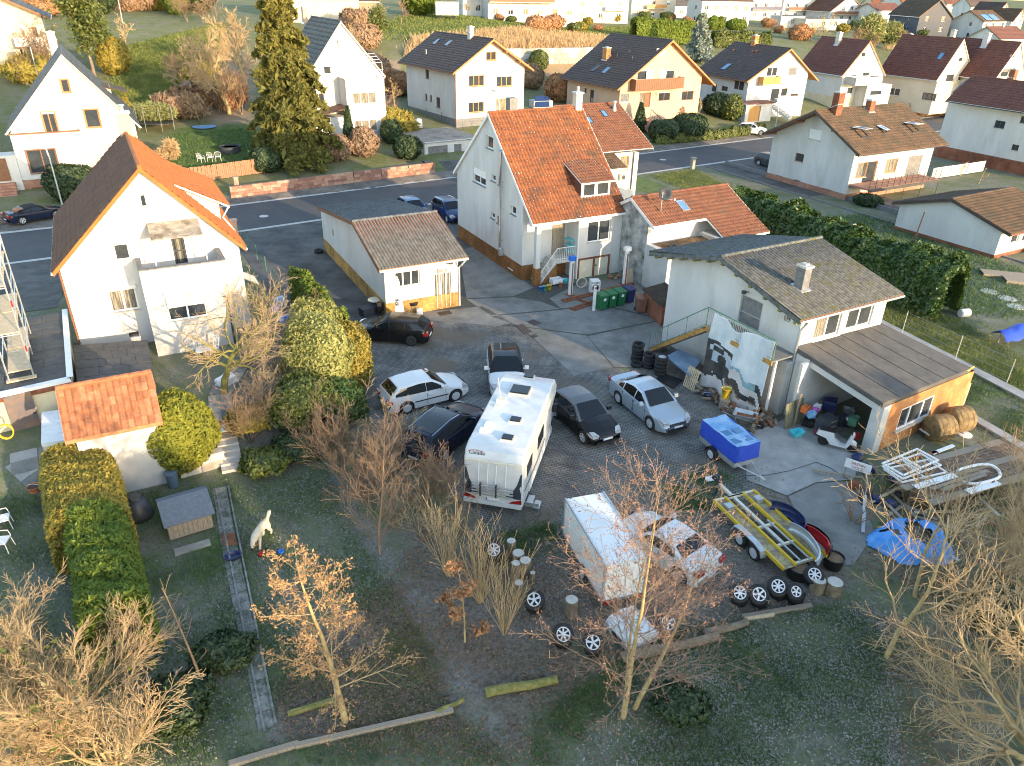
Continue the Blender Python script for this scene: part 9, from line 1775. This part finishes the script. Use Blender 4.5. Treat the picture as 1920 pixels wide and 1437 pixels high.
for sg in(1,-1):b=MB();b.lathe([(.13,.60),(.12,.68),(.02,.70)],12,(0,sg*.42,.32),'x');b.build('headlight',M['lightclear'],t)
b=MB();b.box(.60,-.25,.15,.64,.25,.28);b.build('grille',M['black'],t)
simple('plastic_bag','torn white plastic bag on the grass by the blue trailer','bag',1335,900,lambda b:b.add([(-.35,-.12,.02),(.3,-.16,.03),(.38,.1,.1),(-.1,.2,.05),(-.3,.1,.12)],[(0,1,2,3,4)]),'whitepaint',.3,.03)
t=T('cable','thin black cable snaking over the concrete pad','cable',1440,890,0,.03);b=MB();P=[G(*p) for p in((1400,893),(1440,892),(1480,884),(1530,868),(1555,878),(1590,900))];b.tube([p-P[0]+Vector((0,0,.01)) for p in P],.015,4);b.build('cord',M['black'],t);t.location=P[0]+Vector((0,0,.02))
# ------ left gardens
t=T('dog_kennel','dog kennel of weathered boards with blue-grey felt roof','kennel',320,1017,R(32),0);w,d_=1.5,1.15
for k in range(9):b=MB();b.box(w*k/9+.004,0,.1,w*(k+1)/9-.004,.025,.85);b.build('plank',M['wood_old'],t)
for k in range(6):
 for x in(0,w-.025):b=MB();b.box(x,.03+(d_-.05)*k/6,.1,x+.025,.03+(d_-.05)*(k+1)/6-.006,.95);b.build('plank',M['wood_old'],t)
b=MB();b.box(0,d_-.02,.1,w,d_,1.1);b.box(.05,.03,.05,w-.05,d_-.05,.12);b.build('back_wall',M['wood_old'],t)
b=MB();b.prism([(-.18,.82),(.75,1.32),(.75,1.26),(-.18,.76)],-.1,w+.12,'x');b.build('roof',M['felt_grey'],t);b=MB();b.prism([(.752,1.32),(d_+.1,1.12),(d_+.1,1.06),(.752,1.26)],-.1,w+.12,'x');b.build('roof',M['felt_grey'],t)
simple('stone_slab','pale stone slab on the grass in front of the dog kennel','slab',362,1030,lambda b:b.box(-.6,-.12,0,.6,.25,.06),'stone',R(30))
t=T('water_barrel','bright blue plastic barrel beside the round thuja','barrel',305,880,0,0);b=MB();b.lathe([(.25,0),(.29,.1),(.30,.3),(.31,.32),(.30,.34),(.31,.6),(.32,.62),(.30,.66),(.27,.85),(.24,.87),(.22,.85),(.22,.5),(.01,.5)],20);b.build('body',M['blueplastic'],t,True);b=MB();b.lathe([(.262,.84),(.275,.84),(.275,.89),(.245,.89)],20,cap=False);b.build('rim',M['blueplastic'],t)
t=T('dustbin','blue-grey dustbin below the stone garden wall','bin',326,912,0,0);b=MB();b.lathe([(.18,0),(.23,.62)],16);b.build('body',mat('blue_grey_plastic',(.09,.13,.18),(.12,.16,.21),.5,5),t);b=MB();b.lathe([(.25,.622),(.25,.66),(.1,.70),(.01,.70)],16);b.build('lid',mat('blue_grey_plastic',(.09,.13,.18)),t)
t=T('composter','dark grey dome-shaped composter beside the golden hedge','composter',263,968,.4,0);b=MB();b.lathe([(.50,0),(.47,.3),(.38,.62),(.22,.82),(.02,.86)],18);b.build('body',M['anthracite'],t,True);b=MB();b.lathe([(.23,.84),(.21,.90),(.01,.92)],14);b.build('lid',M['anthracite'],t)
t=T('brick_stack','small stack of red bricks with a lantern on the garden wall','bricks',398,860,R(20),.7)
for k in range(12):b=MB();b.box(-.12,-.058,0,.12,.058,.07);o=b.build('brick',M['terracotta'],t);o.location=(-.13+.26*(k%2),-.13+.13*((k//2)%3),.075*(k//6));o.rotation_euler=(0,0,random.uniform(-.08,.08))
b=MB();b.lathe([(.05,.15),(.06,.28),(.02,.34)],8);b.build('lantern',M['darkmetal'],t)
t=T('mosaic_slab','turquoise and white mosaic slab above the garden steps','slab',424,802,R(5),.03)
for i in range(4):
 for j in range(4):b=MB();b.box(-.4+.2*i+.006,-.4+.2*j+.006,0,-.2+.2*i-.006,-.2+.2*j-.006,.03);b.build('tile',M['turq'] if(i+j)%2 else M['stone_pale'],t)
t=T('bird_bath','small pale stone bird bath in the ivy mound','bird bath',513,888,0,0);b=MB();b.lathe([(.16,0),(.12,.05),(.06,.12),(.06,.5),(.12,.55),(.24,.62),(.22,.64),(.08,.58),(.01,.58)],14);b.build('pedestal',M['stone_pale'],t);b=MB();b.lathe([(.06,.58),(.09,.68),(.05,.8),(.01,.82)],10);b.build('figure',M['stone_sill'],t)
t=T('dog_basket','blue dog basket beside the slab path','basket',437,1047,.4,.02);b=MB();b.lathe([(.2,0),(.25,.13),(.22,.13),(.17,.03),(.01,.03)],18);o=b.build('shell',M['navyplastic'],t);o.scale=(1.25,.9,1)
o=sheet('door_mat',PX((416,1004),(440,1001),(446,1023),(420,1027)),'rust',.045,.02,kind=None);tag(o,'brown-red mat lying on the slab path','mat')
for px,py,m,lb in((490,1040,'redplastic','red dog bowl on the lawn'),(527,1036,'blueplastic','blue dog bowl on the lawn')):t=T('dog_bowl',lb,'bowl',px,py,0,.01);b=MB();b.lathe([(.13,0),(.10,.07),(.085,.07),(.07,.03),(.01,.03)],16);b.build('bowl',M[m],t,True)
def skin_body(name,verts,edges,rad,m,parent,root=0,sub=2):
 me=bpy.data.meshes.new(name);me.from_pydata(verts,edges,[]);o=obj(name,me,parent);md=o.modifiers.new('skin','SKIN');md.use_smooth_shade=True;sk=me.skin_vertices[0].data
 for i,r_ in enumerate(rad):sk[i].radius=r_ if isinstance(r_,tuple) else(r_,r_)
 sk[root].use_root=True;s_=o.modifiers.new('sub','SUBSURF');s_.levels=s_.render_levels=sub;me.materials.append(m);return o
a,c_=G(481,1032),G(503,1000);hd=math.atan2(a.y-c_.y,a.x-c_.x);t=thing('dog','large cream dog standing on the lawn, head lowered, bushy tail raised','dog',((a.x+c_.x)/2,(a.y+c_.y)/2,gz(a.x,a.y)),hd)
dv=[(-.42,0,.56),(-.2,0,.58),(.05,0,.57),(.28,0,.58),(.44,0,.58),(.60,.03,.52),(.72,.05,.44),(.82,.06,.38),(-.54,0,.60),(-.68,-.02,.63),(-.84,-.05,.66),(-.99,-.09,.64)]
de=[(0,1),(1,2),(2,3),(3,4),(4,5),(5,6),(6,7),(0,8),(8,9),(9,10),(10,11)];dr=[.15,.15,.165,.175,.14,.11,.105,.05,.07,.065,.085,.03]
for sg,dx in((1,.10),(-1,-.06)):
 i=len(dv);dv+=[(.30,sg*.10,.45),(.31+dx*.4,sg*.11,.27),(.31+dx,sg*.11,.05),(.37+dx,sg*.11,.03)];de+=[(3,i),(i,i+1),(i+1,i+2),(i+2,i+3)];dr+=[.085,.055,.042,.045]
for sg,dx in((1,-.05),(-1,.08)):
 i=len(dv);dv+=[(-.36,sg*.11,.42),(-.30+dx,sg*.12,.30),(-.46+dx,sg*.12,.17),(-.42+dx,sg*.12,.04),(-.36+dx,sg*.12,.03)];de+=[(0,i),(i,i+1),(i+1,i+2),(i+2,i+3),(i+3,i+4)];dr+=[.11,.07,.045,.04,.045]
body=skin_body('body',dv,de,dr,M['fur'],t)
b=MB();b.lathe([(.045,-.02),(.05,.02),(.01,.05)],8,(.84,.06,.35),'x');b.build('muzzle',M['black'],t,True)
for sg in(1,-1):b=MB();b.add([(.62,.05+sg*.07,.55),(.73,.05+sg*.09,.50),(.70,.05+sg*.17,.40),(.60,.05+sg*.15,.43),(.64,.05+sg*.06,.51)],[(0,1,2,3),(4,3,2,1)]);b.build('ear',M['wood_brown'],t);b=MB();b.lathe([(.014,-.01),(.014,.01)],8,(.80,.06+sg*.06,.46),'x');b.build('eye',M['black'],t)
def metal_chair(label,px,py,rz,dz=0.):
 t=T('garden_chair',label,'chair',px,py,rz,dz,'white metal garden chairs');b=MB();b.box(-.24,-.24,.42,.24,.24,.45);b.build('seat',M['whitepaint'],t);b=MB();b.tube([(-.24,.24,.42),(-.26,.30,.9),(0,.32,.98),(.26,.30,.9),(.24,.24,.42)],.018,5);[b.tube([(x,.25,.45),(x*1.05,.31,.93)],.01,4) for x in(-.14,-.05,.05,.14)];b.build('backrest',M['whitepaint'],t,kind='stuff')
 for x in(-.22,.22):
  for y in(-.22,.22):b=MB();b.tube([(x,y,.42),(x*1.2,y*1.2,0)],.015,5);b.build('leg',M['whitepaint'],t)
 for x in(-.27,.27):b=MB();b.tube([(x,.28,.66),(x,-.18,.66),(x*.9,-.24,.44)],.015,5);b.build('armrest',M['whitepaint'],t)
metal_chair('upper white metal chair at the left edge of the lawn',10,990,R(120));metal_chair('lower white metal chair at the left edge of the lawn',8,1032,R(100));metal_chair('white metal chair under the mossy fruit tree',380,672,R(30));metal_chair('second white metal chair under the mossy fruit tree',400,668,R(-40));metal_chair('white chair by the blue cushions beside the left house',415,640,R(150))
bucket('terracotta bowl planter on the slabs near the golden hedge',66,922,.24,.25,'terracotta','flower_pot',fill='soil',cat='pot');bucket('black tub planter behind the terracotta bowl',88,905,.24,.3,'black','planter_tub',fill='soil',cat='pot')
t=T('garden_hose','yellow garden hose hanging coiled beside the brown door','hose',22,842,R(30),.8);b=MB();[b.tube([(.25*math.cos(a),.04*k,.32*math.sin(a)) for a in np.linspace(0,6.28,18)],.025,5) for k in range(3)];b.build('hose',M['yellow'],t)
for k,(px,py,m,lb) in enumerate([(520,588,'bluetarp','blue tarpaulin bundle beside the thuja hedge'),(536,602,'blueplastic','round blue cushion below the blue tarpaulin bundle'),(525,570,'bluetarp_top','pale green-blue cloth heap by the wire fence'),(418,628,'blueplastic','blue crate at the corner of the left house'),(425,720,'whitepaint','white tray under the mossy fruit tree')]):
 t=T('garden_clutter',lb,'clutter',px,py,random.random()*3,.02);bm=bmesh.new();bmesh.ops.create_cube(bm,size=1);bmesh.ops.subdivide_edges(bm,edges=bm.edges[:],cuts=2,use_grid_fill=True)
 for v in bm.verts:v.co=Vector((v.co.x*.9,v.co.y*.6,(v.co.z+.5)*.35))*random.uniform(.85,1.1)
 me=bpy.data.meshes.new('bundle');bm.to_mesh(me);bm.free();me.materials.append(M[m]);obj('bundle',me,t)
p0,p1=at(18,716,2.8),at(64,707,2.8);e=(p1-p0);wdt=e.length;sc=thing('scaffold','steel scaffold tower with wooden decks at the left edge','scaffold',tuple(p0),math.atan2(e.y,e.x));
for y in(0,2.5,5.0):
 for x in(0,wdt):b=MB();b.tube([(x,y,0),(x,y,6.2)],.035,6);b.build('standard',M['steel'],sc)
 for z in(2.0,4.0,6.0):b=MB();b.tube([(0,y,z),(wdt,y,z)],.03,5);b.build('transom',M['steel'],sc)
for z in(.35,2.05,4.05):
 for k in range(2):b=MB();b.box(.04,.05+2.5*k,z,wdt-.04,2.45+2.5*k,z+.05);b.build('deck',M['wood_pale'],sc)
 for x in(0,wdt):
  for q in(.6,1.1):b=MB();b.tube([(x,0,z+q),(x,5.0,z+q)],.022,5);b.build('guard_rail',M['steel'],sc)
b=MB();b.box(-.1,-.15,0,wdt+.1,.12,.06);b.build('base_plank',M['wood_pale'],sc)
for k in range(8):b=MB();b.tube([(.2,.8+k*.16,.4+k*.22),(.55,.8+k*.16,.4+k*.22)],.014,4);b.build('rung',M['steel'],sc)
for z in(1.2,3.2):b=MB();b.tube([(wdt+.03,0,z),(wdt+.03,0,z+.25)],.045,6);b.build('red_coupler',M['redplastic'],sc)
# ------ street and far gardens
def lamp(label,px,py,h_,rz):
 t=T('street_lamp',label,'street lamp',px,py,rz,0);b=MB();b.tube([(0,0,-.2),(0,0,h_*.75),(.12,0,h_*.93),(.5,0,h_)],.07,7,.045);b.build('pole',M['steel'],t);b=MB();b.prism([(.4,h_-.06),(1.1,h_+.06),(1.1,h_+.14),(.45,h_+.12)],-.14,.14,'y');b.build('lamp_head',M['creamwood'],t);b=MB();b.prism([(.55,h_-.05),(1.05,h_+.03),(1.05,h_+.05),(.55,h_-.03)],-.11,.11,'y');b.build('lens',M['lightclear'],t)
lamp('street lamp in front of the corner villa',123,408,6.2,R(190));lamp('street lamp peeping over the white house roof',935,305,7.2,R(140));lamp('street lamp left of the terrace house',1443,300,6.5,R(100));lamp('thin lamp pole on the upper lane at the top left',232,52,6.0,R(100))
t=T('trampoline','round black trampoline with net beside the reed hedge','trampoline',296,243,0,0);b=MB();b.lathe([(1.75,.75),(1.85,.75),(1.85,.8),(1.75,.8)],28,cap=False);b.build('frame',M['darkmetal'],t);b=MB();b.lathe([(1.75,.77),(.01,.74)],28);b.build('mat',M['black'],t)
for k in range(7):a=k*.898;b=MB();b.tube([(1.9*math.cos(a),1.9*math.sin(a),0),(1.9*math.cos(a),1.9*math.sin(a),2.4)],.03,5);b.build('pole',M['steel'],t)
b=MB()
for k in range(28):
 a=k*.2244;
 if k%2==0:b.tube([(1.87*math.cos(a),1.87*math.sin(a),.8),(1.9*math.cos(a),1.9*math.sin(a),2.35)],.008,3)
for z in np.linspace(1.,2.35,9):b.tube([(1.88*math.cos(a),1.88*math.sin(a),z) for a in np.linspace(0,6.28,24)],.008,3)
b.build('net',M['black'],t,kind='stuff')
t=T('playhouse','small dark playhouse on stilts with magenta slide across the street','playhouse',362,200,R(-50),0);b=MB();b.box(-.6,-.6,1.2,.6,.6,1.3);b.build('floor',M['wood_brown'],t)
for x in(-.55,.55):
 for y in(-.55,.55):b=MB();b.box(x-.05,y-.05,-.2,x+.05,y+.05,2.5);b.build('post',M['wood_brown'],t)
for sg in(1,-1):b=MB();b.add([(-.8,sg*.85,2.35),(.8,sg*.85,2.35),(.8,0,2.95),(-.8,0,2.95),(-.8,sg*.85,2.28),(.8,sg*.85,2.28),(.8,0,2.88),(-.8,0,2.88)],[(0,1,2,3),(4,7,6,5),(0,4,5,1)]);b.build('roof',M['wood_brown'],t)
b=MB();b.box(-.6,.52,1.3,.6,.58,1.9);b.box(-.58,-.6,1.3,-.52,.5,1.9);b.build('railing',M['pink'],t);b=MB();b.add([(.6,-.28,1.25),(.6,.28,1.25),(3.3,.28,.3),(3.3,-.28,.3),(.6,-.3,1.5),(3.3,-.3,.5),(.6,.3,1.5),(3.3,.3,.5)],[(0,1,2,3),(0,3,5,4),(1,6,7,2)]);b.build('slide',M['pink'],t)
t=T('paddling_pool','round dark paddling pool on the terrace lawn across the street','pool',432,285,0,0);b=MB();b.lathe([(1.05,0),(1.05,.6),(.95,.6),(.95,.45)],24,cap=False);b.build('wall',M['anthracite'],t);b=MB();b.lathe([(.95,.45),(.01,.45)],24);b.build('water',M['glass_blue'],t)
simple('play_mat','flat blue disc mat below the magenta slide','mat',383,238,lambda b:b.lathe([(1.3,.02),(1.3,.06),(.01,.06)],24),'bluetarp_top')
for k,(px,py) in enumerate([(378,305),(396,303),(410,302)]):metal_chair(['left deck chair on the terrace lawn behind the board fence','middle deck chair behind the board fence','right deck chair behind the board fence'][k],px,py,R(160+20*k))
t=T('site_trailer','pale green boxy site trailer on the bright meadow','trailer',838,36,R(10),0);b=MB();b.box(-2.2,-1.1,.7,2.2,1.1,3.0);b.build('body',mat('pale_green_paint',(.36,.46,.36),(.44,.53,.42),.6,2),t);b=MB();b.box(-2.3,-1.2,3.0,2.3,1.2,3.1);b.build('roof',M['stone_sill'],t)
for x in(-1.2,1.2):b=MB();b.lathe([(.35,-.1),(.35,.1)],12,(x,-1.0,.35),'y');b.build('wheel',M['rubber'],t)
simple('rain_barrel','blue barrel on the bank beside the wooden shed','barrel',700,40,lambda b:b.lathe([(.45,0),(.5,.5),(.45,1.1),(.4,1.12)],14),'blueplastic')
t=T('covered_car','blue and white covered heap behind the double garage','heap',772,240,.5,0)
for k,m in enumerate(('blueplastic','black','whitepaint')):b=MB();b.lathe([(.9-.2*k,0),(.8-.2*k,.5+.2*k),(.2,.8+.1*k)],9,(-.9+.9*k,0,0));b.build('bundle',M[m],t,True)
t=thing('picket_gate','white framed picket panels right of the terrace house','gate',tuple(G(1745,335)));b=MB()
for k in range(3):
 a,c_=G(1745+33*k,338-5*k),G(1776+33*k,333-5*k);o_=Vector(t.location);A,C=a-o_,c_-o_;b=MB();[b.tube([A+Vector((0,0,z)),C+Vector((0,0,z))],.04,4) for z in(.15,1.2)];[b.tube([q+Vector((0,0,.1)),q+Vector((0,0,1.25))],.04,4) for q in(A,C)];b.build('frame',M['white'],t,kind='stuff');b=MB();b.add([A+Vector((0,0,.2)),C+Vector((0,0,.2)),C+Vector((0,0,1.15)),A+Vector((0,0,1.15))],[(0,1,2,3)]);b.build('mesh_panel',M['stone_pale'],t)
t=T('hanging_tarp','saturated blue tarpaulin hung over a low frame at the right edge','tarpaulin',1900,640,R(20),0);b=MB();n=12
for i in range(n+1):
 for j in range(5):x=-1.2+3.4*i/n;b.v.append((x,-.5+.3*j+.1*math.sin(x*3),.9-.16*abs(j-2)**1.6+.06*math.sin(x*5)+.12*x))
b.f=[(i*5+j,(i+1)*5+j,(i+1)*5+j+1,i*5+j+1) for i in range(n) for j in range(4)];b.build('sheet',M['bluetarp'],t,True)
for x in(-1.1,2.1):b=MB();b.tube([(x,.1,0),(x,.1,.75+.12*x)],.03,5);b.build('post',M['wood_old'],t)
simple('white_canister','white canister lying on the dark bed beyond the laurel hedge','canister',1806,594,lambda b:b.lathe([(.2,-.35),(.26,-.3),(.26,.3),(.2,.35),(.02,.36)],14,(0,0,.25),'x'),'white',.3)
for k,(px,py,w) in enumerate([(1880,518,1.4),(1912,530,1.0)]):
 t=T('raised_bed',['weathered board cold frame on the grass at the right','second weathered board frame at the right edge'][k],'raised bed',px,py,R(-15),0)
 for q in(0,1,2,3,4):b=MB();b.box(-w,-.55+.22*q,.18,w,-.36+.22*q,.22);b.build('board',M['wood_old'],t)
 b=MB();b.box(-w,-.55,0,w,-.5,.18);b.box(-w,.5,0,w,.55,.18);b.build('frame',M['wood_old'],t,kind='stuff')
for k,(px,py) in enumerate([(1855,547),(1888,560),(1905,575)]):simple('paving_stone',['pale stepping patch nearest the laurel hedge end','middle pale stepping patch on the right lawn','pale stepping patch at the right edge lawn'][k],'stone',px,py,lambda b:b.lathe([(.6,.0),(.55,.03),(.01,.04)],9),'stone_pale')
for k,(px,py,h_) in enumerate([(1715,448,2.2),(1712,440,1.4)]):simple('garden_stake',['tall dark stake before the low bungalow wall','short dark stake behind the tall one'][k],'stake',px,py,lambda b,h_=h_:b.tube([(0,0,0),(.25,.1,h_)],.05,5),'wood_brown')
t=T('solar_kit','small dark solar panel on a white frame between the two far houses','solar panel',1018,205,R(20),0);b=MB();b.add([(-1,0,.3),(1,0,.3),(1,.8,1.6),(-1,.8,1.6),(-1,.05,.27),(1,.05,.27),(1,.85,1.57),(-1,.85,1.57)],[(0,1,2,3),(4,7,6,5),(0,4,5,1),(2,6,7,3)]);b.build('panel',M['solar'],t);b=MB();b.box(-1.2,.4,0,1.6,2.2,1.0);b.build('base',M['plaster'],t)
simple('tyre_on_ground','old tyre lying at the left wall of the office','tyre',598,474,lambda b:b.lathe([(.2,0),(.33,0),(.35,.1),(.33,.2),(.2,.2),(.18,.1),(.2,0)],18,cap=False),'rubber',0,.02)
simple('white_pipe','short white pipe lying across the hedge bottom of the bush bed','pipe',530,765,lambda b:b.tube([(0,0,.1),(.7,.3,.12)],.04,6),'white')
simple('climber_plant','leafless dark climber on the white shed wall','plant',268,905,lambda b:[b.tube([(x0,-.1,0),(x0+.1,-.06,.5),(x0+x1,-.05,1.1),(x0+x1*1.8,-.05,1.5)],.018,4,.006) for x0,x1 in((0,.2),(.05,-.2),(-.05,.05),(.1,.4),(0,-.4))],'twig_brown',R(27))
